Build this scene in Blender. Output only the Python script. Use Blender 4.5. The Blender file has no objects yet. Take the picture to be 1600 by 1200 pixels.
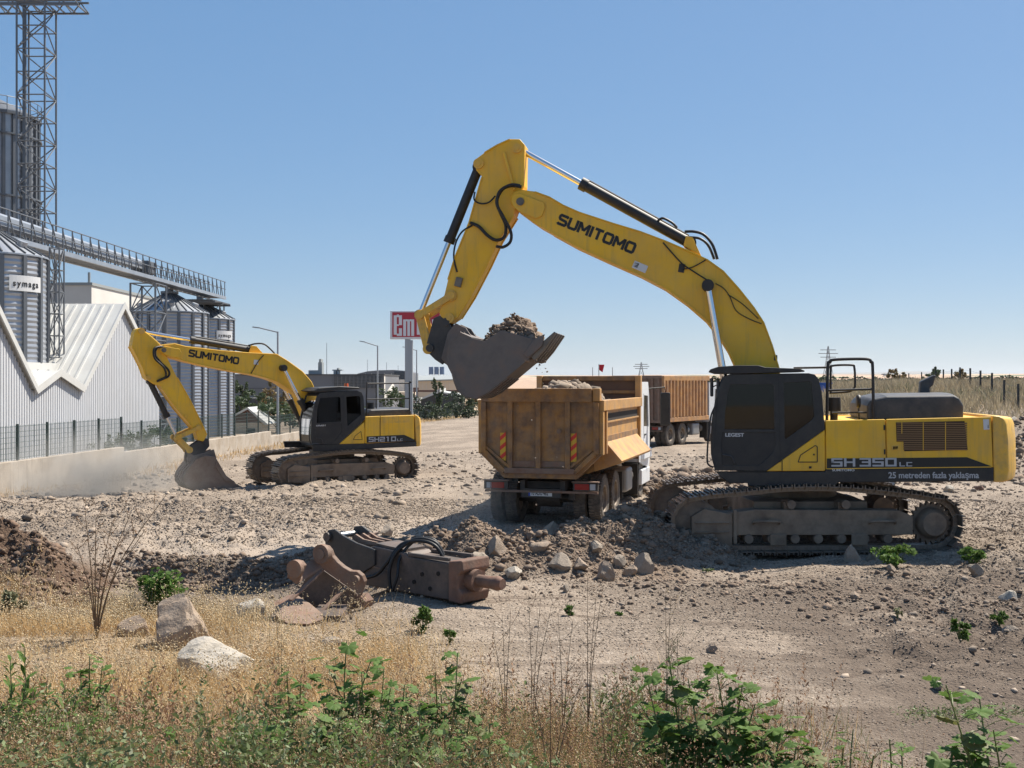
import bpy, bmesh, math, random
import numpy as np
from mathutils import Vector, Matrix
R = math.radians
random.seed(7); RNG = np.random.default_rng(11)
scene = bpy.context.scene
COL = scene.collection

# ------------------------------------------------------------------ camera, sky, sun, exposure
F, CX, HY, H = 1800.0, 800.0, 598.0, 2.95     # focal length in px of the 1600 px photograph, horizon row, eye height
cam_d = bpy.data.cameras.new('camera'); cam = bpy.data.objects.new('camera', cam_d); COL.objects.link(cam)
cam.location = (0, 0, H); cam.rotation_euler = (R(90), 0, 0)
cam_d.sensor_width = 36; cam_d.lens = 36 * F / 1600; cam_d.shift_y = -2 / 1600
cam_d.clip_start = 0.1; cam_d.clip_end = 40000
scene.camera = cam

SUN_EL, SUN_AZ = 54.0, 51.0                    # sun stands behind the scene, to the right
world = bpy.data.worlds.new('World'); scene.world = world; world.use_nodes = True
wn = world.node_tree
sky = wn.nodes.new('ShaderNodeTexSky'); sky.sky_type = 'NISHITA'; sky.sun_disc = False
sky.sun_elevation = R(SUN_EL); sky.sun_rotation = R(SUN_AZ)
sky.altitude = 100; sky.air_density = 0.8; sky.dust_density = 0.5; sky.ozone_density = 6.0
bg = wn.nodes['Background']; bg.inputs['Strength'].default_value = 0.15
gm = wn.nodes.new('ShaderNodeGamma'); gm.inputs[1].default_value = 0.385
hs_ = wn.nodes.new('ShaderNodeHueSaturation'); hs_.inputs['Saturation'].default_value = 1.75
tn = wn.nodes.new('ShaderNodeMix'); tn.data_type = 'RGBA'; tn.blend_type = 'MULTIPLY'; tn.inputs['Factor'].default_value = 1; tn.inputs['B'].default_value = (1.12, 1.20, 1.30, 1)
wn.links.new(sky.outputs[0], gm.inputs[0]); wn.links.new(gm.outputs[0], hs_.inputs['Color']); wn.links.new(hs_.outputs[0], tn.inputs['A']); wn.links.new(tn.outputs['Result'], bg.inputs['Color'])

sun_d = bpy.data.lights.new('sun', 'SUN'); sun = bpy.data.objects.new('sun', sun_d); COL.objects.link(sun)
sun_d.energy = 5.0; sun_d.angle = R(0.53); sun_d.color = (1.0, 0.93, 0.82)
sd = Vector((math.sin(R(SUN_AZ)) * math.cos(R(SUN_EL)), math.cos(R(SUN_AZ)) * math.cos(R(SUN_EL)), math.sin(R(SUN_EL))))
sun.rotation_euler = sd.to_track_quat('Z', 'Y').to_euler()
sun.location = (20, 30, 40)
vs = scene.view_settings
vs.view_transform = 'Standard'; vs.look = 'None'; vs.exposure = 0.84; vs.gamma = 1.0; vs.use_curve_mapping = False
scene.cycles.volume_bounces = 0
scene.cycles.volume_step_rate = 3.0; scene.cycles.volume_max_steps = 96
scene.cycles.max_bounces = 8
scene.cycles.transparent_max_bounces = 16

# ------------------------------------------------------------------ materials
MATS = {}
def _n(nt, t, **kw):
    n = nt.nodes.new(t)
    for k, v in kw.items(): setattr(n, k, v)
    return n
def mat(name, col, rough=0.6, metal=0.0, col2=None, scale=4.0, mix=(0.4, 0.65), dust=None, dust_amt=0.0, dust_scale=2.5,
        bump=0.0, bump_scale=40.0, spec=0.5, streak=None, streak_amt=1.0, rough2=None, alpha=None, trans=0.0, island=0.0):
    """Principled material: base colour, blotches of a second colour, vertical streaks, a coat of dust, fine relief."""
    m = bpy.data.materials.new(name); m.use_nodes = True; nt = m.node_tree; L = nt.links
    b = nt.nodes['Principled BSDF']
    b.inputs['Roughness'].default_value = rough; b.inputs['Metallic'].default_value = metal
    b.inputs['Specular IOR Level'].default_value = spec
    tc = _n(nt, 'ShaderNodeTexCoord'); co = tc.outputs['Object']
    c = None
    def rgb(v):
        n = _n(nt, 'ShaderNodeRGB'); n.outputs[0].default_value = (*v, 1); return n.outputs[0]
    def noise(sc, det=5.0, vec=co, rgh=0.6):
        n = _n(nt, 'ShaderNodeTexNoise'); n.inputs['Scale'].default_value = sc; n.inputs['Detail'].default_value = det
        n.inputs['Roughness'].default_value = rgh
        L.new(vec, n.inputs['Vector']); return n.outputs['Fac']
    def ramp(f, a, bb):
        n = _n(nt, 'ShaderNodeMapRange'); n.inputs['From Min'].default_value = a; n.inputs['From Max'].default_value = bb
        L.new(f, n.inputs['Value']); return n.outputs['Result']
    def mixc(fac, a, bb):
        n = _n(nt, 'ShaderNodeMix', data_type='RGBA'); L.new(fac, n.inputs['Factor']); L.new(a, n.inputs['A']); L.new(bb, n.inputs['B'])
        return n.outputs['Result']
    c = rgb(col)
    if col2 is not None:
        c = mixc(ramp(noise(scale), *mix), c, rgb(col2))
    if streak is not None:
        mp = _n(nt, 'ShaderNodeMapping'); mp.inputs['Scale'].default_value = (9, 9, 0.7); L.new(co, mp.inputs['Vector'])
        sn = _n(nt, 'ShaderNodeMath', operation='MULTIPLY'); L.new(ramp(noise(1.2, 4, mp.outputs[0]), 0.52, 0.78), sn.inputs[0]); sn.inputs[1].default_value = streak_amt
        c = mixc(sn.outputs[0], c, rgb(streak))
    if dust is not None:
        f = ramp(noise(dust_scale, 8, rgh=0.7), 0.35, 0.75)
        n = _n(nt, 'ShaderNodeMath', operation='MULTIPLY'); L.new(f, n.inputs[0]); n.inputs[1].default_value = dust_amt
        c = mixc(n.outputs[0], c, rgb(dust))
    if island > 0:
        g = _n(nt, 'ShaderNodeNewGeometry')
        hs = _n(nt, 'ShaderNodeHueSaturation'); L.new(c, hs.inputs['Color'])
        mr = _n(nt, 'ShaderNodeMapRange'); L.new(g.outputs['Random Per Island'], mr.inputs['Value'])
        mr.inputs['To Min'].default_value = 1 - island; mr.inputs['To Max'].default_value = 1 + island
        L.new(mr.outputs[0], hs.inputs['Value']); c = hs.outputs['Color']
    L.new(c, b.inputs['Base Color'])
    if rough2 is not None:
        mr = _n(nt, 'ShaderNodeMapRange'); L.new(noise(scale * 1.7), mr.inputs['Value'])
        mr.inputs['From Min'].default_value = .35; mr.inputs['From Max'].default_value = .7
        mr.inputs['To Min'].default_value = rough; mr.inputs['To Max'].default_value = rough2
        L.new(mr.outputs[0], b.inputs['Roughness'])
    if bump > 0:
        bn = _n(nt, 'ShaderNodeBump'); bn.inputs['Strength'].default_value = bump; bn.inputs['Distance'].default_value = 0.02
        L.new(noise(bump_scale, 6), bn.inputs['Height']); L.new(bn.outputs[0], b.inputs['Normal'])
    if trans > 0:
        b.inputs['Transmission Weight'].default_value = trans
    MATS[name] = m
    return m
DUST = (0.36, 0.29, 0.22)
mat('yellow', (0.88, 0.50, 0.018), 0.42, col2=(0.80, 0.44, 0.016), scale=1.2, dust=DUST, dust_amt=0.24, dust_scale=2.2, bump=.06, bump_scale=7, streak=(0.36, 0.24, 0.07), streak_amt=.45, rough2=.7)
mat('yellow_worn', (0.82, 0.46, 0.028), 0.5, col2=(0.42, 0.25, 0.05), scale=5, mix=(.5, .8), dust=DUST, dust_amt=0.5, dust_scale=3, bump=.12, bump_scale=30, streak=(0.25, 0.17, 0.07), streak_amt=.6)
mat('charcoal', (0.014, 0.015, 0.017), 0.36, dust=DUST, dust_amt=0.08, dust_scale=5, rough2=.6)
mat('black_plastic', (0.014, 0.014, 0.015), 0.55, dust=DUST, dust_amt=0.08)
mat('hood_grey', (0.035, 0.037, 0.042), 0.5, dust=DUST, dust_amt=0.18, dust_scale=5)
mat('rubber_hose', (0.010, 0.010, 0.011), 0.5)
mat('chrome', (0.72, 0.72, 0.74), 0.16, metal=1.0)
mat('track_steel', (0.13, 0.095, 0.07), 0.62, metal=0.2, col2=(0.21, 0.15, 0.105), scale=6, dust=DUST, dust_amt=0.45, bump=.3, bump_scale=30)
mat('shoe_steel', (0.17, 0.145, 0.125), 0.42, metal=0.5, col2=(0.09, 0.07, 0.055), scale=9, dust=DUST, dust_amt=0.4, bump=.2, bump_scale=30)
mat('track_frame', (0.135, 0.092, 0.060), 0.75, col2=(0.23, 0.165, 0.112), scale=3, dust=DUST, dust_amt=0.5, bump=.3, bump_scale=25)
mat('bucket_dusty', (0.19, 0.14, 0.105), 0.65, col2=(0.15, 0.085, 0.055), scale=3.5, dust=(0.30, 0.24, 0.19), dust_amt=0.6, bump=.25, bump_scale=18)
mat('bucket_steel', (0.125, 0.108, 0.098), 0.55, metal=0.25, col2=(0.14, 0.075, 0.05), scale=2.5, mix=(.5, .72), dust=(0.25, 0.21, 0.18), dust_amt=0.55, bump=.25, bump_scale=18)
mat('wear_steel', (0.105, 0.094, 0.085), 0.42, metal=0.5, dust=DUST, dust_amt=0.5, bump=.2)
mat('coupler_black', (0.022, 0.023, 0.026), 0.5, dust=DUST, dust_amt=0.15, bump=.1)
mat('decal_black', (0.012, 0.012, 0.012), 0.45)
mat('decal_white', (0.62, 0.62, 0.62), 0.5)
mat('decal_grey', (0.42, 0.43, 0.45), 0.4)
mat('grille_dark', (0.012, 0.009, 0.007), 0.8)
mat('grille_slat', (0.20, 0.11, 0.045), 0.6)
mat('orange_lens', (0.8, 0.12, 0.02), 0.25)
mat('seat_cloth', (0.030, 0.030, 0.032), 0.9)
mat('tipper', (0.36, 0.175, 0.042), 0.6, col2=(0.14, 0.078, 0.044), scale=3.4, mix=(.40, .62), dust=(0.29, 0.22, 0.15), dust_amt=0.6, dust_scale=4, bump=.15, bump_scale=25, streak=(0.12, 0.065, 0.035), streak_amt=.75)
mat('tipper_old', (0.54, 0.27, 0.085), 0.65, col2=(0.34, 0.16, 0.065), scale=2.5, dust=DUST, dust_amt=0.5, dust_scale=4, bump=.15, bump_scale=25, streak=(0.14, 0.065, 0.035), streak_amt=.8)
mat('tipper_side', (0.58, 0.30, 0.06), 0.55, col2=(0.36, 0.19, 0.07), scale=2.6, dust=DUST, dust_amt=0.5, dust_scale=4, bump=.12, bump_scale=25, streak=(0.28, 0.14, 0.06), streak_amt=.6)
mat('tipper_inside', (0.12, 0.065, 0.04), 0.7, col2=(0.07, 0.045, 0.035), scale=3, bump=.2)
mat('white_paint', (0.72, 0.74, 0.76), 0.35, dust=DUST, dust_amt=0.15)
mat('tyre', (0.055, 0.050, 0.045), 0.85, dust=DUST, dust_amt=0.5, dust_scale=6, bump=.3, bump_scale=30)
mat('rim', (0.20, 0.17, 0.14), 0.6, metal=.3, col2=(0.13, 0.09, 0.06), scale=8, dust=DUST, dust_amt=0.5)
mat('chassis', (0.028, 0.026, 0.025), 0.7, dust=DUST, dust_amt=0.3)
mat('tank_grey', (0.26, 0.28, 0.30), 0.45, metal=.4, dust=DUST, dust_amt=0.4)
mat('red_lens', (0.28, 0.012, 0.010), 0.25)
mat('red_mark', (0.62, 0.035, 0.02), 0.4)
mat('yellow_mark', (0.66, 0.40, 0.03), 0.4)
mat('plate_white', (0.62, 0.62, 0.60), 0.4)
mat('blue_mark', (0.02, 0.06, 0.35), 0.4)
mat('rust_brown', (0.165, 0.112, 0.082), 0.7, col2=(0.19, 0.095, 0.055), scale=3.5, dust=(0.30, 0.22, 0.17), dust_amt=0.55, dust_scale=5, bump=.3, bump_scale=25)
mat('rust_red', (0.17, 0.085, 0.055), 0.75, col2=(0.105, 0.062, 0.045), scale=6, dust=(0.28, 0.19, 0.14), dust_amt=0.4, dust_scale=8, bump=.35, bump_scale=25)
mat('breaker_steel', (0.060, 0.050, 0.045), 0.6, col2=(0.095, 0.064, 0.05), scale=3, dust=(0.28, 0.22, 0.18), dust_amt=0.38, dust_scale=3, bump=.2)
mat('steel_bright', (0.5, 0.5, 0.48), 0.3, metal=.9)
mat('wall_white', (0.52, 0.535, 0.56), 0.5, dust=(.40, .38, .36), dust_amt=.35, dust_scale=.5, streak=(0.42, 0.43, 0.45), streak_amt=.7)
mat('roof_white', (0.55, 0.55, 0.53), 0.45, dust=(.36, .34, .31), dust_amt=.45, dust_scale=.9)
mat('galvanised', (0.40, 0.42, 0.45), 0.38, metal=0.55, col2=(0.33, 0.35, 0.38), scale=.8)
mat('galvanised_dark', (0.13, 0.14, 0.155), 0.5, metal=0.4)
mat('lattice_grey', (0.16, 0.17, 0.185), 0.5, metal=0.4)
mat('concrete', (0.42, 0.375, 0.32), 0.9, col2=(0.29, 0.245, 0.195), scale=1.1, mix=(.42, .62), streak=(0.15, 0.12, 0.095), streak_amt=.9, dust=(.40, .32, .23), dust_amt=.6, dust_scale=1.4, bump=.3, bump_scale=12)
mat('fence_green', (0.022, 0.040, 0.038), 0.5)
mat('fence_wire', (0.040, 0.075, 0.070), 0.5)
mat('post_dark', (0.02, 0.022, 0.024), 0.6)
mat('pole_grey', (0.34, 0.36, 0.38), 0.5, metal=.3)
mat('sign_red', (0.42, 0.018, 0.035), 0.45)
mat('sign_white', (0.68, 0.68, 0.70), 0.5)
mat('bld_grey', (0.115, 0.125, 0.145), 0.6, col2=(0.14, 0.15, 0.17), scale=.15)
mat('bld_dark', (0.035, 0.038, 0.045), 0.5)
mat('bld_glass', (0.03, 0.04, 0.055), 0.2)
mat('bld_beige', (0.62, 0.52, 0.40), 0.8, col2=(.56, .47, .37), scale=.2)
mat('bld_white', (0.62, 0.60, 0.56), 0.8, col2=(.54, .52, .48), scale=.2)
mat('bld_roof', (0.27, 0.29, 0.29), 0.7)
mat('brown_beam', (0.13, 0.06, 0.045), 0.7)
mat('tank_blue', (0.10, 0.17, 0.30), 0.5)
mat('flag_red', (0.55, 0.02, 0.04), 0.7)
mat('pylon_steel', (0.20, 0.22, 0.24), 0.6)
mat('blue_paint', (0.03, 0.12, 0.45), 0.5)
mat('bark', (0.085, 0.062, 0.045), 0.9, bump=.3)
mat('stem_green', (0.13, 0.16, 0.055), 0.6)
mat('stem_dry', (0.16, 0.105, 0.06), 0.8)
mat('rock_brown', (0.32, 0.235, 0.165), 0.9, col2=(0.23, 0.165, 0.12), scale=2.2, dust=(.42, .36, .29), dust_amt=.5, dust_scale=4, bump=.8, bump_scale=9)
mat('rock_pale', (0.40, 0.365, 0.315), 0.9, col2=(0.19, 0.175, 0.155), scale=3.0, mix=(.5, .66), dust=(.52, .42, .28), dust_amt=.4, bump=.8, bump_scale=9)
mat('rock_grey', (0.31, 0.255, 0.20), 0.9, col2=(0.22, 0.175, 0.135), scale=3, dust=(.4, .34, .27), dust_amt=.4, bump=.7, bump_scale=9)
mat('gravel', (0.30, 0.240, 0.185), 0.95, col2=(0.21, 0.165, 0.125), scale=.6, island=.42, bump=.3, bump_scale=30)
mat('clod', (0.215, 0.155, 0.110), 0.95, col2=(0.155, 0.112, 0.082), scale=.8, island=.35, bump=.5, bump_scale=20)
mat('clod_dark', (0.125, 0.082, 0.056), 0.95, col2=(0.175, 0.115, 0.078), scale=.8, island=.4, bump=.5, bump_scale=20)

def leaf_mat(name, col, col2, rough=.5, tr=.35, scale=3.0, island=.35):
    m = mat(name, col, rough, col2=col2, scale=scale, island=island)
    nt = m.node_tree; b = nt.nodes['Principled BSDF']; out = nt.nodes['Material Output']
    t = nt.nodes.new('ShaderNodeBsdfTranslucent'); mx = nt.nodes.new('ShaderNodeMixShader'); mx.inputs[0].default_value = tr
    src = b.inputs['Base Color'].links[0].from_socket
    nt.links.new(src, t.inputs['Color']); nt.links.new(b.outputs[0], mx.inputs[1]); nt.links.new(t.outputs[0], mx.inputs[2])
    nt.links.new(mx.outputs[0], out.inputs['Surface'])
    return m
leaf_mat('mallow', (0.080, 0.150, 0.032), (0.13, 0.19, 0.048), .62, .36)
MATS['mallow'].node_tree.nodes['Principled BSDF'].inputs['Specular IOR Level'].default_value = .22
leaf_mat('mallow_old', (0.16, 0.16, 0.05), (0.12, 0.13, 0.045), .6, .3)
leaf_mat('weed_green', (0.105, 0.155, 0.05), (0.17, 0.19, 0.08), .6, .3)
leaf_mat('field_straw', (0.36, 0.30, 0.20), (0.26, 0.21, 0.135), .8, .3, scale=.4)
leaf_mat('weed_grey', (0.18, 0.185, 0.105), (0.22, 0.20, 0.115), .7, .3)
leaf_mat('straw', (0.60, 0.44, 0.23), (0.46, 0.30, 0.14), .75, .35, scale=.9)
leaf_mat('straw_pale', (0.66, 0.56, 0.38), (0.53, 0.42, 0.26), .75, .35, scale=.9)
leaf_mat('seed_brown', (0.36, 0.21, 0.12), (0.23, 0.13, 0.075), .8, .25)
leaf_mat('tree_green', (0.050, 0.080, 0.032), (0.075, 0.10, 0.045), .6, .3, scale=.6)
leaf_mat('tree_dark', (0.030, 0.048, 0.024), (0.045, 0.066, 0.032), .6, .25, scale=.6)
leaf_mat('tree_autumn', (0.20, 0.135, 0.05), (0.13, 0.115, 0.045), .6, .3, scale=.6)

def glass_mat(name, tint, mixv, rough=0.03):
    """window glass: dark tinted pane that lets part of the view through and mirrors the surroundings"""
    m = bpy.data.materials.new(name); m.use_nodes = True; nt = m.node_tree
    for n in list(nt.nodes):
        if n.type != 'OUTPUT_MATERIAL': nt.nodes.remove(n)
    out = nt.nodes['Material Output']
    t = nt.nodes.new('ShaderNodeBsdfTransparent'); t.inputs[0].default_value = (*tint, 1)
    g = nt.nodes.new('ShaderNodeBsdfGlossy'); g.inputs['Roughness'].default_value = rough
    fr = nt.nodes.new('ShaderNodeFresnel'); fr.inputs[0].default_value = 1.5
    mx = nt.nodes.new('ShaderNodeMixShader')
    nt.links.new(fr.outputs[0], mx.inputs[0]); nt.links.new(t.outputs[0], mx.inputs[1]); nt.links.new(g.outputs[0], mx.inputs[2])
    nt.links.new(mx.outputs[0], out.inputs['Surface'])
    MATS[name] = m; return m
glass_mat('cab_glass', (0.10, 0.12, 0.135), 0.1)

# ------------------------------------------------------------------ mesh building
def uvec(v): v = Vector(v); return v.normalized()
class MB:
    """collects shapes; build() links them as ONE mesh object"""
    def __init__(s): s.v = []; s.f = []
    def add(s, vs, fs):
        o = len(s.v); s.v += [tuple(p) for p in vs]; s.f += [tuple(i + o for i in f) for f in fs]; return s
    def box(s, lo, hi):
        x0, y0, z0 = lo; x1, y1, z1 = hi
        return s.add([(x0,y0,z0),(x1,y0,z0),(x1,y1,z0),(x0,y1,z0),(x0,y0,z1),(x1,y0,z1),(x1,y1,z1),(x0,y1,z1)],
                     [(0,3,2,1),(4,5,6,7),(0,1,5,4),(1,2,6,5),(2,3,7,6),(3,0,4,7)])
    def cbox(s, c, d): return s.box([c[i]-d[i]/2 for i in range(3)], [c[i]+d[i]/2 for i in range(3)])
    def prism(s, prof, y0, y1, axis='y'):
        """profile of (a, b) points extruded; axis y: points are (x, z)"""
        n = len(prof)
        A = sum(prof[i][0]*prof[(i+1)%n][1]-prof[(i+1)%n][0]*prof[i][1] for i in range(n))
        if A < 0: prof = prof[::-1]
        if axis == 'y': P = lambda a, b, t: (a, t, b)
        elif axis == 'x': P = lambda a, b, t: (t, a, b)
        else: P = lambda a, b, t: (a, b, t)
        vs = [P(a, b, y0) for a, b in prof] + [P(a, b, y1) for a, b in prof]
        fs = [tuple(range(n)), tuple(range(2*n-1, n-1, -1))] + [(i, n+i, n+(i+1)%n, (i+1)%n) for i in range(n)]
        if axis != 'y': fs = [f[::-1] for f in fs]
        return s.add(vs, fs)
    def cyl(s, a, b, r, n=16, r2=None, cap=True):
        a, b = Vector(a), Vector(b); d = (b-a).normalized(); r2 = r if r2 is None else r2
        u = d.orthogonal().normalized(); w = d.cross(u)
        vs = [a + (u*math.cos(2*math.pi*i/n) + w*math.sin(2*math.pi*i/n))*r for i in range(n)] + \
             [b + (u*math.cos(2*math.pi*i/n) + w*math.sin(2*math.pi*i/n))*r2 for i in range(n)]
        fs = [(i, (i+1)%n, n+(i+1)%n, n+i) for i in range(n)]
        if cap: fs += [tuple(range(n-1, -1, -1)), tuple(range(n, 2*n))]
        return s.add(vs, fs)
    def tube(s, pts, r, n=8, closed=False):
        pts = [Vector(p) for p in pts]; m = len(pts); vs = []; fs = []; u = None
        for i, p in enumerate(pts):
            a = pts[i-1] if (i > 0 or closed) else p; b = pts[(i+1) % m] if (i < m-1 or closed) else p
            d = (b-a).normalized()
            if u is None: u = d.orthogonal().normalized()
            u = (u - d*u.dot(d)).normalized(); w = d.cross(u)
            rr = r[i] if hasattr(r, '__len__') else r
            vs += [p + (u*math.cos(2*math.pi*k/n) + w*math.sin(2*math.pi*k/n))*rr for k in range(n)]
        for i in range(m if closed else m-1):
            j = (i+1) % m
            fs += [(i*n+k, i*n+(k+1)%n, j*n+(k+1)%n, j*n+k) for k in range(n)]
        if not closed: fs += [tuple(range(n-1, -1, -1)), tuple(range((m-1)*n, m*n))]
        return s.add(vs, fs)
    def lathe(s, prof, c, axis='y', n=24):
        """profile of (radius, along) turned about an axis through c"""
        vs = []; m = len(prof)
        for i in range(n):
            a = 2*math.pi*i/n; ca, sa = math.cos(a), math.sin(a)
            for r, t in prof:
                p = (r*ca, t, r*sa) if axis == 'y' else ((t, r*ca, r*sa) if axis == 'x' else (r*ca, r*sa, t))
                vs.append((c[0]+p[0], c[1]+p[1], c[2]+p[2]))
        fs = []
        for i in range(n):
            j = (i+1) % n
            for k in range(m-1):
                f = (i*m+k, i*m+k+1, j*m+k+1, j*m+k)
                fs.append(f if axis != 'z' else f[::-1])
        return s.add(vs, fs)
    def bar(s, a, b, w, h, up=(0,0,1)):
        a, b = Vector(a), Vector(b); d = (b-a).normalized(); up = Vector(up)
        if abs(d.dot(up)) > .98: up = Vector((1,0,0))
        u = d.cross(up).normalized()*w/2; k = u.cross(d).normalized()*h/2
        vs = [a-u-k, a+u-k, a+u+k, a-u+k, b-u-k, b+u-k, b+u+k, b-u+k]
        return s.add(vs, [(0,1,2,3),(7,6,5,4),(0,4,5,1),(1,5,6,2),(2,6,7,3),(3,7,4,0)])
    def plate(s, outer, holes, y0, y1):
        """flat plate in the xz plane with window openings, thickness y0..y1"""
        bm = bmesh.new(); loops = []
        for lp in [outer] + list(holes):
            vs = [bm.verts.new((a, 0, b)) for a, b in lp]
            es = [bm.edges.new((vs[i], vs[(i+1) % len(vs)])) for i in range(len(vs))]; loops.append((vs, es))
        bmesh.ops.triangle_fill(bm, use_beauty=True, edges=[e for _, es in loops for e in es])
        bm.verts.index_update(); vs = [(v.co.x, v.co.z) for v in bm.verts]; n = len(vs)
        F_ = []
        for f in bm.faces:
            ids = [v.index for v in f.verts]
            if f.normal.y > 0: ids = ids[::-1]
            F_ += [tuple(ids), tuple(i+n for i in ids[::-1])]
        for lp, _ in loops:
            k = len(lp); ii = [v.index for v in lp]
            F_ += [(ii[i], ii[(i+1) % k], ii[(i+1) % k]+n, ii[i]+n) for i in range(k)]
        bm.free()
        return s.add([(a, y0, b) for a, b in vs] + [(a, y1, b) for a, b in vs], F_)
    def build(s, name, m, parent=None, smooth=None, bevel=0, seg=2, recalc=True):
        me = bpy.data.meshes.new(name); me.from_pydata(s.v, [], s.f)
        if recalc:
            bm = bmesh.new(); bm.from_mesh(me); bmesh.ops.recalc_face_normals(bm, faces=bm.faces[:]); bm.to_mesh(me); bm.free()
        me.materials.append(MATS[m] if isinstance(m, str) else m)
        o = bpy.data.objects.new(name, me); COL.objects.link(o); o.parent = parent
        if smooth:
            me.polygons.foreach_set('use_smooth', [True]*len(me.polygons)); me.set_sharp_from_angle(angle=R(smooth))
        if bevel:
            b = o.modifiers.new('bevel', 'BEVEL'); b.width = bevel; b.segments = seg; b.limit_method = 'ANGLE'; b.angle_limit = R(35)
            b.harden_normals = False
        return o
def empty(name, loc, rz=0.0, parent=None):
    o = bpy.data.objects.new(name, None); COL.objects.link(o); o.location = loc; o.rotation_euler = (0, 0, rz); o.parent = parent
    o.empty_display_size = .2
    return o
def tag(o, label=None, cat=None, group=None, kind=None):
    for k, v in (('label', label), ('category', cat), ('group', group), ('kind', kind)):
        if v: o[k] = v
    return o
def share(name, me, parent=None, loc=(0,0,0), rot=(0,0,0), sc=(1,1,1)):
    o = bpy.data.objects.new(name, me); COL.objects.link(o); o.parent = parent; o.location = loc; o.rotation_euler = rot; o.scale = sc
    return o
def np_mesh(name, V, Fc, m, parent=None, smooth=False):
    """numpy vertices (n,3) and equal-length faces (k,c) as one mesh"""
    me = bpy.data.meshes.new(name); k, c = Fc.shape
    me.vertices.add(len(V)); me.vertices.foreach_set('co', np.ascontiguousarray(V, dtype=np.float32).ravel())
    me.loops.add(k*c); me.loops.foreach_set('vertex_index', np.ascontiguousarray(Fc, dtype=np.int32).ravel())
    me.polygons.add(k); me.polygons.foreach_set('loop_start', np.arange(0, k*c, c, dtype=np.int32))
    me.polygons.foreach_set('loop_total', np.full(k, c, dtype=np.int32))
    me.update(calc_edges=True); me.validate()
    if smooth: me.polygons.foreach_set('use_smooth', np.ones(k, dtype=bool))
    me.materials.append(MATS[m] if isinstance(m, str) else m)
    o = bpy.data.objects.new(name, me); COL.objects.link(o); o.parent = parent
    return o
def text(body, size, m, parent, mtx, name='lettering', sx=1.0, bold=0.0, ext=0.002, align='LEFT', space=1.0, shear=0.0):
    c = bpy.data.curves.new(name, 'FONT'); c.body = body; c.size = size; c.extrude = ext; c.offset = bold; c.align_x = align
    c.space_character = space; c.shear = shear
    c.materials.append(MATS[m]); o = bpy.data.objects.new(name, c); COL.objects.link(o); o.parent = parent
    me = bpy.data.meshes.new_from_object(o); bpy.data.objects.remove(o); o = bpy.data.objects.new(name, me); COL.objects.link(o); o.parent = parent
    o.matrix_local = mtx @ Matrix.Diagonal((sx, 1, 1, 1))
    return o
# bold wide capitals drawn as thick strokes (lettering painted on the machines)
STROKES = {'S': [[(1.0,.80),(.88,.90),(.16,.90),(.06,.80),(.06,.64),(.16,.54),(.84,.47),(.94,.37),(.94,.20),(.84,.10),(.12,.10),(0,.20)]],
  'U': [[(.06,1),(.06,.22),(.18,.10),(.82,.10),(.94,.22),(.94,1)]], 'M': [[(.07,0),(.07,1)],[(1.13,0),(1.13,1)],[(.10,.93),(.60,.30)],[(1.10,.93),(.60,.30)]],
  'I': [[(.10,0),(.10,1)]], 'T': [[(0,.90),(1,.90)],[(.5,.86),(.5,0)]], 'O': [[(.18,.10),(.06,.22),(.06,.78),(.18,.90),(.82,.90),(.94,.78),(.94,.22),(.82,.10),(.18,.10),(.06,.22)]]}
ADV = {'M': 1.42, 'I': .42}
def stroke_text(body, width, height, m, parent, mtx, name='brand_lettering', tx=.31, ty=.255, ext=.003):
    b = MB(); x = 0; total = sum(ADV.get(c, 1.22) for c in body)-.22; kx = width/total; kz = height
    for c in body:
        for path in STROKES[c]:
            P = [Vector(((x+p[0])*kx, p[1]*kz)) for p in path]; n = len(P); L = []; Rr = []
            for i, p in enumerate(P):
                a = P[max(i-1, 0)]; q = P[min(i+1, n-1)]
                if i == 0: d1 = d2 = (P[1]-p).normalized()
                elif i == n-1: d1 = d2 = (p-P[i-1]).normalized()
                else: d1 = (p-a).normalized(); d2 = (q-p).normalized()
                t = (d1+d2).normalized(); nn = Vector((-t.y, t.x)); k = 1/max(nn.dot(Vector((-d1.y, d1.x))), .6)
                w = math.hypot(nn.x*tx*kx, nn.y*ty*kz)*k/2
                L.append(p+nn*w); Rr.append(p-nn*w)
            for i in range(n-1):
                q = [L[i], L[i+1], Rr[i+1], Rr[i]]
                b.add([(v.x, v.y, 0) for v in q]+[(v.x, v.y, ext) for v in q], [(0,1,2,3),(7,6,5,4),(0,4,5,1),(1,5,6,2),(2,6,7,3),(3,7,4,0)])
        x += ADV.get(c, 1.22)
    o = b.build(name, m, parent); o.matrix_local = mtx; return o
def at(px, py, Y): return Vector(((px-CX)*Y/F, Y, H+(HY-py)*Y/F))
def smooth_path(pts, n=8, closed=False):
    """Catmull-Rom through the points"""
    P = [Vector(p) for p in pts]; out = []; m = len(P)
    rng = range(m) if closed else range(m-1)
    for i in rng:
        g = lambda k: P[k % m] if closed else P[min(max(k, 0), m-1)]
        a, b, c, d = g(i-1), g(i), g(i+1), g(i+2)
        for j in range(n):
            t = j/n
            out.append(.5*((2*b)+(c-a)*t+(2*a-5*b+4*c-d)*t*t+(3*b-a-3*c+d)*t**3))
    if not closed: out.append(P[-1])
    return out
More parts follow.
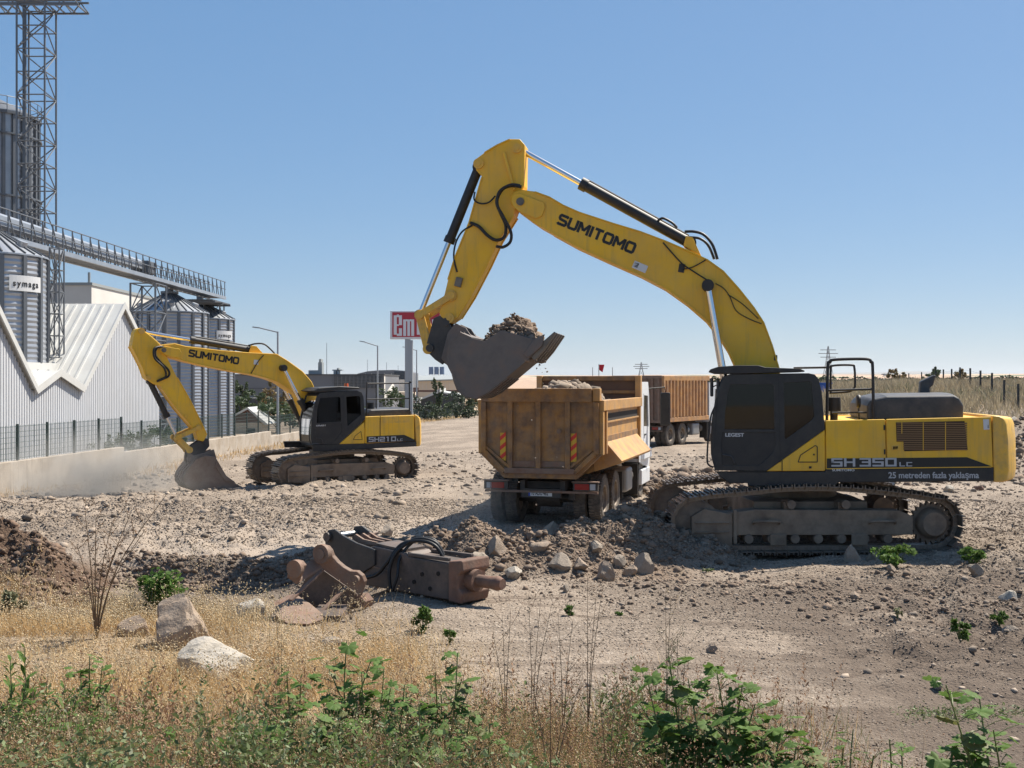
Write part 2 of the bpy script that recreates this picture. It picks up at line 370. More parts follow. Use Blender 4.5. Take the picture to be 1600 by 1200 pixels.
# value noise on the plane
def _hash(ix, iy, seed):
    n = (ix.astype(np.int64)*374761393 + iy.astype(np.int64)*668265263 + seed*1442695041) & 0xffffffff
    n = ((n ^ (n >> 13))*1274126177) & 0xffffffff
    return ((n ^ (n >> 16)) & 0xffff)/65535.0
def vnoise(x, y, seed=0):
    x = np.asarray(x, float); y = np.asarray(y, float)
    ix, iy = np.floor(x), np.floor(y); fx, fy = x-ix, y-iy
    fx = fx*fx*(3-2*fx); fy = fy*fy*(3-2*fy)
    a, b, c, d = _hash(ix, iy, seed), _hash(ix+1, iy, seed), _hash(ix, iy+1, seed), _hash(ix+1, iy+1, seed)
    return (a*(1-fx)+b*fx)*(1-fy)+(c*(1-fx)+d*fx)*fy - .5
def fbm(x, y, octv=4, seed=0, gain=.5):
    s = 0; a = 1.0
    for k in range(octv):
        s = s + a*vnoise(np.asarray(x)*2**k+17.3*k, np.asarray(y)*2**k-9.1*k, seed+k); a *= gain
    return s
def sstep(a, b, x): t = np.clip((np.asarray(x, float)-a)/(b-a), 0, 1); return t*t*(3-2*t)

# ------------------------------------------------------------------ terrain
def ridge(x, y, pts, w, seed=5):
    """berm along a polyline of (x, y, height); w = half width towards and away from the camera"""
    x = np.asarray(x, float); y = np.asarray(y, float); best = np.zeros(np.broadcast(x, y).shape)
    for (ax, ay, ah), (bx, by, bh) in zip(pts[:-1], pts[1:]):
        dx, dy = bx-ax, by-ay; L2 = dx*dx+dy*dy
        t = np.clip(((x-ax)*dx+(y-ay)*dy)/L2, 0, 1); d = np.hypot(x-ax-t*dx, y-ay-t*dy)
        q = np.clip(1-d/w, 0, 1); best = np.maximum(best, (ah+(bh-ah)*t)*(q*q*(3-2*q)*.5+q*.5))
    return best
MOUND = [(-9.5, 18.2, .66), (-7.9, 17.8, .74), (-7.0, 17.3, .52), (-6.2, 16.3, .25), (-5.4, 15.9, .12)]
BERM = [(-2.5, 19.0, .36), (-1.3, 18.8, .52), (-.3, 18.7, .48), (.5, 18.8, .60), (1.2, 19.2, .58), (1.9, 19.6, .60), (2.6, 20.1, .72), (3.0, 21.2, .5)]
def gh(x, y):
    x = np.asarray(x, float); y = np.asarray(y, float)
    z = -.70*sstep(0, -16, x)*sstep(25, 40, y) - 1.3*sstep(70, 170, y)*sstep(25, -5, x)
    z = z + 2.0*sstep(12, 26, x-(y-50)*.10)*sstep(40, 78, y) + .55*sstep(15, 24, x)*sstep(30, 44, y)
    z = z + .95*(1-sstep(3.5, 8.5+2.2*sstep(1, -5, x), y))                      # the bank the photographer stands on
    z = z - .34*sstep(19.65, 19.15, y+.35*fbm(x*.7, y*.2, 2, 3))*sstep(13.5, 17.5, y)*sstep(-1.4, -2.6, x)*sstep(-7.2, -6.2, x)
    bn = fbm(x*1.7, y*1.7, 4, 21)
    z = z + ridge(x, y, BERM, 1.65)*(1+.9*bn) + ridge(x, y, MOUND, 1.3)*(1+1.3*bn)
    z = z + ridge(x, y, [(15, 40, .3), (19.5, 44, .9), (24, 46, 1.2), (34, 49, 1.3)], 4.5)*(1+.9*fbm(x*.6, y*.6, 4, 31))
    near = sstep(160, 60, y)
    z = z + near*(.16*fbm(x*.23, y*.23, 3, 1) + .055*fbm(x*1.3, y*1.3, 4, 2) + .022*fbm(x*5.5, y*5.5, 3, 4) + .05*fbm((x+.22*y)*.35, (y-.22*x)*2.4, 3, 6)*sstep(26, 20, y))
    rough = sstep(2.2, 5.5, x-.5*(y-13))*sstep(10.2, 13, y)*sstep(70, 30, y) + .8*sstep(-3.0, -5.5, x)*sstep(18, 22, y)*sstep(60, 34, y) + .35*sstep(19.8, 21, y)*sstep(30, 27, y)*sstep(-2, -4, x)
    z = z + np.clip(rough, 0, 1)*(.17*fbm(x*2.6, y*2.6, 4, 8, .6) + .08*np.abs(fbm(x*.9, y*.9, 3, 9)))
    # wheel ruts crossing the yard and curving round the front right
    for off in (-.95, .95, 2.6):
        u = y - (12.6 + off - .22*(x-2) - .02*(x-2)**2)
        z = z - .035*np.exp(-(u/.22)**2)*sstep(-1, 1, x)*sstep(12, 9, x)
    r = np.hypot(x, y)
    z = z + sstep(500, 4200, r)*(24+14*fbm(x*.0009, y*.0009, 3, 41)) + sstep(300, 1500, r)*1.5
    return z
def gz(x, y): return float(gh(np.array([x]), np.array([y]))[0])

def axis_steps(a, b, fine, lo, hi, g):
    """coordinates fine between a and b, growing by factor g out to lo and hi"""
    c = list(np.arange(a, b+1e-6, fine)); s = fine; v = b
    while v < hi: s *= g; v += s; c.append(v)
    s = fine; v = a; left = []
    while v > lo: s *= g; v -= s; left.append(v)
    return np.array(left[::-1]+c)
gx = axis_steps(-9.5, 11.5, .075, -7000, 7000, 1.075)
gy = axis_steps(8.2, 24.5, .075, -60, 7200, 1.03)
GX, GY = np.meshgrid(gx, gy); GZ = gh(GX, GY)
nx_, ny_ = len(gx), len(gy); idx = np.arange(nx_*ny_).reshape(ny_, nx_)
quads = np.stack([idx[:-1, :-1].ravel(), idx[:-1, 1:].ravel(), idx[1:, 1:].ravel(), idx[1:, :-1].ravel()], 1)

def ground_material():
    m = bpy.data.materials.new('ground'); m.use_nodes = True; nt = m.node_tree; L = nt.links; b = nt.nodes['Principled BSDF']
    b.inputs['Roughness'].default_value = .95; b.inputs['Specular IOR Level'].default_value = .2
    geo = _n(nt, 'ShaderNodeNewGeometry'); pos = geo.outputs['Position']
    def noise(sc, det=6, rgh=.6, vec=pos):
        n = _n(nt, 'ShaderNodeTexNoise'); n.inputs['Scale'].default_value = sc; n.inputs['Detail'].default_value = det
        n.inputs['Roughness'].default_value = rgh; L.new(vec, n.inputs['Vector']); return n.outputs['Fac']
    def rng(f, a, c, lo=0., hi=1.):
        n = _n(nt, 'ShaderNodeMapRange', interpolation_type='SMOOTHSTEP')
        for k, v in (('From Min', a), ('From Max', c), ('To Min', lo), ('To Max', hi)): n.inputs[k].default_value = v
        L.new(f, n.inputs['Value']); return n.outputs['Result']
    def mixc(f, a, c):
        n = _n(nt, 'ShaderNodeMix', data_type='RGBA')
        for s, v in (('Factor', f), ('A', a), ('B', c)):
            if isinstance(v, tuple): n.inputs[s].default_value = (*v, 1)
            else: L.new(v, n.inputs[s])
        return n.outputs['Result']
    def mul(a, c):
        n = _n(nt, 'ShaderNodeMath', operation='MULTIPLY'); L.new(a, n.inputs[0])
        if isinstance(c, float): n.inputs[1].default_value = c
        else: L.new(c, n.inputs[1])
        return n.outputs[0]
    sp = _n(nt, 'ShaderNodeSeparateXYZ'); L.new(pos, sp.inputs[0]); X, Y = sp.outputs[0], sp.outputs[1]
    c = mixc(rng(noise(.35), .38, .60), (0.325, 0.262, 0.204), (0.205, 0.163, 0.126))
    c = mixc(rng(noise(3.2, 8, .75), .48, .70), c, (0.225, 0.178, 0.138))
    c = mixc(rng(noise(22, 5, .8), .55, .72), c, (0.40, 0.335, 0.27))
    c = mixc(rng(noise(60, 4, .8), .58, .75), c, (0.17, 0.135, 0.105))
    def pebbles(sc, lo, hi, c, dark, light):
        vo = _n(nt, 'ShaderNodeTexVoronoi'); vo.inputs['Scale'].default_value = sc; L.new(pos, vo.inputs['Vector'])
        s_ = _n(nt, 'ShaderNodeSeparateColor'); L.new(vo.outputs['Color'], s_.inputs[0])
        c = mixc(mul(rng(s_.outputs[0], lo, hi), rng(vo.outputs['Distance'], .55, .25)), c, light)
        return mixc(mul(rng(s_.outputs[1], lo, hi), rng(vo.outputs['Distance'], .5, .2)), c, dark), vo.outputs['Distance']
    c, pd1 = pebbles(26, .70, .92, c, (0.150, 0.118, 0.092), (0.47, 0.40, 0.325))
    c, pd2 = pebbles(55, .62, .90, c, (0.165, 0.130, 0.102), (0.45, 0.38, 0.31))
    # darker freshly turned soil: right of the yard, and the dug mound on the left
    mpt = _n(nt, 'ShaderNodeMapping'); mpt.inputs['Rotation'].default_value = (0, 0, .22); mpt.inputs['Scale'].default_value = (.22, 1.9, 1); L.new(pos, mpt.inputs[0])
    tracks = noise(1.0, 7, .68, mpt.outputs[0])                                   # streaks left by wheels and crawlers
    c = mixc(mul(rng(tracks, .50, .66), mul(rng(Y, 27, 22), .9)), c, (0.150, 0.115, 0.088))
    c = mixc(mul(rng(tracks, .44, .33), mul(rng(Y, 27, 22), .8)), c, (0.385, 0.320, 0.255))
    rd = _n(nt, 'ShaderNodeMath', operation='MULTIPLY_ADD'); L.new(X, rd.inputs[0]); rd.inputs[1].default_value = -.42; L.new(Y, rd.inputs[2])   # packed haul road
    road = mul(mul(rng(rd.outputs[0], 20.2, 21.4), rng(rd.outputs[0], 27.5, 24.5)), mul(rng(X, -8.5, -6), rng(X, 2.5, .5)))
    c = mixc(mul(road, .8), c, (0.37, 0.305, 0.245))
    soil = mul(mul(rng(X, .8, 4.5), rng(Y, 18.9, 16.5)), rng(noise(.55, 6, .7), .34, .52))
    c = mixc(mul(soil, .9), c, (0.125, 0.095, 0.073))
    bermm = mul(mul(rng(X, -2.8, -1.6), rng(X, 3.4, 2.4)), mul(rng(Y, 17.0, 17.9), rng(Y, 21.2, 20.2)))
    c = mixc(mul(bermm, .75), c, (0.185, 0.132, 0.094))
    mound = mul(mul(rng(X, -5.2, -6.3), rng(Y, 14.8, 16.2)), rng(Y, 19.6, 18.6))
    c = mixc(mul(mound, rng(noise(1.3), .3, .5)), c, (0.125, 0.082, 0.056))
    ditch = mul(mul(rng(Y, 19.9, 19.4), rng(Y, 16.5, 18.6)), mul(rng(X, -2.2, -3.0), rng(X, -6.6, -6.0)))
    c = mixc(mul(ditch, .8), c, (0.14, 0.11, 0.085))
    # dry litter under the grass in the foreground
    lit = mul(mul(rng(Y, 15.5, 12.5), rng(X, .5, -2.0)), rng(noise(.8), .3, .55))
    c = mixc(mul(lit, .7), c, (0.36, 0.26, 0.145))
    # far fields
    vo = _n(nt, 'ShaderNodeTexVoronoi'); vo.inputs['Scale'].default_value = .0042
    mp = _n(nt, 'ShaderNodeMapping'); mp.inputs['Scale'].default_value = (1, .45, 0); L.new(pos, mp.inputs[0]); L.new(mp.outputs[0], vo.inputs['Vector'])
    sc = _n(nt, 'ShaderNodeSeparateColor'); L.new(vo.outputs['Color'], sc.inputs[0])
    fld = mixc(rng(sc.outputs[0], .2, .8), (0.40, 0.27, 0.19), (0.47, 0.36, 0.24))
    fld = mixc(rng(sc.outputs[1], .80, .82), fld, (0.13, 0.15, 0.07))
    c = mixc(rng(Y, 110, 260), c, fld)
    L.new(c, b.inputs['Base Color'])
    bn = _n(nt, 'ShaderNodeBump'); bn.inputs['Strength'].default_value = .9; bn.inputs['Distance'].default_value = .035
    h = _n(nt, 'ShaderNodeMath', operation='ADD'); L.new(noise(9, 8, .75), h.inputs[0]); L.new(mul(noise(45, 5, .7), .5), h.inputs[1])
    h2 = _n(nt, 'ShaderNodeMath', operation='MULTIPLY_ADD'); L.new(pd1, h2.inputs[0]); h2.inputs[1].default_value = -.55; L.new(h.outputs[0], h2.inputs[2])
    L.new(h2.outputs[0], bn.inputs['Height']); L.new(bn.outputs[0], b.inputs['Normal'])
    MATS['ground'] = m
ground_material()
g = np_mesh('ground', np.stack([GX.ravel(), GY.ravel(), GZ.ravel()], 1), quads, 'ground', smooth=True)
tag(g, 'bare stony earth of the work yard running out to far fields', kind='structure')

# blue ridge on the horizon
mat('far_ridge', (0.16, 0.16, 0.15), .95, col2=(0.22, 0.20, 0.17), scale=.002)
xs = np.linspace(-7500, 7500, 160); hr = 30+62*(.5+fbm(xs*.00042, xs*0+3.3, 5, 77)) + 28*np.exp(-((xs-2600)/1500)**2)
V = np.concatenate([np.stack([xs, xs*0+9000-abs(xs)*.15, xs*0-20], 1), np.stack([xs, xs*0+9700-abs(xs)*.15, hr], 1), np.stack([xs, xs*0+11500, xs*0-20], 1)])
n = len(xs); q = [[r*n+i, r*n+i+1, (r+1)*n+i+1, (r+1)*n+i] for r in range(2) for i in range(n-1)]
tag(np_mesh('hills', V, np.array(q), 'far_ridge', smooth=True), 'low hazy ridge along the far horizon', kind='structure')

# ------------------------------------------------------------------ stones
_t = (1+5**.5)/2
ICO_V = np.array([(-1,_t,0),(1,_t,0),(-1,-_t,0),(1,-_t,0),(0,-1,_t),(0,1,_t),(0,-1,-_t),(0,1,-_t),(_t,0,-1),(_t,0,1),(-_t,0,-1),(-_t,0,1)])/math.hypot(1,_t)
ICO_F = np.array([(0,11,5),(0,5,1),(0,1,7),(0,7,10),(0,10,11),(1,5,9),(5,11,4),(11,10,2),(10,7,6),(7,1,8),(3,9,4),(3,4,2),(3,2,6),(3,6,8),(3,8,9),(4,9,5),(2,4,11),(6,2,10),(8,6,7),(9,8,1)])
def rotmats(n):
    q = RNG.normal(size=(n, 4)); q /= np.linalg.norm(q, axis=1)[:, None]; w, x, y, z = q.T
    return np.stack([np.stack([1-2*(y*y+z*z), 2*(x*y-z*w), 2*(x*z+y*w)], 1), np.stack([2*(x*y+z*w), 1-2*(x*x+z*z), 2*(y*z-x*w)], 1),
                     np.stack([2*(x*z-y*w), 2*(y*z+x*w), 1-2*(x*x+y*y)], 1)], 1)
def stones(P, S, flat=.65):
    """icosahedral stones, jittered, at points P with sizes S -> V, F"""
    n = len(P); v = ICO_V[None]*(1+RNG.uniform(-.32, .32, (n, 12, 1)))*RNG.uniform(.55, 1.25, (n, 1, 3))
    v = np.einsum('nij,nkj->nki', rotmats(n), v); v[:, :, 2] *= flat
    v = v*S[:, None, None]+P[:, None, :]
    f = ICO_F[None]+(np.arange(n)*12)[:, None, None]
    return v.reshape(-1, 3), f.reshape(-1, 3)
def scatter(n, x0, x1, y0, y1, dens=None):
    x = RNG.uniform(x0, x1, n); y = RNG.uniform(y0, y1, n)
    if dens is not None:
        k = RNG.uniform(0, 1, n) < dens(x, y); x, y = x[k], y[k]
    return x, y
def in_view(x, y, mg=.04): return np.abs(x) < .45*np.abs(y)+1.6       # only where the yard can be seen from the bank, and a step to either side
def yard_density(x, y):
    d = .30+.55*sstep(-.05, .25, fbm(x*.35, y*.35, 3, 61))
    left = sstep(-1.0, -4.0, x)*sstep(20.5, 22.5, y)*sstep(40, 30, y)
    right = sstep(2.0, 5.0, x-.4*(y-13))*sstep(10.0, 12.5, y)*(.35+.65*sstep(-.12, .15, fbm(x*.8, y*.8, 3, 66)))
    back = sstep(26, 34, y)*.5
    berm = np.clip(ridge(x, y, BERM, 1.9)*3, 0, 1)
    road = sstep(1.3, .4, np.abs(y-21.5-.25*x))*sstep(-7, -4, x)*sstep(.5, -1, x)
    d = np.clip(d*.32+.7*left+.62*right+back+.8*berm, 0, 1)*(1-.8*road)
    return d*in_view(x, y)*sstep(8, 9.5, y)
x, y = scatter(150000, -22, 24, 8.5, 50, lambda x, y: yard_density(x, y)*np.clip(14/y, .25, 1))
s = .008+.016*RNG.pareto(2.6, len(x)).clip(0, 4.5); s *= np.clip(y/17, .7, 1.7)
V, Fc = stones(np.stack([x, y, gh(x, y)+s*.12], 1), s)
tag(np_mesh('gravel', V, Fc, 'gravel'), 'loose stones and gravel strewn over the bare yard', 'gravel', kind='stuff')
OCT_V = np.array([(1,0,0),(-1,0,0),(0,1,0),(0,-1,0),(0,0,1),(0,0,-1)], float); OCT_F = np.array([(0,2,4),(2,1,4),(1,3,4),(3,0,4),(2,0,5),(1,2,5),(3,1,5),(0,3,5)])
def chips(P, S, flat=.6):
    n = len(P); v = OCT_V[None]*RNG.uniform(.6, 1.3, (n, 6, 1)); v = np.einsum('nij,nkj->nki', rotmats(n), v); v[:, :, 2] *= flat
    return (v*S[:, None, None]+P[:, None, :]).reshape(-1, 3), (OCT_F[None]+(np.arange(n)*6)[:, None, None]).reshape(-1, 3)
x, y = scatter(330000, -12, 13, 8.3, 29, lambda x, y: np.clip(.16+yard_density(x, y)*.8+.35*sstep(.0, .3, fbm(x*.6, y*.6, 3, 64)), 0, 1)*in_view(x, y)*np.clip(12/y, .3, 1)**.7)
s = RNG.uniform(.006, .017, len(x))*np.clip(y/13, .75, 2.0)
V, Fc = chips(np.stack([x, y, gh(x, y)+s*.15], 1), s)
tag(np_mesh('grit', V, Fc, 'gravel'), 'fine stone chips all over the bare yard', 'gravel', kind='stuff')
# clods of the berm and of the dark dug mound
def clods(name, pts, w, n, smin, sk, m, label):
    xs = [p[0] for p in pts]; ys = [p[1] for p in pts]
    x, y = scatter(n, min(xs)-w, max(xs)+w, min(ys)-w, max(ys)+w, lambda x, y: np.clip(ridge(x, y, pts, w)*2.2, 0, 1)*in_view(x, y, .1))
    s = smin+sk*RNG.pareto(2.4, len(x)).clip(0, 4); k = len(x)*2//3; z = gh(x, y)+s*.2
    V, Fc = stones(np.stack([x, y, z], 1)[:k//2], s[:k//2], .8); V2, F2 = chips(np.stack([x, y, z], 1)[k//2:], s[k//2:]*.8, .8)
    V = np.concatenate([V, V2]); Fc = np.concatenate([Fc, F2+len(V)-len(V2)])
    tag(np_mesh(name, V, Fc, m), label, 'clods', kind='stuff')
clods('rubble', BERM, 1.7, 42000, .013, .018, 'clod', 'rubble and clods of the low berm in front of the big excavator')
clods('earth_clods', MOUND, 1.3, 34000, .009, .019, 'clod_dark', 'dark brown clods of the dug mound on the left')
clods('rough_clods', [(1.6, 17.3, .3), (4.2, 16.6, .4), (6.5, 15.2, .42), (9.5, 15.6, .4)], 2.3, 34000, .008, .013, 'clod', 'small clods and stones of the rough soil at the right front')
clods('edge_clods', [(-6.3, 19.3, .4), (-4.4, 19.2, .45), (-2.4, 19.1, .4)], .75, 16000, .010, .016, 'clod', 'clods along the dug edge behind the rusty bracket')
clods('bank_rubble', [(15, 40, .5), (19.5, 44, .9), (24, 46, 1.2), (34, 49, 1.3)], 4.6, 9000, .05, .06, 'clod', 'broken stones of the bank behind the counterweight')
clods('heap_rubble', [(3.5, 33, .5), (7, 36, .6), (14, 38, .5)], 4.5, 9000, .04, .045, 'clod', 'rubble strip between the two tipper trucks')

def rock(name, px, py, w_px, m, label, hgt=.75, seed=0, Y=None, group=None, sink=.25, dep=.8, rot=0.0):
    """one boulder: subdivided ball pushed about by noise, flattened facets"""
    Y = Y or 5310/(py-HY); w = w_px*Y/F/2; x = (px-CX)*Y/F
    bm = bmesh.new(); bmesh.ops.create_icosphere(bm, subdivisions=4, radius=1)
    rr = random.Random(seed)
    planes = [(Vector((rr.uniform(-1, 1), rr.uniform(-1, 1), rr.uniform(-.6, 1))).normalized(), rr.uniform(.48, .82)) for _ in range(17)]
    C = np.array([v.co[:] for v in bm.verts])
    for nrm, d in planes:
        nv = np.array(nrm[:]); k = C@nv; C = C-np.outer(np.clip(k-d, 0, None)*.97, nv)
    nn = fbm(C[:, 0]*2.6+seed, C[:, 1]*2.6+C[:, 2]*2.1, 4, seed); C = C*(1.18+.17*nn)[:, None]
    for v, q in zip(bm.verts, C): v.co = q
    me = bpy.data.meshes.new(name); bm.to_mesh(me); bm.free(); me.materials.append(MATS[m])
    me.polygons.foreach_set('use_smooth', [True]*len(me.polygons)); me.set_sharp_from_angle(angle=R(16))
    o = share(name, me, None, (x, Y, gz(x, Y)+w*hgt*(1-sink)*.8), (0, 0, rot), (w*1.1, w*dep*1.1, w*hgt*1.1))
    return tag(o, label, 'rock', group)

# ------------------------------------------------------------------ excavators
class Frame:
    """upright local frame of a machine: x runs to its tail, y to its far side, z up"""
    def __init__(s, o, yaw): s.o = Vector(o); s.t = yaw; s.X = Vector((math.cos(yaw), math.sin(yaw), 0)); s.Y = Vector((-math.sin(yaw), math.cos(yaw), 0))
    def loc(s, px, py, v):
        d = Vector(((px-CX)/F, 1, (HY-py)/F)); c = Vector((0, 0, H))
        t = (v+s.o.dot(s.Y)-c.dot(s.Y))/d.dot(s.Y); p = c+d*t-s.o
        return (p.dot(s.X), p.z)
    def pts(s, L, v): return [s.loc(a, b, v) for a, b in L]
    def p3(s, px, py, v): a, b = s.loc(px, py, v); return Vector((a, v, b))

def face_mtx(x, y, z, tilt=0.0):
    """text frame on a side face that looks towards -y"""
    return Matrix.Translation((x, y, z)) @ Matrix.Rotation(-tilt, 4, 'Y') @ Matrix.Rotation(R(90), 4, 'X')

BLOCK = {  # blocky wide capitals as strokes on a 0..1 square
 'S': [(0,.8,1,1),(0,.42,.22,.8),(0,.42,1,.6),(.78,.2,1,.42),(0,0,1,.2)], 'H': [(0,0,.22,1),(.78,0,1,1),(.22,.42,.78,.6)],
 '3': [(0,.8,1,1),(.78,0,1,.8),(.2,.42,.78,.6),(0,0,.78,.2)], '5': [(0,.8,1,1),(0,.42,.22,.8),(.22,.42,1,.6),(.78,0,1,.42),(0,0,.78,.2)],
 '0': [(0,0,.22,1),(.78,0,1,1),(.22,.8,.78,1),(.22,0,.78,.2)], '2': [(0,.8,1,1),(.78,.42,1,.8),(0,.42,.78,.6),(0,0,.22,.42),(.22,0,1,.2)],
 '1': [(.4,0,.62,1),(.2,.8,.4,1)], 'L': [(0,0,.22,1),(.22,0,1,.2)], 'C': [(0,0,.22,1),(.22,.8,1,1),(.22,0,1,.2)], ' ': []}
def block_text(s, w, h, gap, parent, mtx, m, name='model_lettering'):
    b = MB(); x = 0
    for ch in s:
        if ch == ' ': x += w*.25; continue
        for a0, b0, a1, b1 in BLOCK[ch]: b.box((x+a0*w, b0*h, 0), (x+a1*w, b1*h, .004))
        x += w+gap
    o = b.build(name, m, parent); o.matrix_local = mtx; return x

def track_path(T):
    """closed loop (x, z) of the shoe plates: bottom run, idler, sagging top run, sprocket"""
    P = []; fx, fr, rx, rr = T['fx'], T['fr'], T['rx'], T['rr']; fz, rz = fr+.02, rr+.03
    for a in np.linspace(-90, -250, 14): P.append((fx+fr*math.cos(R(a)), fz+fr*math.sin(R(a))))
    top = [(T['fx']+.25, 2*fr+.05)]+T['top']+[(T['rx']-.3, 2*rr+.08)]
    P += [(a.x, a.y) for a in smooth_path([(q[0], q[1], 0) for q in top], 5)]
    for a in np.linspace(70, -90, 14): P.append((rx+rr*math.cos(R(a)), rz+rr*math.sin(R(a))))
    P.append((rx*.3, .02)); P.append((fx*.3, .02))
    return P
def resample(P, pitch):
    P = [Vector((a, 0, b)) for a, b in P]; P.append(P[0]); L = [0]
    for a, b in zip(P[:-1], P[1:]): L.append(L[-1]+(b-a).length)
    n = round(L[-1]/pitch); out = []; j = 0
    for i in range(n):
        s = L[-1]*i/n
        while L[j+1] < s: j += 1
        t = (s-L[j])/(L[j+1]-L[j]); out.append((P[j].lerp(P[j+1], t), (P[j+1]-P[j]).normalized()))
    return out
def crawler(th, T, dyaw, side):
    """one crawler: frame, rollers, idler, sprocket, every shoe a piece of its own"""
    root = MB(); yc = side*T['gauge']/2; w = T['shoe']; fx, rx, fr, rr = T['fx'], T['rx'], T['fr'], T['rr']
    k = fr/.48
    hb = .19*k
    body = [(fx+.30, .30*k), (rx-.36*k, .30*k), (rx-.36*k, .62*k), (rx-.6, .72*k), (fx+1.0, .74*k), (fx+.3, .66*k)]
    root.prism(body, yc-hb, yc+hb)
    root.prism([(fx-.12, .18*k), (fx+.58, .10*k), (fx+.58, .66*k), (fx+.1, .76*k), (fx-.12, .62*k)], yc-hb-.035, yc+hb+.035)
    for s2 in (-1, 1):
        for zz in (.36*k, .52*k): root.box((fx-.06, yc+s2*(hb+.045)-.02, zz-.012), (fx+.54, yc+s2*(hb+.045)+.02, zz+.012))
        root.box((fx+.60, yc+s2*(hb+.02)-.03, .16*k), (fx+.66, yc+s2*(hb+.02)+.03, .74*k))
    fr_o = root.build('track_frame', 'track_frame', th, bevel=.012); fr_o.rotation_euler = (0, 0, dyaw)
    # idler, sprocket and final drive
    MB().lathe([(.02, -.12), (fr-.16, -.12), (fr-.09, -.10), (fr-.09, .10), (fr-.16, .12), (.02, .12)], (fx, yc, fr+.02), n=28).build('idler', 'track_steel', fr_o, smooth=40)
    sp = MB(); ns = 22
    prof = []
    for i in range(ns*2):
        a = 2*math.pi*i/(ns*2); r = rr-.08 if i % 2 == 0 else rr-.15
        prof.append((rx+r*math.cos(a), rr+.03+r*math.sin(a)))
    sp.prism(prof, yc-.05, yc+.05)
    sp.build('sprocket', 'track_steel', fr_o)
    MB().lathe([(.0, side*-.0-.24), (.20*k, -.24), (.235*k, -.20), (.27*k, -.12), (.27*k, .12), (.235*k, .2), (.20*k, .24), (0, .24)], (rx, yc, rr+.03), n=24).build('final_drive', 'track_steel', fr_o, smooth=40)
    for xx in T['low']:
        MB().lathe([(0, -.22), (.075*k, -.22), (.085*k, -.19), (.085*k, .19), (.075*k, .22), (0, .22)], (xx, yc, .235*k), n=14).build('track_roller', 'track_steel', fr_o, smooth=40)
    for xx in T['guard']:
        for ya in (yc-hb-.06, yc+hb+.03): MB().box((xx-.14, ya, .13*k), (xx+.14, ya+.03, .32*k)).build('roller_guard', 'track_frame', fr_o, bevel=.01)
    for xx in T['carrier']:
        MB().cyl((xx, yc-.24, .83*k), (xx, yc+.16, .83*k), .075*k, 14).box((xx-.1, yc-.10, .70*k), (xx+.08, yc+.12, .86*k)).build('carrier_roller', 'track_steel', fr_o, smooth=40)
    for xx in T['step']:
        MB().tube(smooth_path([(xx-.22, yc-hb-.005, .50*k), (xx-.2, yc-hb-.09, .54*k), (xx, yc-hb-.11, .55*k), (xx+.2, yc-hb-.09, .54*k), (xx+.22, yc-hb-.005, .50*k)], 4), .022, 6).build('step', 'track_frame', fr_o, smooth=60)
    # shoes
    p = T['pitch']
    sm = MB(); h = w/2; q = p*.45
    sm.add([(-q, -h, -.008), (q, -h, -.008), (q, h, -.008), (-q, h, -.008), (-q, -h, .006), (q, -h, .006), (q, h, .006), (-q, h, .006)], [(0,3,2,1),(4,5,6,7),(0,1,5,4),(1,2,6,5),(2,3,7,6),(3,0,4,7)])
    for gx0, gh_ in ((-q+.008, .058), (-.006, .040), (q-.016, .046)): sm.box((gx0-.008, -h, .006), (gx0+.010, h, gh_))
    for s2 in (-1, 1):
        sm.prism([(-q*1.15, -.09), (q*1.15, -.09), (q*1.05, -.012), (-q*1.05, -.012)], s2*.085-.028, s2*.085+.028)
        for bx in (-q*.55, q*.45): sm.cyl((bx, s2*.085+s2*.028, -.05), (bx, s2*.085+s2*.05, -.05), .018, 6)
    first = None
    for pt, d in resample(track_path(T), p):
        ang = math.atan2(d.z, d.x)
        if first is None:
            first = sm.build('track_shoe', 'shoe_steel', fr_o); o = first
        else: o = share('track_shoe', first.data, fr_o)
        o.location = (pt.x, yc, pt.z); o.rotation_euler = (0, -ang, 0)
    return fr_o

def cylinder(th, a, b, split, rb, rrod, n1, n2):
    """hydraulic cylinder: barrel from a, rod reaching b"""
    a, b = Vector(a), Vector(b); s = a.lerp(b, split); d = (b-a).normalized()
    bar = MB().cyl(a, s, rb, 18).cyl(s-d*.10, s+d*.03, rb*1.2, 18).cyl(a-Vector((0, rb*1.1, 0)), a+Vector((0, rb*1.1, 0)), rb*1.15, 16)
    bar.cyl(a+d*.02+Vector((0,0,rb*1.25)), s-d*.12+Vector((0,0,rb*1.25)), rb*.2, 6)
    bar.build(n1, 'black_plastic', th, smooth=40)
    ro = MB().cyl(s, b, rrod, 14).build(n2, 'chrome', th, smooth=40)
    MB().cyl(b-Vector((0, rrod*1.9, 0)), b+Vector((0, rrod*1.9, 0)), rrod*1.8, 14).build('rod_eye', 'black_plastic', ro, smooth=40)

def hose(th, pts, r, name='hydraulic_hose', m='rubber_hose'):
    return MB().tube(smooth_path(pts, 6), r, 7).build(name, m, th, smooth=60)

def pin(th, fr, px, py, v, r, m='track_steel', w=.03, name='pin'):
    p = fr.p3(px, py, v); MB().cyl(p+Vector((0, .02, 0)), p-Vector((0, w, 0)), r, 16).cyl(p-Vector((0, w, 0)), p-Vector((0, w+.012, 0)), r*.55, 12).build(name, m, th, smooth=40)

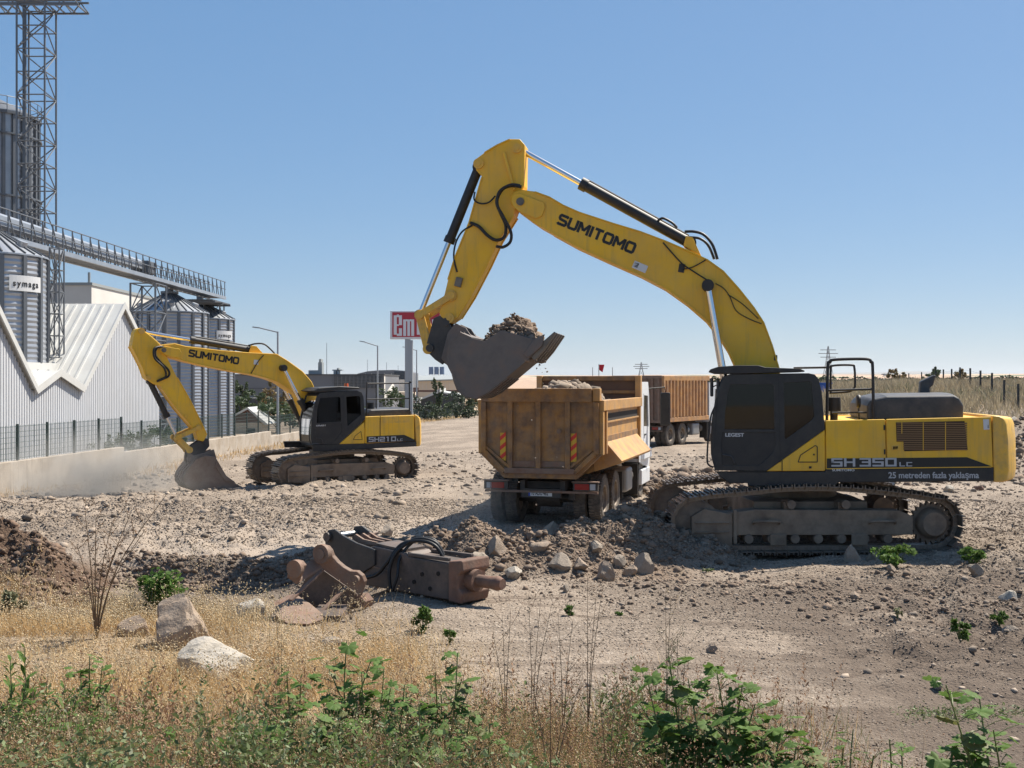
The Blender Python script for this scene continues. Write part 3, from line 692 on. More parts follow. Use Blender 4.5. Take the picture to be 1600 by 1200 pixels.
def bucket(th, fr, S):
    """bucket: two side plates, curved back, floor, wear strips, teeth; coupler ears above"""
    hw = S['bk_hw']; bmt = S.get('bk_mat', 'bucket_steel'); P = lambda L, v=-hw: fr.pts(L, v)
    side = P(S['bk_side']); shell = P(S['bk_shell'])
    b = MB(); th_ = .035
    sh = MB(); m = len(shell)
    ctr = Vector((sum(p[0] for p in side)/len(side), sum(p[1] for p in side)/len(side)))
    inn = []
    for i, p in enumerate(shell):
        a = shell[max(i-1, 0)]; c = shell[min(i+1, m-1)]; d = Vector((c[0]-a[0], c[1]-a[1])).normalized(); nn = Vector((-d.y, d.x))
        if nn.dot(ctr-Vector(p)) < 0: nn = -nn
        inn.append((p[0]+nn.x*.04, p[1]+nn.y*.04))
    sh.prism(list(shell)+inn[::-1], -hw-.006, hw+.006)
    root = sh.build('bucket', bmt, th, smooth=35)
    for ya in (-hw, hw-th_): MB().prism(side, ya, ya+th_).build('side_plate', bmt, root, bevel=.008)
    # wear strips running round the heel
    for y0 in np.linspace(-hw+.02, hw-.12, 5):
        ws = MB(); o2 = []
        for i, p in enumerate(shell[1:-2]):
            i += 1; a = shell[i-1]; c = shell[i+1]; d = Vector((c[0]-a[0], c[1]-a[1])).normalized(); nn = Vector((-d.y, d.x))
            if nn.dot(ctr-Vector(p)) > 0: nn = -nn
            o2.append((p[0]+nn.x*.022, p[1]+nn.y*.022))
        ws.prism(list(shell[1:-2])+o2[::-1], y0, y0+.10); ws.build('wear_strip', bmt, root)
    # side cutters and teeth
    lip = Vector(P([S['bk_lip']])[0]); tip = Vector(P([S['bk_tip']])[0]); d = (tip-lip).normalized(); nn = Vector((-d.y, d.x)); L = (tip-lip).length
    for i in range(5):
        y0 = -hw+.09+(2*hw-.18)*i/4
        t = MB(); a, c = lip-d*.22, tip
        base = [(a.x+nn.x*.075, a.y+nn.y*.075), (a.x-nn.x*.075, a.y-nn.y*.075), (lip.x+d.x*.05-nn.x*.07, lip.y+d.y*.05-nn.y*.07), (c.x-nn.x*.02, c.y-nn.y*.02), (c.x+nn.x*.02, c.y+nn.y*.02), (lip.x+d.x*.05+nn.x*.07, lip.y+d.y*.05+nn.y*.07)]
        t.prism(base, y0-.055, y0+.055); t.build('tooth', 'wear_steel', root, bevel=.012)
    for sd in (-1, 1):
        c = P(S['bk_cut']); MB().prism(c, sd*(hw+.002), sd*(hw+.035)).build('side_cutter', bmt, root, bevel=.008)
    # ears and coupler
    ew = hw*.33
    for sd in (-1, 1):
        MB().prism(fr.pts(S['bk_ear'], -ew), sd*ew-.03, sd*ew+.03).build('ear', bmt, root, bevel=.01)
    cp = MB(); cw = ew-.06
    prof = fr.pts(S['coupler'], -cw)
    cp.prism(prof, -cw-.03, -cw+.03).prism(prof, cw-.03, cw+.03)
    cc = (sum(p[0] for p in prof)/len(prof), sum(p[1] for p in prof)/len(prof))
    cp.prism([(cc[0]+(p[0]-cc[0])*.72, cc[1]+(p[1]-cc[1])*.72) for p in prof], -cw+.03, cw-.03)
    cpo = cp.build('coupler', 'coupler_black', th, bevel=.015)
    for q in S['coupler_pins']:
        p = fr.p3(q[0], q[1], -cw-.03); MB().cyl(p, p-Vector((0, .05, 0)), .075, 16).build('pin_boss', 'coupler_black', cpo, smooth=40)
    return root

def excavator(S):
    o = S['O']; fr = Frame(o, S['yaw']); th = empty('excavator', o, S['yaw']); tag(th, S['label'], 'excavator')
    T = S['track']; hw = S['hw']; k = S['k']
    for side in (-1, 1): crawler(th, T, S['track_yaw']-S['yaw'], side)
    cf = MB()
    cf.box((-1.0*k, -T['gauge']/2+.1, .45*k), (1.0*k, T['gauge']/2-.1, .85*k)).cyl((0, 0, .85*k), (0, 0, 1.12*k), .78*k, 28)
    co = cf.build('center_frame', 'track_frame', th, bevel=.02); co.rotation_euler = (0, 0, S['track_yaw']-S['yaw'])
    MB().cyl((0, 0, 1.0*k), (0, 0, S['deck_z']+.05), .62*k, 28).build('slew_ring', 'black_plastic', th, smooth=40)
    P = lambda L, v=-hw: fr.pts(L, v)
    # deck: long black sill along the near side, cross plate and far side
    dk = MB(); prof = P(S['deck'])
    dk.prism(prof, -hw, -hw+.10); dk.prism(prof, hw-.10, hw)
    zs = [p[1] for p in prof]; x0 = min(p[0] for p in prof); x1 = max(p[0] for p in prof)
    dk.box((x0+.55, -hw+.1, max(zs)-.16), (x1-.02, hw-.1, max(zs)-.03))
    dk.prism([(x0+.15, max(zs)-.03), (x0+.8, min(zs)+.06), (x0+1.6, min(zs)+.02), (x0+1.6, max(zs)-.03)], -hw+.12, -hw+1.0)
    deck = dk.build('deck', 'charcoal', th, bevel=.015)
    zd = max(zs)
    # engine house: side doors, core, counterweight
    for i, (poly, nm) in enumerate(S['panels']):
        pr = P(poly); b = MB().prism(pr, -hw+.006, -hw+.05); d_o = b.build(nm, 'yellow', th, bevel=.018, seg=3)
        MB().prism([(2*0+a, z) for a, z in pr], hw-.05, hw-.006).build(nm, 'yellow', th, bevel=.018, seg=3)
    core = P(S['core']); MB().prism(core, -hw+.05, hw-.05).build('engine_house', 'yellow', th, bevel=.02)
    st = P(S['stripe']); stripe = MB().prism(st, -hw-.0035, -hw+.02).build('stripe', 'decal_black', th)
    cwp = P(S['cw']); cb = MB()
    # counterweight: side profile rounded across the width
    xs0 = min(p[0] for p in cwp); xs1 = max(p[0] for p in cwp); nseg = 14; rings = []
    for j in range(nseg+1):
        u = -1+2*j/nseg; y = u*hw*1.0; bulge = .38*k*(1-abs(u)**2.6)
        rings.append([(p[0]+(bulge if p[0] > (xs0+xs1)/2 else 0), y, p[1]) for p in cwp])
    vs_ = [q for rg in rings for q in rg]; n_ = len(cwp); fs_ = [tuple(range(n_)), tuple(range(nseg*n_, nseg*n_+n_))]
    for j in range(nseg):
        for i in range(n_): fs_.append((j*n_+i, j*n_+(i+1) % n_, (j+1)*n_+(i+1) % n_, (j+1)*n_+i))
    cb.add(vs_, fs_); cb.build('counterweight', 'yellow_worn', th, smooth=35, bevel=.03, seg=3)
    # vent grille
    if 'grille' in S:
        gp = P(S['grille']); gd = MB().prism(gp, -hw-.001, -hw+.03).build('grille', 'grille_dark', th)
        gx0 = min(p[0] for p in gp); gx1 = max(p[0] for p in gp); gz0 = min(p[1] for p in gp); gz1 = max(p[1] for p in gp); ns = 13
        for i in range(ns):
            z = gz0+.02+(gz1-gz0-.04)*(i+.5)/ns; a = gx0+.01 if z > gz0+(gz1-gz0)*.33 else gx0+.12
            MB().box((a, -hw-.012, z-.012), (gx1-.012, -hw-.002, z+.012)).build('slat', 'grille_slat', gd)
        for u in (.08, .38, .69):
            xx = gx0+(gx1-gx0)*u; MB().box((xx-.006, -hw-.016, gz0+.02 if u > .2 else gz0+.3), (xx+.006, -hw-.0125, gz1-.02)).build('grille_bar', 'yellow', gd)
    for nm, poly, m in S['side_bits']:
        MB().prism(P(poly), -hw-.004, -hw+.004).build(nm, m, th)
    for (a, b, c, d) in S['seams']:
        p, q = fr.p3(a, b, -hw), fr.p3(c, d, -hw)
        MB().bar(p-Vector((0, .001, 0)), q-Vector((0, .001, 0)), .006, .014).build('panel_seam', 'decal_black', th)
    # top of the engine house
    hp = P(S['hood'], -hw+.25); hy0, hy1 = -hw+.25, hw-.5
    hb = MB(); n_ = len(hp); cxm = sum(p[0] for p in hp)/n_; zb = min(p[1] for p in hp)
    vs_ = []; nr = 6
    for j in range(nr+1):
        u = -1+2*j/nr; sc = 1-.10*abs(u)**3; y = (hy0+hy1)/2+u*(hy1-hy0)/2
        vs_ += [(cxm+(p[0]-cxm)*(1-.04*abs(u)**3), y, zb+(p[1]-zb)*sc) for p in hp]
    fs_ = [tuple(range(n_)), tuple(range(nr*n_, nr*n_+n_))]+[(j*n_+i, j*n_+(i+1) % n_, (j+1)*n_+(i+1) % n_, (j+1)*n_+i) for j in range(nr) for i in range(n_)]
    hb.add(vs_, fs_); hood = hb.build('hood', 'hood_grey', th, bevel=.04, seg=3)
    if 'stack' in S:
        sp = fr.pts(S['stack'], .2); sx = sum(p[0] for p in sp[:2])/2
        MB().prism(sp, .12, .30).build('exhaust_stack', 'hood_grey', th, bevel=.03, seg=3)
    # handrails
    for rail in S['rails']:
        v = rail[0]; MB().tube(smooth_path([fr.p3(a, b, v) for a, b in rail[1]], 6) if len(rail) > 2 else [fr.p3(a, b, v) for a, b in rail[1]], rail[2] if len(rail) > 2 else .02, 8).build('handrail', 'black_plastic', th, smooth=60)
    for px, py, v, r, hh in S['filters']:
        p = fr.p3(px, py, v); MB().cyl(p-Vector((0,0,hh*.9)), p-Vector((0,0,hh*.2)), r*.55, 16).cyl(p-Vector((0,0,hh*.35)), p+Vector((0,0,hh*.45)), r, 20, r*.95).build('air_prefilter', 'black_plastic', th, smooth=40)
    for px, py, v, rx_, rz_ in S['mirrors']:
        p = fr.p3(px, py, v); mo = MB().lathe([(0, -.03), (rx_*.8, -.03), (rx_, 0), (rx_*.9, .03), (0, .035)], p, 'x', 20).build('mirror', 'black_plastic', th, smooth=40)
        MB().tube([p, p+Vector((.02, .02, -.42))], .014, 6).build('mirror_arm', 'black_plastic', mo)
    # cab
    ci = P(S['cab']); v0 = -hw-.004; v1 = v0+S['cab_w']; dw = P(S['door_win']); rw = P(S['rear_win']); lw = P(S['low_win'])
    cab = MB().plate(ci, [dw, lw, rw], v0, v0+.06).build('cab', 'charcoal', th, bevel=.008)
    MB().plate(ci, [dw, rw], v1-.06, v1).build('cab_far_side', 'charcoal', cab)
    n_ = len(ci)
    sk = MB()
    for i in range(n_):
        a, c = ci[i], ci[(i+1) % n_]
        if i in S['cab_front']: continue
        A, C = Vector((a[0], 0, a[1])), Vector((c[0], 0, c[1])); e = (C-A).normalized(); nn = Vector((-e.z, 0, e.x))
        q = [A, C, C+nn*.035, A+nn*.035] if (nn.dot(Vector((sum(p[0] for p in ci)/n_, 0, sum(p[1] for p in ci)/n_))-A) > 0) else [A, C, C-nn*.035, A-nn*.035]
        sk.add([(p.x, v0+.06, p.z) for p in q]+[(p.x, v1-.06, p.z) for p in q], [(0,1,2,3),(7,6,5,4),(0,4,5,1),(1,5,6,2),(2,6,7,3),(3,7,4,0)])
    sk.build('cab_shell', 'charcoal', cab)
    fa, fb = S['cab_front'][0], S['cab_front'][-1]+1
    gl = MB()
    for i in S['cab_front']:
        a, c = ci[i], ci[(i+1) % n_]
        gl.add([(a[0]+.02, v0+.06, a[1]), (c[0]+.02, v0+.06, c[1]), (c[0]+.02, v1-.06, c[1]), (a[0]+.02, v1-.06, a[1])], [(0,1,2,3)])
    gl.build('windscreen', 'cab_glass', cab)
    for poly, nm in ((dw, 'door_window'), (rw, 'rear_side_window')):
        MB().prism(poly, v0+.02, v0+.026).build(nm, 'cab_glass', cab); MB().prism(poly, v1-.034, v1-.028).build(nm, 'cab_glass', cab)
    MB().prism(lw, v0+.012, v0+.03).build('lower_door_panel', 'black_plastic', cab)
    wz = [p[1] for p in dw]; wx = [p[0] for p in dw]
    xm = wx[0]+(max(wx)-wx[0])*.62
    # operator's seat
    sx, sz = min(wx)+.62*k, min(wz)-.30*k
    MB().box((sx-.25, v0+.3, sz), (sx+.25, v0+.75, sz+.14)).box((sx+.18, v0+.3, sz+.1), (sx+.32, v0+.75, sz+.78)).box((sx+.2, v0+.4, sz+.8), (sx+.3, v0+.65, sz+1.0)).box((sx-.3, v0+.12, sz+.05), (sx+.2, v0+.24, sz+.3)).box((sx-.2, v0+.35, min(p[1] for p in ci)+.05), (sx+.2, v0+.7, sz)).build('operator_seat', 'seat_cloth', cab, bevel=.03)
    MB().box((max(wx)-.10, v0+.027, min(wz)), (max(wx)-.07, v0+.05, max(wz))).box((min(wx)+.33*k, v0+.027, min(wz)), (min(wx)+.35*k, v0+.045, max(wz))).build('window_bar', 'black_plastic', cab)
    rg = P(S['roof_guard']); MB().prism(rg, v0-.04, v1+.05).build('roof_guard', 'black_plastic', cab, bevel=.03, seg=3)
    hp_ = [fr.p3(a, b, v0-.07) for a, b in S['grab']]
    MB().tube(smooth_path(hp_, 6), .016, 7).build('grab_rail', 'black_plastic', cab, smooth=60)
    for seg in S['cab_seams']:
        p, q = [fr.p3(a, b, v0) for a, b in (seg[:2], seg[2:])]
        MB().bar(p-Vector((0, .0015, 0)), q-Vector((0, .0015, 0)), .006, .014).build('door_seam', 'decal_black', cab)
    dh = fr.p3(*S['handle'], v0); MB().tube(smooth_path([dh+Vector((-.13, 0, .06)), dh+Vector((-.1, -.035, .055)), dh+Vector((.02, -.035, .03)), dh+Vector((.07, -.03, -.08)), dh+Vector((.08, 0, -.1))], 4), .013, 6).build('door_handle', 'hood_grey', cab, smooth=60)
    for px, py, dv in S['cab_mirror']:
        p = fr.p3(px, py, v0+dv); mm = MB().box((p.x-.04, p.y-.09, p.z-.17), (p.x+.02, p.y+.09, p.z+.17)).build('cab_mirror', 'hood_grey', cab, bevel=.02)
        MB().tube([p, p+Vector((.12, .05, .06)), p+Vector((.2, .08, -.1))], .012, 6).build('mirror_arm', 'black_plastic', mm)
    lx, lz = fr.loc(*S['legest_px'], v0); text('LEGEST', S['legest_sz'], 'decal_white', cab, face_mtx(lx, v0+.009, lz), sx=1.15, bold=.002)
    if 'beacon' in S:
        p = fr.p3(*S['beacon'], -hw+.35); MB().cyl(p-Vector((0,0,.09)), p+Vector((0,0,.07)), .075, 14, .06).build('beacon', 'orange_lens', th, smooth=40)
    # boom
    bw = S['boom_w']; bp = P(S['boom'], -bw)
    boom = MB().prism(bp, -bw, bw).build('boom', 'yellow', th, bevel=.022, seg=2)
    for ed in S['boom_flange']:   # welded edge strips along top and belly
        pp = [fr.p3(a, b, -bw) for a, b in ed]
        for s2 in (-1, 1): MB().tube([Vector((p.x, s2*(bw+.004), p.z)) for p in pp], .018, 5).build('edge_strip', 'yellow', boom)
    wp = fr.p3(*S['brand_a'], -bw); wq = fr.p3(*S['brand_b'], -bw); ang = math.atan2(wq.z-wp.z, wq.x-wp.x); Lw = (wq-wp).length
    stroke_text('SUMITOMO', Lw, S['brand_h'], 'decal_black', boom, Matrix.Translation((wp.x, -bw-.002, wp.z)) @ Matrix.Rotation(-ang, 4, 'Y') @ Matrix.Rotation(R(90), 4, 'X'))
    for nm, px, py, w_, h_, a_, m in S['boom_bits']:
        p = fr.p3(px, py, -bw); d = MB().box((-w_/2, -.012, -h_/2), (w_/2, .004, h_/2)).build(nm, m, boom); d.location = p; d.rotation_euler = (0, a_, 0)
    # tip plates of the boom
    for s2 in (-1, 1):
        c = MB().prism(P(S['tip_plate'], -bw), s2*(bw+.02)-.02, s2*(bw+.02)+.02).build('tip_plate', 'yellow', boom, bevel=.01)
    # arm
    aw = S['arm_w']; arm = MB().prism(P(S['arm'], -aw), -aw, aw).build('arm', 'yellow', th, bevel=.022, seg=2)
    for ed in S['arm_flange']:
        pp = [fr.p3(a, b, -aw) for a, b in ed]
        for s2 in (-1, 1): MB().tube([Vector((p.x, s2*(aw+.004), p.z)) for p in pp], .02, 5).build('edge_strip', 'yellow', arm)
    for q in S['arm_bosses']:
        p = fr.p3(q[0], q[1], -aw); MB().cyl(p+Vector((0, .02, 0)), p-Vector((0, .045, 0)), q[2], 18).cyl(p-Vector((0, .045, 0)), p-Vector((0, .06, 0)), q[2]*.5, 12).build('pin_boss', 'yellow_worn', arm, smooth=40)
    p = fr.p3(*S['boom_tip_pin'], -bw-.04); MB().cyl(p+Vector((0, .02, 0)), p-Vector((0, .03, 0)), .075*k, 18).build('pin', 'wear_steel', boom, smooth=40)
    for nm, px, py, w_, h_, a_, m in S['arm_bits']:
        p = fr.p3(px, py, -aw); d = MB().box((-w_/2, -.06, -h_/2), (w_/2, .004, h_/2)).build(nm, m, arm, bevel=.01); d.location = p; d.rotation_euler = (0, a_, 0)
    # cylinders
    a, b = S['arm_cyl']; cylinder(th, fr.p3(*a, 0), fr.p3(*b, 0), S['arm_split'], .105*k, .058*k, 'arm_cylinder', 'arm_cylinder_rod')
    for s2 in (-1, 1): MB().prism(P(S['arm_cyl_lug'], 0), s2*.15-.02, s2*.15+.02).build('cylinder_lug', 'yellow', boom, bevel=.01)
    a, b = S['bkt_cyl']; cylinder(th, fr.p3(*a, 0), fr.p3(*b, 0), S['bkt_split'], .092*k, .052*k, 'bucket_cylinder', 'bucket_cylinder_rod')
    a, b = S['boom_cyl']
    for s2 in (-1, 1):
        v = s2*(bw+.14); pa, pb = fr.p3(*a, -bw-.14), fr.p3(*b, -bw-.14); pa.y = pb.y = v
        cylinder(th, pa, pb, S['boom_split'], .10*k, .058*k, 'boom_cylinder', 'boom_cylinder_rod')
        MB().cyl((pb.x, s2*(bw-.01), pb.z), (pb.x, s2*(bw+.22), pb.z), .11*k, 18).build('pin_boss', 'black_plastic', boom, smooth=40)
    # bucket linkage
    for nm, (a, b), v, w_, h_ in S['links']:
        for s2 in (-1, 1):
            A, B = fr.p3(*a, -v), fr.p3(*b, -v); A.y = B.y = s2*v
            MB().bar(A, B, .05, h_, up=(0, 1, 0) if False else (0, 0, 1)).cyl(A-Vector((0, .035, 0)), A+Vector((0, .035, 0)), h_*.62, 14).cyl(B-Vector((0, .035, 0)), B+Vector((0, .035, 0)), h_*.62, 14).build(nm, 'yellow_worn', th, bevel=.01)
    for hs in S['hoses']:
        hose(th, [fr.p3(a, b, v) for a, b, v in hs[0]], hs[1])
    bucket(th, fr, S)
    # model lettering and notices
    lx, lz = fr.loc(*S['model_px'], -hw); w_, h_ = S['model_sz']; tilt = S.get('tilt', 0)
    x_end = block_text(S['model'], w_, h_, w_*.14, th, face_mtx(lx, -hw-.004, lz, tilt), 'decal_grey')
    block_text('LC', w_*.5, h_*.5, w_*.12, th, face_mtx(lx+x_end+.02, -hw-.004, lz+math.tan(tilt)*x_end, tilt), 'decal_grey')
    for body, px, py, sz, m, sx, bold in S['texts']:
        lx, lz = fr.loc(px, py, -hw); text(body, sz, m, th, face_mtx(lx, -hw-.005, lz, tilt), sx=sx, bold=bold)
    return th, fr

BIG = dict(label='large yellow excavator on the right with raised arm over the truck', O=(5.19, 21.3, 0.03), yaw=R(-9), track_yaw=R(1), hw=1.50, k=1.0, deck_z=1.25, cab_w=1.06, tilt=R(.8),
  track=dict(gauge=2.60, shoe=.60, fx=-2.02, fr=.48, rx=2.05, rr=.46, top=[(-1.2, 1.06), (-.45, 1.13), (.45, 1.13), (1.15, 1.07)], pitch=.203,
             low=[-1.15, -.75, -.35, .05, .45, .85, 1.25], guard=[-.65, .75], carrier=[-.42, .52], step=[-.85, 1.15]),
  deck=[(1119, 737), (1290, 737), (1290, 733), (1553, 730), (1553, 752), (1310, 754), (1305, 760), (1170, 760), (1168, 755), (1140, 755), (1125, 745)],
  panels=[([(1290, 657), (1383, 655), (1385, 735), (1291, 736)], 'side_door'), ([(1384.5, 655), (1549, 651), (1552, 730.5), (1386.5, 735)], 'side_door'),
          ([(1197, 736.5), (1289, 671), (1289.5, 736)], 'side_panel')],
  core=[(1291, 658.5), (1548, 653.5), (1550, 730), (1225, 735), (1291, 680)],
  stripe=[(1292, 716.5), (1511, 714.5), (1549, 728.5), (1549.5, 731.5), (1292, 736)],
  cw=[(1551, 649.5), (1561, 650), (1568, 654), (1572, 663), (1574.5, 690), (1575.5, 735), (1573, 751), (1566, 753.5), (1553, 753.5)],
  grille=[(1400, 660), (1507, 658), (1512, 703), (1413, 705), (1412, 690), (1401, 690)],
  side_bits=[('warning_decal', [(1536, 655), (1545, 655), (1546, 671), (1537, 671.5)], 'decal_white'), ('hinge', [(1380.5, 664), (1383, 664), (1383, 672), (1380.5, 672)], 'decal_black'), ('hinge', [(1381, 702), (1383.5, 702), (1383.5, 710), (1381, 710)], 'decal_black'), ('lock_barrel', [(1270.5, 709), (1273, 709), (1273, 711.5), (1270.5, 711.5)], 'decal_black'), ('fuel_drain_cap', [(1264, 728.5), (1268, 728.5), (1268, 732), (1264, 732)], 'decal_black'), ('warning_pictogram', [(1543, 664), (1545, 664), (1545, 669), (1543, 669)], 'decal_black'), ('door_latch', [(1393, 696), (1405, 695.5), (1405.5, 703), (1393.5, 703.5)], 'yellow_worn'),
             ('latch_recess', [(1395, 697.5), (1403, 697), (1403, 702), (1395.5, 702.5)], 'grille_dark'), ('trim_line', [(1292, 731.8), (1549, 728.9), (1549.5, 730.2), (1292, 733.2)], 'yellow')],
  seams=[(1247, 722, 1251, 711), (1251, 711, 1274, 696), (1274, 696, 1277, 698), (1277, 698, 1277, 722), (1277, 722, 1247, 722), (1222, 719, 1222, 736)],
  hood=[(1352, 657), (1352, 632), (1358, 621), (1380, 616.5), (1384, 615.5), (1494, 614), (1502, 618), (1509, 631), (1509, 655)],
  stack=[(1436, 616), (1452, 616), (1452, 606), (1457, 602), (1461, 588), (1460, 585), (1437, 596)],
  rails=[(-1.30, [(1292, 660), (1293.5, 574), (1297, 566), (1304, 562), (1353, 561), (1361, 566), (1363.5, 574), (1365, 655)], .026),
         (-1.30, [(1294, 610), (1364, 608)], .02), (-.35, [(1298, 615), (1298, 578), (1301, 571.5), (1330, 570.5), (1335, 575), (1336, 600), (1334, 607), (1325, 612), (1296, 614)], .021),
         (.6, [(1240, 575), (1300, 574)], .02), (-1.2, [(1300, 645), (1356, 644.5)], .016)],
  filters=[(1303, 633, -.9, .12, .30)], mirrors=[(1341, 627, -1.15, .12, .13)],
  cab=[(1117, 735), (1112, 716), (1111.5, 690), (1114, 655), (1120, 620), (1127, 596), (1131, 588), (1142, 584.5), (1264, 583), (1273, 585), (1279, 592), (1284, 612), (1289, 671), (1198, 736)],
  cab_front=[1, 2, 3, 4, 5],
  door_win=[(1141, 601), (1206, 600), (1209, 603), (1210, 671), (1132, 671), (1133, 645), (1137, 615)], low_win=[(1129, 676), (1211, 676), (1211, 700), (1205, 710), (1186, 727), (1129, 727), (1127, 700)],
  rear_win=[(1225, 598), (1265, 596), (1268, 600), (1272, 651), (1268, 657), (1228, 686), (1226, 684)],
  roof_guard=[(1108, 581), (1110, 577), (1122, 573), (1150, 571), (1185, 571), (1196, 574), (1250, 576), (1257, 579), (1257, 581), (1150, 584), (1118, 584)],
  grab=[(1119, 632), (1111, 650), (1107, 680), (1105, 715), (1107, 726), (1115, 730)],
  cab_seams=[(1216, 592, 1219, 722), (1117, 737, 1197, 737), (1121, 620, 1116, 700)], handle=(1141, 716), cab_mirror=[(1113, 605, .95), (1123, 608, .3)], legest_px=(1133, 682), legest_sz=.085,
  boom_w=.31,
  boom=[(797, 317), (798, 306), (804, 299), (813, 296), (836, 299), (858, 307), (880, 320), (905, 331), (960, 349), (1000, 361), (1040, 376), (1075, 391), (1105, 405), (1130, 423), (1155, 451), (1178, 480), (1193, 503), (1206, 538), (1218, 577), (1232, 655), (1215, 672), (1192, 655), (1150, 573), (1140, 551), (1125, 527), (1105, 502), (1075, 476), (1040, 451), (1000, 430), (950, 408), (900, 385), (860, 363), (842, 353), (826, 342), (806, 327)],
  boom_flange=[[(836, 300), (858, 308), (880, 321), (905, 332), (960, 350), (1000, 362), (1040, 377), (1075, 392), (1105, 406), (1130, 424), (1155, 452), (1178, 481), (1193, 504), (1206, 539), (1217, 576)], [(1150, 572), (1140, 550), (1125, 526), (1105, 501), (1075, 475), (1040, 450), (1000, 429), (950, 407), (900, 384), (860, 362)]],
  brand_a=(870, 350), brand_b=(988, 397), brand_h=.21,
  boom_bits=[('warning_decal', 1000, 417, .27, .14, R(24), 'decal_white'), ('warning_triangle', 994, 414, .09, .09, R(24), 'decal_black'), ('work_lamp', 1065, 419, .11, .16, R(10), 'black_plastic'), ('hose_clamp', 1212, 559, .06, .10, 0, 'black_plastic')],
  tip_plate=[(800, 316), (800, 308), (806, 303), (814, 303), (850, 317), (852, 325), (847, 338), (838, 342), (812, 331), (803, 324)],
  boom_tip_pin=(813, 315), arm_w=.23,
  arm=[(741, 254), (745, 247), (757, 238), (777, 226), (797, 217), (812, 217), (820, 226), (819, 290), (803, 335), (779, 373), (761, 412), (735, 462), (714, 497), (702, 505), (690, 500), (686, 488), (695, 457), (700, 436), (711, 401), (733, 347), (753, 276), (744, 266)],
  arm_flange=[[(757, 239), (777, 227), (797, 218)], [(803, 336), (779, 374), (761, 413), (735, 463), (714, 496)], [(753, 277), (733, 348), (711, 402), (700, 437)]],
  arm_bosses=[(748, 256, .10), (808, 232, .09), (705, 462, .11), (702, 497, .10)],
  arm_bits=[('work_lamp', 717, 441, .13, .18, R(15), 'wear_steel'), ('reinforcement', 796, 268, .05, .75, R(-15), 'yellow')],
  arm_cyl=((1078, 380), (809, 232)), arm_split=.62, arm_cyl_lug=[(1068, 385), (1072, 370), (1082, 372), (1096, 402)],
  bkt_cyl=((748, 262), (656, 492)), bkt_split=.50, boom_cyl=((1150, 690), (1106, 446)), boom_split=.33,
  links=[('rocker_link', ((705, 462), (656, 492)), .27, .05, .13), ('bucket_link', ((656, 492), (669, 545)), .20, .05, .17)],
  hoses=[([(815, 292, -.33), (800, 290, -.36), (785, 296, -.38), (776, 315, -.38), (782, 333, -.36), (790, 352, -.34), (788, 370, -.33), (775, 375, -.32), (762, 368, -.30), (748, 354, -.27), (735, 348, -.26)], .032),
         ([(812, 290, -.30), (797, 289, -.40), (780, 300, -.42), (777, 320, -.42), (786, 338, -.40), (798, 362, -.38), (797, 378, -.36), (786, 386, -.36), (776, 385, -.30)], .030),
         ([(742, 300, -.24), (741, 312, -.28), (751, 318, -.30), (764, 316, -.30), (774, 306, -.30)], .016),
         ([(738, 352, -.24), (722, 362, -.24), (712, 380, -.24), (709, 402, -.24), (714, 425, -.24)], .018),
         ([(1028, 345, -.08), (1036, 341, -.09), (1050, 348, -.09), (1058, 356, -.09)], .024),
         ([(1070, 362, -.09), (1085, 362, -.12), (1100, 367, -.14), (1113, 382, -.18), (1121, 405, -.2)], .028), ([(1078, 371, -.05), (1094, 373, -.10), (1107, 384, -.12), (1116, 405, -.14)], .026),
         ([(1036, 379, -.33), (1050, 395, -.34), (1066, 412, -.34), (1085, 425, -.34), (1104, 437, -.34)], .013), ([(1066, 421, -.34), (1083, 417, -.34), (1103, 406, -.34)], .011),
         ([(1118, 443, -.34), (1130, 450, -.34), (1140, 463, -.34), (1150, 485, -.34), (1168, 497, -.34), (1190, 506, -.34)], .009), ([(1137, 460, -.34), (1160, 475, -.34), (1185, 498, -.34)], .009)],
  bk_hw=.80,
  bk_side=[(697, 566), (703, 532), (720, 519), (737, 528), (757, 533), (783, 516), (834, 530), (851, 522), (846, 542), (822, 563), (790, 590), (762, 612), (745, 621), (728, 620), (714, 609), (709, 594), (706, 583)],
  bk_shell=[(737, 527), (719, 519), (703, 532), (699, 555), (700, 570), (707, 584), (710, 596), (715, 609), (728, 620), (745, 622), (762, 613), (790, 591), (822, 564), (845, 543)],
  bk_lip=(843, 546), bk_tip=(867, 519), bk_cut=[(834, 531), (851, 522), (847, 541), (825, 559), (818, 553)],
  bk_ear=[(690, 560), (700, 520), (712, 505), (728, 512), (740, 530), (722, 575), (700, 572)],
  coupler=[(667, 536), (678, 497), (688, 493), (701, 503), (706, 513), (698, 560), (692, 570), (680, 562), (664, 546)], coupler_pins=[(672, 544), (697, 503)],
  model='SH 350', model_px=(1299, 729), model_sz=(.185, .145),
  texts=[('SUMITOMO', 1300, 736.2, .055, 'decal_white', 1.3, .001), ('25 metreden fazla yaklaşma', 1388, 747, .145, 'decal_grey', .90, .003)])

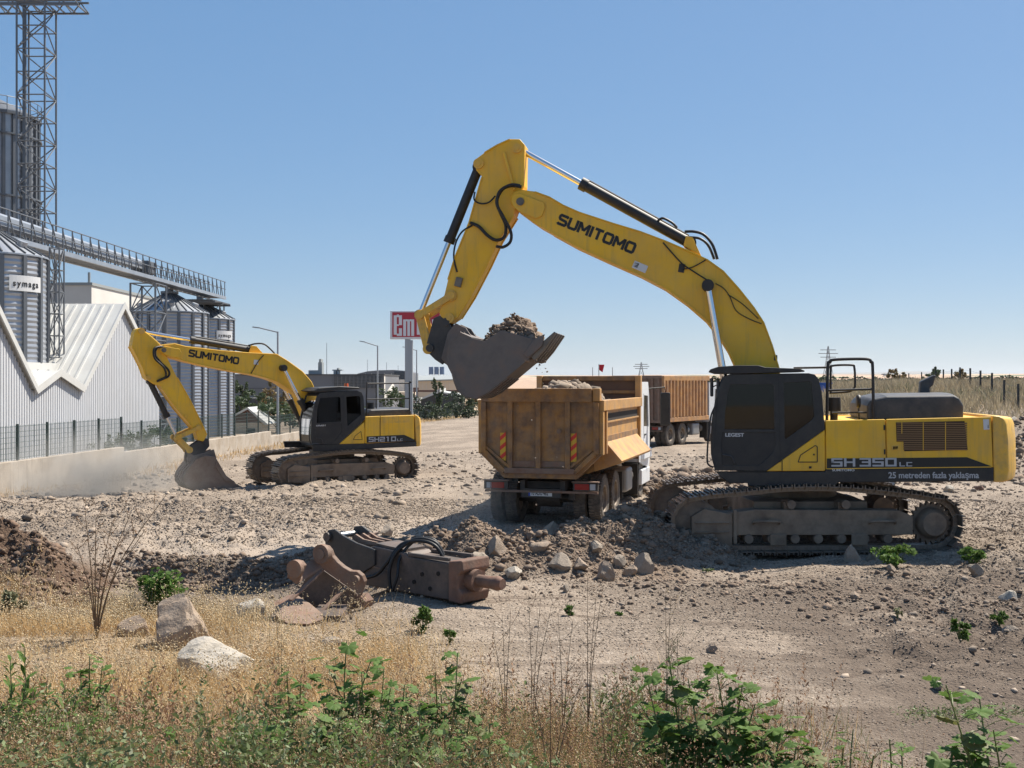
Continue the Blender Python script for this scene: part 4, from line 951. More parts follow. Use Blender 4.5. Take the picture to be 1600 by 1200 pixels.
SMALL = dict(label='smaller yellow excavator in the middle distance digging with its bucket down', O=(-5.63, 36.0, -.14), yaw=R(31), track_yaw=R(31), hw=1.27, k=.90, deck_z=1.08, cab_w=1.0, tilt=0,
  track=dict(gauge=2.39, shoe=.60, fx=-1.83, fr=.43, rx=1.83, rr=.42, top=[(-1.1, .93), (-.4, 1.0), (.4, 1.01), (1.1, .96)], pitch=.19,
             low=[-1.1, -.7, -.3, .1, .5, .9, 1.25], guard=[-.1], carrier=[-.4, .55], step=[-.75, .95]),
  deck=[(488, 695), (571, 693), (651, 690), (651, 697.5), (560, 702), (556, 704), (490, 705.5)],
  panels=[([(571, 651), (594, 650), (594, 692), (571, 693)], 'side_door'), ([(594.5, 650), (647, 648.5), (648, 689.5), (594.5, 692)], 'side_door'), ([(530, 694), (569.5, 659), (570, 693)], 'side_panel')],
  core=[(571, 652), (646, 649.5), (647, 689), (545, 692), (571, 668)],
  stripe=[(573, 682), (632, 679.5), (648, 687), (648, 689.5), (573, 692)],
  cw=[(648, 647.5), (652, 648.5), (655.5, 653), (657, 665), (657, 690), (656, 697), (651, 698)],
  side_bits=[('vent_panel', [(598, 652), (640, 651), (640.5, 660), (598.5, 661)], 'yellow_worn')],
  seams=[(552, 687, 555, 681), (555, 681, 564, 674), (564, 674, 566, 687), (566, 687, 552, 687), (594, 650, 594, 692)],
  hood=[(573, 652), (573, 645), (578, 639), (640, 637), (645, 641), (645, 650)],
  rails=[(-1.1, [(572.5, 650), (573, 601), (574.5, 599.5), (588, 599.3), (638, 598.5), (639.5, 600), (640, 648)], .024), (-1.1, [(573, 624), (640, 622.5)], .018), (-.6, [(588, 650), (588, 601)], .02)],
  filters=[(579, 636, -.6, .13, .32)], mirrors=[],
  cab=[(487, 693), (486, 680), (487, 655), (492, 630), (496, 618), (500, 613.5), (558, 610), (565, 613), (568, 620), (570.5, 655), (529, 694)],
  cab_front=[0, 1, 2, 3],
  door_win=[(500, 622), (530, 620), (532, 622), (533, 659), (495, 661), (496, 640)], low_win=[(494, 664), (533.5, 662), (534, 675), (522, 690), (494, 690)],
  rear_win=[(541, 620), (561, 618.5), (563, 622), (564, 648), (543, 666)],
  roof_guard=[(488, 611), (497, 606), (530, 603.5), (560, 605), (563, 607.5), (530, 610), (497, 613)],
  grab=[(486, 655), (484, 668), (483.5, 685), (486, 694)], cab_seams=[(536, 616, 538, 680), (488, 694, 530, 694)], handle=(500, 687), cab_mirror=[], legest_px=(494, 666), legest_sz=.085, beacon=(541, 602.5),
  boom_w=.29,
  boom=[(247, 548), (248, 542), (256, 538), (272, 536.5), (290, 541), (345, 547.5), (390, 551), (432, 553), (450, 564), (472, 580), (486, 596), (492, 608), (500, 650), (490, 662), (478, 650), (466, 617), (451, 608), (436, 598), (420, 592), (400, 586.5), (360, 579.5), (315, 570.5), (282, 562.5), (262, 557)],
  boom_flange=[[(272, 537), (290, 541.5), (345, 548), (390, 551.5), (432, 553.5), (450, 564.5), (472, 580.5), (486, 596.5), (491, 608)], [(466, 616), (451, 607), (436, 597), (420, 591), (400, 585.8), (360, 579), (315, 570), (282, 562)]],
  brand_a=(294.5, 557), brand_b=(372, 569.5), brand_h=.21,
  boom_bits=[('warning_decal', 400, 566, .14, .14, R(5), 'decal_white')],
  tip_plate=[(249, 547), (250, 543), (257, 541), (280, 545), (284, 552), (281, 559), (268, 558), (254, 552)],
  boom_tip_pin=(256, 547), arm_w=.21,
  arm=[(210, 519), (213, 514), (220, 512), (226, 517), (238, 526), (250, 537), (262, 560), (268, 572), (277, 590), (297, 625), (312, 655), (324, 680), (318, 690), (310, 688), (305, 672), (276, 638), (251, 603), (240, 600), (229, 592), (222, 572), (206, 541)],
  arm_flange=[[(277, 590), (297, 625), (312, 655), (323, 679)], [(305, 672), (276, 638), (251, 603)], [(206, 541), (222, 572), (229, 591)]],
  arm_bosses=[(221, 517, .09), (310, 668, .09), (232, 590, .07), (290, 651, .06)],
  arm_bits=[],
  arm_cyl=((392, 547), (222, 518)), arm_split=.56, arm_cyl_lug=[(386, 551), (390, 540), (398, 541), (408, 552)],
  bkt_cyl=((234, 596), (277, 684)), bkt_split=.62, boom_cyl=((488, 662), (443, 575)), boom_split=.42,
  links=[('rocker_link', ((310, 669), (277, 684)), .25, .05, .12), ('bucket_link', ((277, 684), (296, 703)), .18, .05, .16)],
  hoses=[([(255, 542, -.30), (245, 544, -.34), (243, 555, -.36), (252, 567, -.34), (263, 578, -.32), (264, 587, -.30), (255, 592, -.28), (245, 596, -.25)], .032),
         ([(252, 541, -.30), (241, 545, -.40), (242, 560, -.40), (256, 574, -.38), (259, 588, -.32), (248, 594, -.26)], .03),
         ([(388, 540, -.08), (400, 537, -.1), (413, 538, -.12), (425, 548, -.16), (431, 555, -.2)], .026),
         ([(412, 555, -.31), (404, 564, -.31), (396, 577, -.31), (392, 584, -.31)], .013)],
  bk_hw=.52, bk_mat='bucket_dusty',
  bk_side=[(306, 719), (322, 712), (335, 713), (339, 718), (353, 743), (366, 752), (372, 760), (360, 764), (346, 767), (322, 768), (307, 766), (296, 762), (289, 754), (288, 746), (292, 737), (299, 728)],
  bk_shell=[(337, 714), (322, 712), (306, 719), (299, 728), (292, 737), (288, 746), (289, 755), (296, 763), (307, 767), (322, 769), (346, 768), (360, 765), (372, 761)],
  bk_lip=(368, 760), bk_tip=(381, 763), bk_cut=[(339, 719), (353, 743), (365, 752), (352, 752), (335, 728)],
  bk_ear=[(294, 706), (303, 712), (318, 708), (334, 702), (338, 716), (320, 730), (300, 730), (292, 720)],
  coupler=[(292, 702), (302, 694), (314, 686), (326, 685), (327, 697), (315, 712), (302, 718), (294, 714)], coupler_pins=[(298, 705), (321, 690)],
  model='SH210', model_px=(576, 690.5), model_sz=(.165, .145),
  texts=[])
BIG_EXC, BIG_F = excavator(BIG)
SMALL_EXC, SMALL_F = excavator(SMALL)

# ------------------------------------------------------------------ tipper trucks
def wheel(th, x, y, r, w, out, parent_name='wheel'):
    """one wheel: tyre with tread blocks, rim with hub; out = side the dish looks to"""
    wh = empty(parent_name, (x, y, r), 0, th)
    n = 44
    MB().lathe([(r*.56, -w*.42), (r*.62, -w*.5), (r*.86, -w*.52), (r*.965, -w*.40), (r*.97, w*.40), (r*.86, w*.52), (r*.62, w*.5), (r*.56, w*.42), (r*.56, -w*.42)], (0, 0, 0), 'x', n).build('tyre', 'tyre', wh, smooth=40)
    tb = MB()
    for i in range(n):
        a = 2*math.pi*i/n
        for s2 in (-1, 1):
            c = Vector((s2*w*.25, math.cos(a+(.05*s2))*r*.975, math.sin(a+.05*s2)*r*.975)); t = Vector((0, -math.sin(a), math.cos(a))); rad = Vector((0, math.cos(a), math.sin(a))); ax = Vector((w*.21, 0, 0))
            q = t*(2*math.pi*r/n*.30); e = rad*(r*.03)
            tb.add([c-ax-q-e, c+ax-q-e, c+ax+q-e, c-ax+q-e, c-ax-q+e, c+ax-q+e, c+ax+q+e, c-ax+q+e], [(0,3,2,1),(4,5,6,7),(0,1,5,4),(1,2,6,5),(2,3,7,6),(3,0,4,7)])
    tag(tb.build('tread', 'tyre', wh), kind='stuff')
    o_ = out*w*.5
    MB().lathe([(0, o_*.10), (r*.20, o_*.12), (r*.22, o_*.55), (r*.30, o_*.55), (r*.34, o_*.1), (r*.46, o_*.05), (r*.52, o_*.85), (r*.585, o_*.95), (r*.585, -o_*.6), (r*.3, -o_*.5), (0, -o_*.5)], (0, 0, 0), 'x', 28).build('rim', 'rim', wh, smooth=35)
    return wh
def truck(S):
    th = empty('tipper_truck', S['O'], S['rz']); tag(th, S['label'], 'truck')
    hwid = 1.25; L = S['len']; zt, zs, zk, zb, hb = S['z_tail'], S['z_side'], S['z_knee'], S['z_bot'], S['half_bot']; body_m, tail_m = S['side_mat'], S['tail_mat']
    sec = [(-hwid, zs), (-hwid, zk), (-hb, zb), (hb, zb), (hwid, zk), (hwid, zs)]
    # tipping body shell
    t_ = .05; sh = MB()
    inner = [(-hwid+t_, zs), (-hwid+t_, zk+.02), (-hb+.03, zb+t_), (hb-.03, zb+t_), (hwid-t_, zk+.02), (hwid-t_, zs)]
    n = 6; vs_ = [(a, y, b) for y in (.06, L) for (a, b) in sec+inner[::-1]]
    m = 12; sh.add(vs_, [tuple(range(m)), tuple(range(2*m-1, m-1, -1))]+[(i, (i+1) % m, m+(i+1) % m, m+i) for i in range(m)])
    body = sh.build('tipper_body', body_m, th, bevel=.01)
    # load-space lining so the inside reads rusty
    # headboard
    zh = S['z_head']; hbd = MB().box((-hwid, L, zb+.1), (hwid, L+.06, zh)).build('headboard', 'tipper_inside', body)
    for s2 in (-1, 1): MB().box((s2*hwid-.07, L-.10, zs-.1), (s2*hwid+.07, L+.12, zh+.02)).build('headboard_post', body_m, body, bevel=.01)
    MB().box((-hwid+.08, L-.05, zh-.10), (hwid-.08, L-.002, zh+.015)).build('headboard_rail', tail_m, body, bevel=.01)
    MB().box((-hwid+.08, L-.04, zh-.42), (hwid-.08, L-.002, zh-.34)).build('headboard_rail', tail_m, body, bevel=.01)
    for s2 in (-1, 1):
        MB().box((s2*(hwid+.03)-.06, .02, zs-.20), (s2*(hwid+.03)+.06, L+.05, zs+.02)).build('top_rail', body_m, body, bevel=.012)
        if S['ribs']:
            for i in range(S['ribs']):
                y = .25+(L-.4)*(i+.5)/S['ribs']
                MB().prism([(s2*hwid, y-.11), (s2*(hwid+.09), y-.06), (s2*(hwid+.09), y+.06), (s2*hwid, y+.11)], zb+.22, zs-.2, 'z').build('side_rib', body_m, body, bevel=.008)
            MB().box((s2*(hwid+.03)-.05, .02, zb), (s2*(hwid+.03)+.05, L, zb+.2)).build('bottom_rail', body_m, body, bevel=.012)
            MB().box((s2*(hwid+.04)-.06, 0, zb), (s2*(hwid+.04)+.06, .16, zs)).build('corner_post', body_m, body, bevel=.012)
        else:
            for y0, w_ in ((.02, .16), (.42, .14), (L-.2, .16)): MB().box((s2*(hwid+.025)-.05, y0, zk-.02), (s2*(hwid+.025)+.05, y0+w_, zs-.2)).build('side_post', body_m, body, bevel=.012)
            MB().box((s2*hwid-.012 if s2 > 0 else -hwid-.012, .72, zs-.43), (s2*hwid+.012, L-.25, zs-.27)).build('side_slot', 'grille_dark', body)
            MB().box((s2*hwid-.02, .7, zs-.46), (s2*hwid+.045, L-.22, zs-.43)).build('slot_rail', body_m, body)
            MB().box((s2*hwid-.02, .62, zk+.20), (s2*hwid+.02, L-.25, zk+.34)).build('side_strip', 'tipper', body)
            # flared plate that keeps spilled earth off the tyres
            if s2 > 0: MB().prism([(s2*(hwid-.01), zk+.20), (s2*(hwid+.02), zk+.22), (s2*(hwid+.36), zk-.17), (s2*(hwid+.33), zk-.22), (s2*(hwid-.22), zk-.40), (s2*(hwid-.25), zk-.10)], .62, L-.35, 'y').build('mud_deflector', body_m, body, bevel=.008)
            MB().prism([(s2*hwid, zk), (s2*(hwid+.05), zk), (s2*(hb+.05), zb), (s2*hb, zb)], .02, .22, 'y').build('rear_chamfer_post', tail_m, body)
    # tailgate
    tg = MB().prism([(-hwid, zt if not S['ribs'] else zs), (-hwid, zk), (-hb, zb), (hb, zb), (hwid, zk), (hwid, zt if not S['ribs'] else zs)], 0, .055, 'y').build('tailgate', tail_m, th, bevel=.008)
    if not S['ribs']:
        for x in (-.62, -.02, .60): MB().box((x-.055, -.07, zb+.20), (x+.055, -.002, zs)).build('rib', tail_m, tg, bevel=.015)
        for s2 in (-1, 1):
            MB().box((s2*(hwid-.06)-.055, -.07, zk), (s2*(hwid-.06)+.055, -.002, zs-.02)).build('rib', tail_m, tg, bevel=.015)
            A, B = Vector((s2*(hwid-.09), -.036, zk+.02)), Vector((s2*(hb+.02), -.036, zb+.13)); MB().bar(A, B, .10, .066, up=(0, 1, 0)).build('rib', tail_m, tg, bevel=.012)
            MB().bar(A+Vector((0,.01,.12)), B+Vector((-s2*.08,.01,.12)), .05, .05, up=(0, 1, 0)).build('rib', tail_m, tg)
        MB().box((-hwid+.01, -.085, zs-.02), (hwid-.14, -.002, zt)).build('top_board', tail_m, tg, bevel=.015)
        MB().box((hwid-.13, -.06, zs+.0), (hwid+.02, .14, zt+.0)).build('top_post', body_m, tg, bevel=.012)
        MB().box((-hwid+.02, -.06, zs+.0), (-hwid+.14, .14, zt-.005)).build('top_post', body_m, tg, bevel=.012)
        MB().box((-hb-.02, -.075, zb+.10), (hb+.02, -.002, zb+.22)).build('bottom_rail', 'rust_brown', tg, bevel=.015)
        MB().box((-hb+.08, -.02, zb+.24), (hb-.08, -.002, zb+.36)).build('rust_band', 'rust_brown', tg)
        MB().cyl((.42, -.03, zs-.62), (.42, -.06, zs-.62), .05, 10).build('boss', 'rust_brown', tg)
        for x in (-.78, .72):
            mk = MB().box((x-.06, -.018, zb+.36), (x+.06, -.0025, zb+.94)).build('marker_board', 'yellow_mark', tg)
            for kx in range(3):
                z0 = zb+.37+kx*.2; MB().prism([(x-.06, z0), (x+.06, z0+.10), (x+.06, z0+.19), (x-.06, z0+.09)], -.0225, -.018, 'y').build('stripe', 'red_mark', mk)
    else:
        for i in range(8):
            x = -hwid+.15+(2*hwid-.3)*i/7; MB().box((x-.055, -.09, zb+.1), (x+.055, -.002, zs-.12)).build('rib', tail_m, tg, bevel=.01)
        MB().box((-hwid, -.06, zs-.11), (hwid, -.002, zs+.03)).build('top_board', 'rust_brown', tg)
        MB().box((-hwid, -.06, zb-.02), (hwid, -.002, zb+.1)).build('bottom_rail', tail_m, tg)
    # chassis
    ch = MB()
    for s2 in (-1, 1): ch.box((s2*.43-.05, .25, .74), (s2*.43+.05, L+2.0, zb-.06))
    for y in (.5, 1.8, 3.2, 4.6, L+1.2): ch.box((-.40, y, .76), (.40, y+.14, zb-.1))
    for y in S['axles']: ch.cyl((-1.0, y, .52), (1.0, y, .52), .09, 10).cyl((-.25, y, .52), (.25, y, .52), .2, 14)
    for s2 in (-1, 1): ch.box((s2*.62-.06, S['axles'][0]-.7, .55), (s2*.62+.06, S['axles'][0]+2.0, .68))
    chs = ch.build('chassis', 'chassis', th)
    # rear lamps, bumper and plate
    MB().box((-1.2, .08, .70), (1.2, .16, .745)).build('bumper_bar', 'rust_brown', th)
    for s2 in (-1, 1):
        lb = MB().box((s2*.95-.26, .04, .76), (s2*.95+.26, .14, .93)).build('lamp_box', 'chassis', th, bevel=.01)
        MB().box((s2*.90-.17, .032, .785), (s2*.90+.13, .04, .905)).build('tail_lamp', 'red_lens', lb)
        MB().box((s2*1.10-.05, .032, .785), (s2*1.10+.06, .04, .905)).build('reverse_lamp', 'decal_grey', lb)
        MB().box((s2*.95-.28, .0, .935), (s2*.95+.28, .14, .955)).build('lamp_guard', 'rust_brown', lb)
        MB().box((s2*.92-.3, 2.95, .35), (s2*.92+.3, 2.98, .95)).build('mud_flap', 'black_plastic', th)
    MB().box((-.42, .10, .60), (.42, .2, .78)).build('plate_panel', 'chassis', th)
    if S.get('plate'):
        pl = MB().box((-.26, .088, .63), (.24, .098, .745)).build('number_plate', 'plate_white', th, bevel=.004)
        MB().box((-.26, .084, .63), (-.22, .0878, .745)).build('plate_band', 'blue_mark', pl)
        text(S['plate'], .118, 'decal_black', pl, Matrix.Translation((-.205, .0865, .652)) @ Matrix.Rotation(R(90), 4, 'X'), name='plate_lettering', sx=.60, bold=.002)
    # wheels: twin tyres at the back, single in front
    for y in S['axles']:
        for s2 in (-1, 1):
            wheel(th, s2*1.06, y, .52, .27, s2); wheel(th, s2*.74, y, .52, .27, s2)
    for s2 in (-1, 1):
        wheel(th, s2*1.02, S['front'], .52, .30, s2)
        fd = MB(); pr = [(S['front']+.66*math.cos(R(a)), .55+.62*math.sin(R(a))) for a in np.linspace(-25, 205, 14)]; pr2 = [(S['front']+.60*math.cos(R(a)), .55+.56*math.sin(R(a))) for a in np.linspace(205, -25, 14)]
        fd.prism(pr+pr2, s2*1.02-.2, s2*1.02+.2, 'x'); fd.build('mudguard', 'black_plastic', th)
        MB().box((s2*1.02-.2, S['front']-.78, .22), (s2*1.02+.2, S['front']-.72, .98)).build('mud_flap', 'black_plastic', th)
    MB().box((.86, 3.55, .42), (1.24, 4.35, .98)).build('fuel_tank', 'tank_grey', th, bevel=.07, seg=3)
    MB().cyl((1.0, 2.98, .68), (1.0, 3.38, .68), .15, 14).build('air_tank', 'tank_grey', th, smooth=40)
    MB().cyl((1.0, 4.55, .72), (1.0, 4.85, .72), .18, 14).build('filter_drum', 'chassis', th, smooth=40)
    # cab
    y0, y1, w_, zc0, zc1 = L+.28, L+2.05, 1.20, .75, S['z_cab']
    side = [(y0, zc0+.25), (y1-.12, zc0), (y1, zc0+.2), (y1+.02, zc0+.95), (y1-.10, zc1-.30), (y1-.28, zc1), (y0+.05, zc1), (y0, zc1-.1)]
    win = [(y0+.75, zc0+1.12), (y1-.14, zc0+1.08), (y1-.27, zc1-.36), (y0+.80, zc1-.34)]
    cb = MB()
    for s2 in (-1, 1):
        bm_ = MB().plate([(a, b) for a, b in side], [win], s2*w_-.03, s2*w_+.03)
        cb.add([(v[1], v[0], v[2]) for v in bm_.v], [f[::-1] for f in bm_.f])
    nS = len(side)
    for i in range(nS):
        if i == 3: continue
        (a, b), (c, d) = side[i], side[(i+1) % nS]; cb.add([(-w_, a, b), (-w_, c, d), (w_, c, d), (w_, a, b)], [(0,1,2,3)])
    cab = cb.build('cab', 'white_paint', th, smooth=30)
    (a, b), (c, d) = side[3], side[4]; MB().add([(-w_+.05, a, b), (-w_+.05, c, d), (w_-.05, c, d), (w_-.05, a, b)], [(0,1,2,3)]).build('windscreen', 'cab_glass', cab)
    for s2 in (-1, 1):
        gl = MB().prism([(p[0], p[1]) for p in win], s2*w_-.005, s2*w_+.005, 'x').build('side_window', 'cab_glass', cab)
        MB().box((s2*(w_+.032)-.003, y0+.72, zc0+.55), (s2*(w_+.032)+.003, y0+.732, zc1-.3)).build('door_seam', 'decal_black', cab)
        MB().box((s2*(w_+.05)-.012, y0+.80, zc0+.88), (s2*(w_+.05)+.012, y0+.98, zc0+.92)).build('door_handle', 'black_plastic', cab)
        MB().tube([(s2*(w_+.0), y1-.15, zc1-.18), (s2*(w_+.42), y1+.06, zc1-.14), (s2*(w_+.44), y1+.06, zc1-.30)], .018, 6).build('mirror_arm', 'black_plastic', cab)
        MB().box((s2*(w_+.44)-.13, y1+.01, zc1-1.15), (s2*(w_+.44)+.13, y1+.09, zc1-.28)).build('mirror', 'black_plastic', cab, bevel=.03)
        MB().box((s2*w_-.05, y0+.3, .40), (s2*w_+.05, y1-.1, .78)).build('step_panel', 'white_paint', cab, bevel=.02)
        MB().prism([(y0+.2, zc0+.28), (y1-.2, zc0+.28), (y1-.3, zc0+.55), (y0+.3, zc0+.55)], s2*w_, s2*(w_+.13), 'x').build('wheel_arch', 'white_paint', cab, bevel=.04)
    return th
def heap(name, boxes, n, smin, sk, m, label, frame, cat='soil'):
    """pile of stones filling a footprint given in a thing's own frame: boxes of (x0,x1,y0,y1,z0,zpeak)"""
    V = []; Fs = []; off = 0; mt = np.array(frame)
    for (x0, x1, y0, y1, z0, zp) in boxes:
        u = RNG.uniform(-1, 1, n); v = RNG.uniform(-1, 1, n); w = RNG.uniform(.0, 1, n)**.35
        hgt = (1-np.abs(u)**2.2)*(1-np.abs(v)**2.2); hgt = hgt*(1+.35*fbm(u*2.3+5, v*2.3, 3, 19))
        P = np.stack([(x0+x1)/2+u*(x1-x0)/2, (y0+y1)/2+v*(y1-y0)/2, z0+(zp-z0)*hgt*w], 1)
        s = smin+sk*RNG.pareto(2.4, n).clip(0, 4)
        P = P @ mt[:3, :3].T + mt[:3, 3]
        a, f = stones(P, s, .85); V.append(a); Fs.append(f+off); off += len(a)
    return tag(np_mesh(name, np.concatenate(V), np.concatenate(Fs), m), label, cat, kind='stuff')
NEAR = dict(O=(.57, 23.75, gz(.9, 25.0)), rz=R(-15), len=5.2, z_tail=2.86, z_side=2.60, z_knee=1.52, z_bot=1.0, half_bot=.72, z_head=3.13, z_cab=3.0, side_mat='tipper_side', tail_mat='tipper', ribs=0,
            axles=(.95, 2.32), front=6.05, plate='10 ADU 482', label='ochre tipper truck being loaded, its tailgate towards the camera')
NEAR_T = truck(NEAR)
FAR = dict(O=(5.72, 52.7, gz(7.5, 54)), rz=R(-32), len=5.3, z_tail=3.2, z_side=3.22, z_knee=1.3, z_bot=1.12, half_bot=1.2, z_head=3.25, z_cab=2.95, side_mat='tipper_old', tail_mat='rust_brown', ribs=13,
           axles=(1.05, 2.42), front=6.1, label='parked tipper truck with ribbed orange sides behind the loaded one')
FAR_T = truck(FAR)
bpy.context.view_layer.update()
heap('stone_load', [(-1.0, 1.0, .3, 5.0, 2.1, 2.98), (-.8, .8, .6, 4.6, 2.4, 3.0)], 1700, .035, .038, 'gravel', 'stones heaped in the bed of the ochre tipper truck', NEAR_T.matrix_world, 'stones')
MB().prism([(-1.18, .1), (1.18, .1), (1.18, 5.15), (-1.18, 5.15)], 1.5, 2.15, 'z')
# soil heaped in the raised bucket
px = [BIG_F.loc(a, b, 0) for a, b in ((752, 536), (846, 530))]
cx_ = (px[0][0]+px[1][0])/2; cz_ = (px[0][1]+px[1][1])/2
heap('bucket_load', [(px[0][0]+.22, px[1][0]-.0, -.76, .76, cz_-.40, cz_+.50), (px[0][0]+.25, px[1][0]-.08, -.72, .72, cz_-.1, cz_+.52), (px[0][0]-.1, px[0][0]+.75, -.74, .74, cz_-.40, cz_+.30), (px[1][0]-.60, px[1][0]-.06, -.70, .70, cz_+.0, cz_+.40)], 1300, .016, .022, 'clod', 'earth and stones heaped in the raised bucket', BIG_EXC.matrix_world, 'soil')
# stones falling from the bucket lip
for i in range(26):
    pxx = random.gauss(849, 7); pyy = random.uniform(548, 600) if i < 18 else random.uniform(600, 800); 
    if i >= 18: pxx = random.uniform(800, 880)
    v, f = stones(np.array([tuple(at(pxx, pyy, 21.9))]), np.array([random.uniform(.008, .026)]), 1.0)
    o = np_mesh('falling_stone', v-v.mean(0), f, 'gravel'); o.location = v.mean(0)
    tag(o, 'small stone falling from the lip of the raised bucket', 'stone', 'stones falling from the raised bucket')

# ------------------------------------------------------------------ buildings, silos and fence on the left
def leaves(center, radii, n, size, seed=0, clump=.55, gaps=.0, shell=.35, blade=False):
    """leaf-sized quads spread through an uneven crown volume -> V, F"""
    rg = np.random.default_rng(seed); c = np.array(center, float); r = np.array(radii, float)
    k = max(6, n//60); d = rg.normal(size=(k, 3)); d /= np.linalg.norm(d, axis=1)[:, None]
    cl = d*(rg.uniform(shell, 1, (k, 1))**.6)*.82; cs = rg.uniform(.16, .42, k)*clump*1.4
    j = rg.integers(0, k, n); q = rg.normal(size=(n, 3)); q /= np.linalg.norm(q, axis=1)[:, None]
    P = cl[j]+q*(cs[j]*rg.uniform(.2, 1, n)**.5)[:, None]; P = c+P*r
    a = rg.normal(size=(n, 3)); a[:, 2] *= .6; a /= np.linalg.norm(a, axis=1)[:, None]
    b = np.cross(a, rg.normal(size=(n, 3))); b /= np.linalg.norm(b, axis=1)[:, None]
    s = size*rg.uniform(.6, 1.3, n)[:, None]; w = .5 if not blade else .2
    V = np.stack([P-a*s*.5, P+b*s*w*.5, P+a*s*.5, P-b*s*w*.5], 1).reshape(-1, 3)
    return V, np.arange(n*4).reshape(n, 4)
def tree(name, x, y, h, w, n, leaf, m, label, seed, group=None, trunk=.25, cat='tree', dw=None):
    z = gz(x, y); o = empty(name, (x, y, z)); tag(o, label, cat, group)
    rr = random.Random(seed)
    t = MB(); th_ = h*trunk; t.tube([(0, 0, -.1), (rr.uniform(-.03, .03)*h, 0, th_), (rr.uniform(-.05, .05)*h, 0, h*.75)], [h*.028, h*.02, h*.006], 7)
    for i in range(5):
        a = rr.uniform(0, 6.28); z0 = th_*rr.uniform(.7, 1.3); t.tube([(0, 0, z0), (math.cos(a)*w*.22, math.sin(a)*w*.22, z0+h*.18), (math.cos(a)*w*.34, math.sin(a)*w*.34, z0+h*.34)], [h*.013, h*.008, h*.003], 5)
    t.build('trunk', 'bark', o, smooth=60)
    V, Fq = leaves((0, 0, th_*.75+(h-th_*.75)/2), (w/2, (dw or w)/2, (h-th_*.75)/2), n, leaf, seed)
    np_mesh('crown', V, Fq, m, o); return o

# warehouse with zig-zag gables, standing wall face towards the yard
WX = -17.2
PROF = [(33, -1.3), (33, 3.6), (36.9, 6.6), (41.4, 2.67), (43.5, 3.31), (45.9, 2.69), (50.75, 6.33), (56.3, 2.88), (56.3, -1.3)]
wh = empty('warehouse', (WX, 45, -1.0)); tag(wh, 'white corrugated metal warehouse with pointed gables behind the mesh fence', 'warehouse')
off = Vector(wh.location)
def rel(v): return Vector(v)-off
fac = MB()
fac.prism([(a-off.y, b-off.z) for a, b in PROF], -14, -.06, 'x'); fac.build('walls', 'wall_white', wh)
# vertical cladding ribs of the face, one rib each
def prof_z(y):
    for (a, b), (c, d) in zip(PROF[1:-2], PROF[2:-1]):
        if a <= y <= c: return b+(d-b)*(y-a)/(c-a)
    return 2.9
y = 33.1; rib = None
while y < 56.2:
    z1 = min(prof_z(y), prof_z(y+.17))-.03
    o = MB().prism([(-.06, y-off.y), (.0, y+.02-off.y), (.0, y+.15-off.y), (-.06, y+.17-off.y)], -1.3-off.z, z1-off.z, 'z').build('cladding_panel', 'wall_white', wh); y += .21
ROOFS = [((33, 3.6), (36.9, 6.6)), ((36.9, 6.6), (41.4, 2.67)), ((41.4, 2.67), (43.5, 3.31)), ((43.5, 3.31), (45.9, 2.69)), ((45.9, 2.69), (50.75, 6.33)), ((50.75, 6.33), (56.3, 2.88))]
for (a, b), (c, d) in ROOFS:
    rf = MB().prism([(a-off.y, b+.03-off.z), (c-off.y, d+.03-off.z), (c-off.y, d+.10-off.z), (a-off.y, b+.10-off.z)], -14.2, .12, 'x').build('roof', 'roof_white', wh)
    MB().prism([(a-off.y, b-.12-off.z), (c-off.y, d-.12-off.z), (c-off.y, d+.16-off.z), (a-off.y, b+.16-off.z)], .122, .18, 'x').build('barge_board', 'roof_white', rf)
    nrib = 34
    e = Vector((0, c-a, d-b)).normalized(); nn = Vector((0, -e.z, e.y))
    for i in range(nrib):
        xx = -.35-i*.40; A = rel((WX+xx, a, b+.10))+e*.08; B = rel((WX+xx, c, d+.10))-e*.08
        MB().bar(A+nn*.03, B+nn*.03, .09, .06, up=nn).build('roof_rib', 'roof_white', rf)
# taller white hall behind
hb_ = empty('white_hall', (-48, 112, 0)); tag(hb_, 'big plain white hall behind the warehouse and the silos', 'building')
MB().box((-14, -12, -2), (11.5, 14, 11.4)).build('walls', 'bld_white', hb_); MB().box((-14.1, -12.1, 11.4), (11.6, 14.1, 11.65)).build('parapet', 'bld_roof', hb_)
MB().cyl((11.0, -11.2, 11.6), (11.0, -11.2, 12.6), .12, 8).build('vent', 'bld_roof', hb_)
for i in range(6): MB().box((11.502, -9+i*4, 7.5), (11.56, -7.2+i*4, 9.0)).build('wall_panel', 'bld_white', hb_)
MB().box((4, -12.06, 8.6), (7.5, -12.002, 10.8)).build('wall_panel', 'bld_grey', hb_)

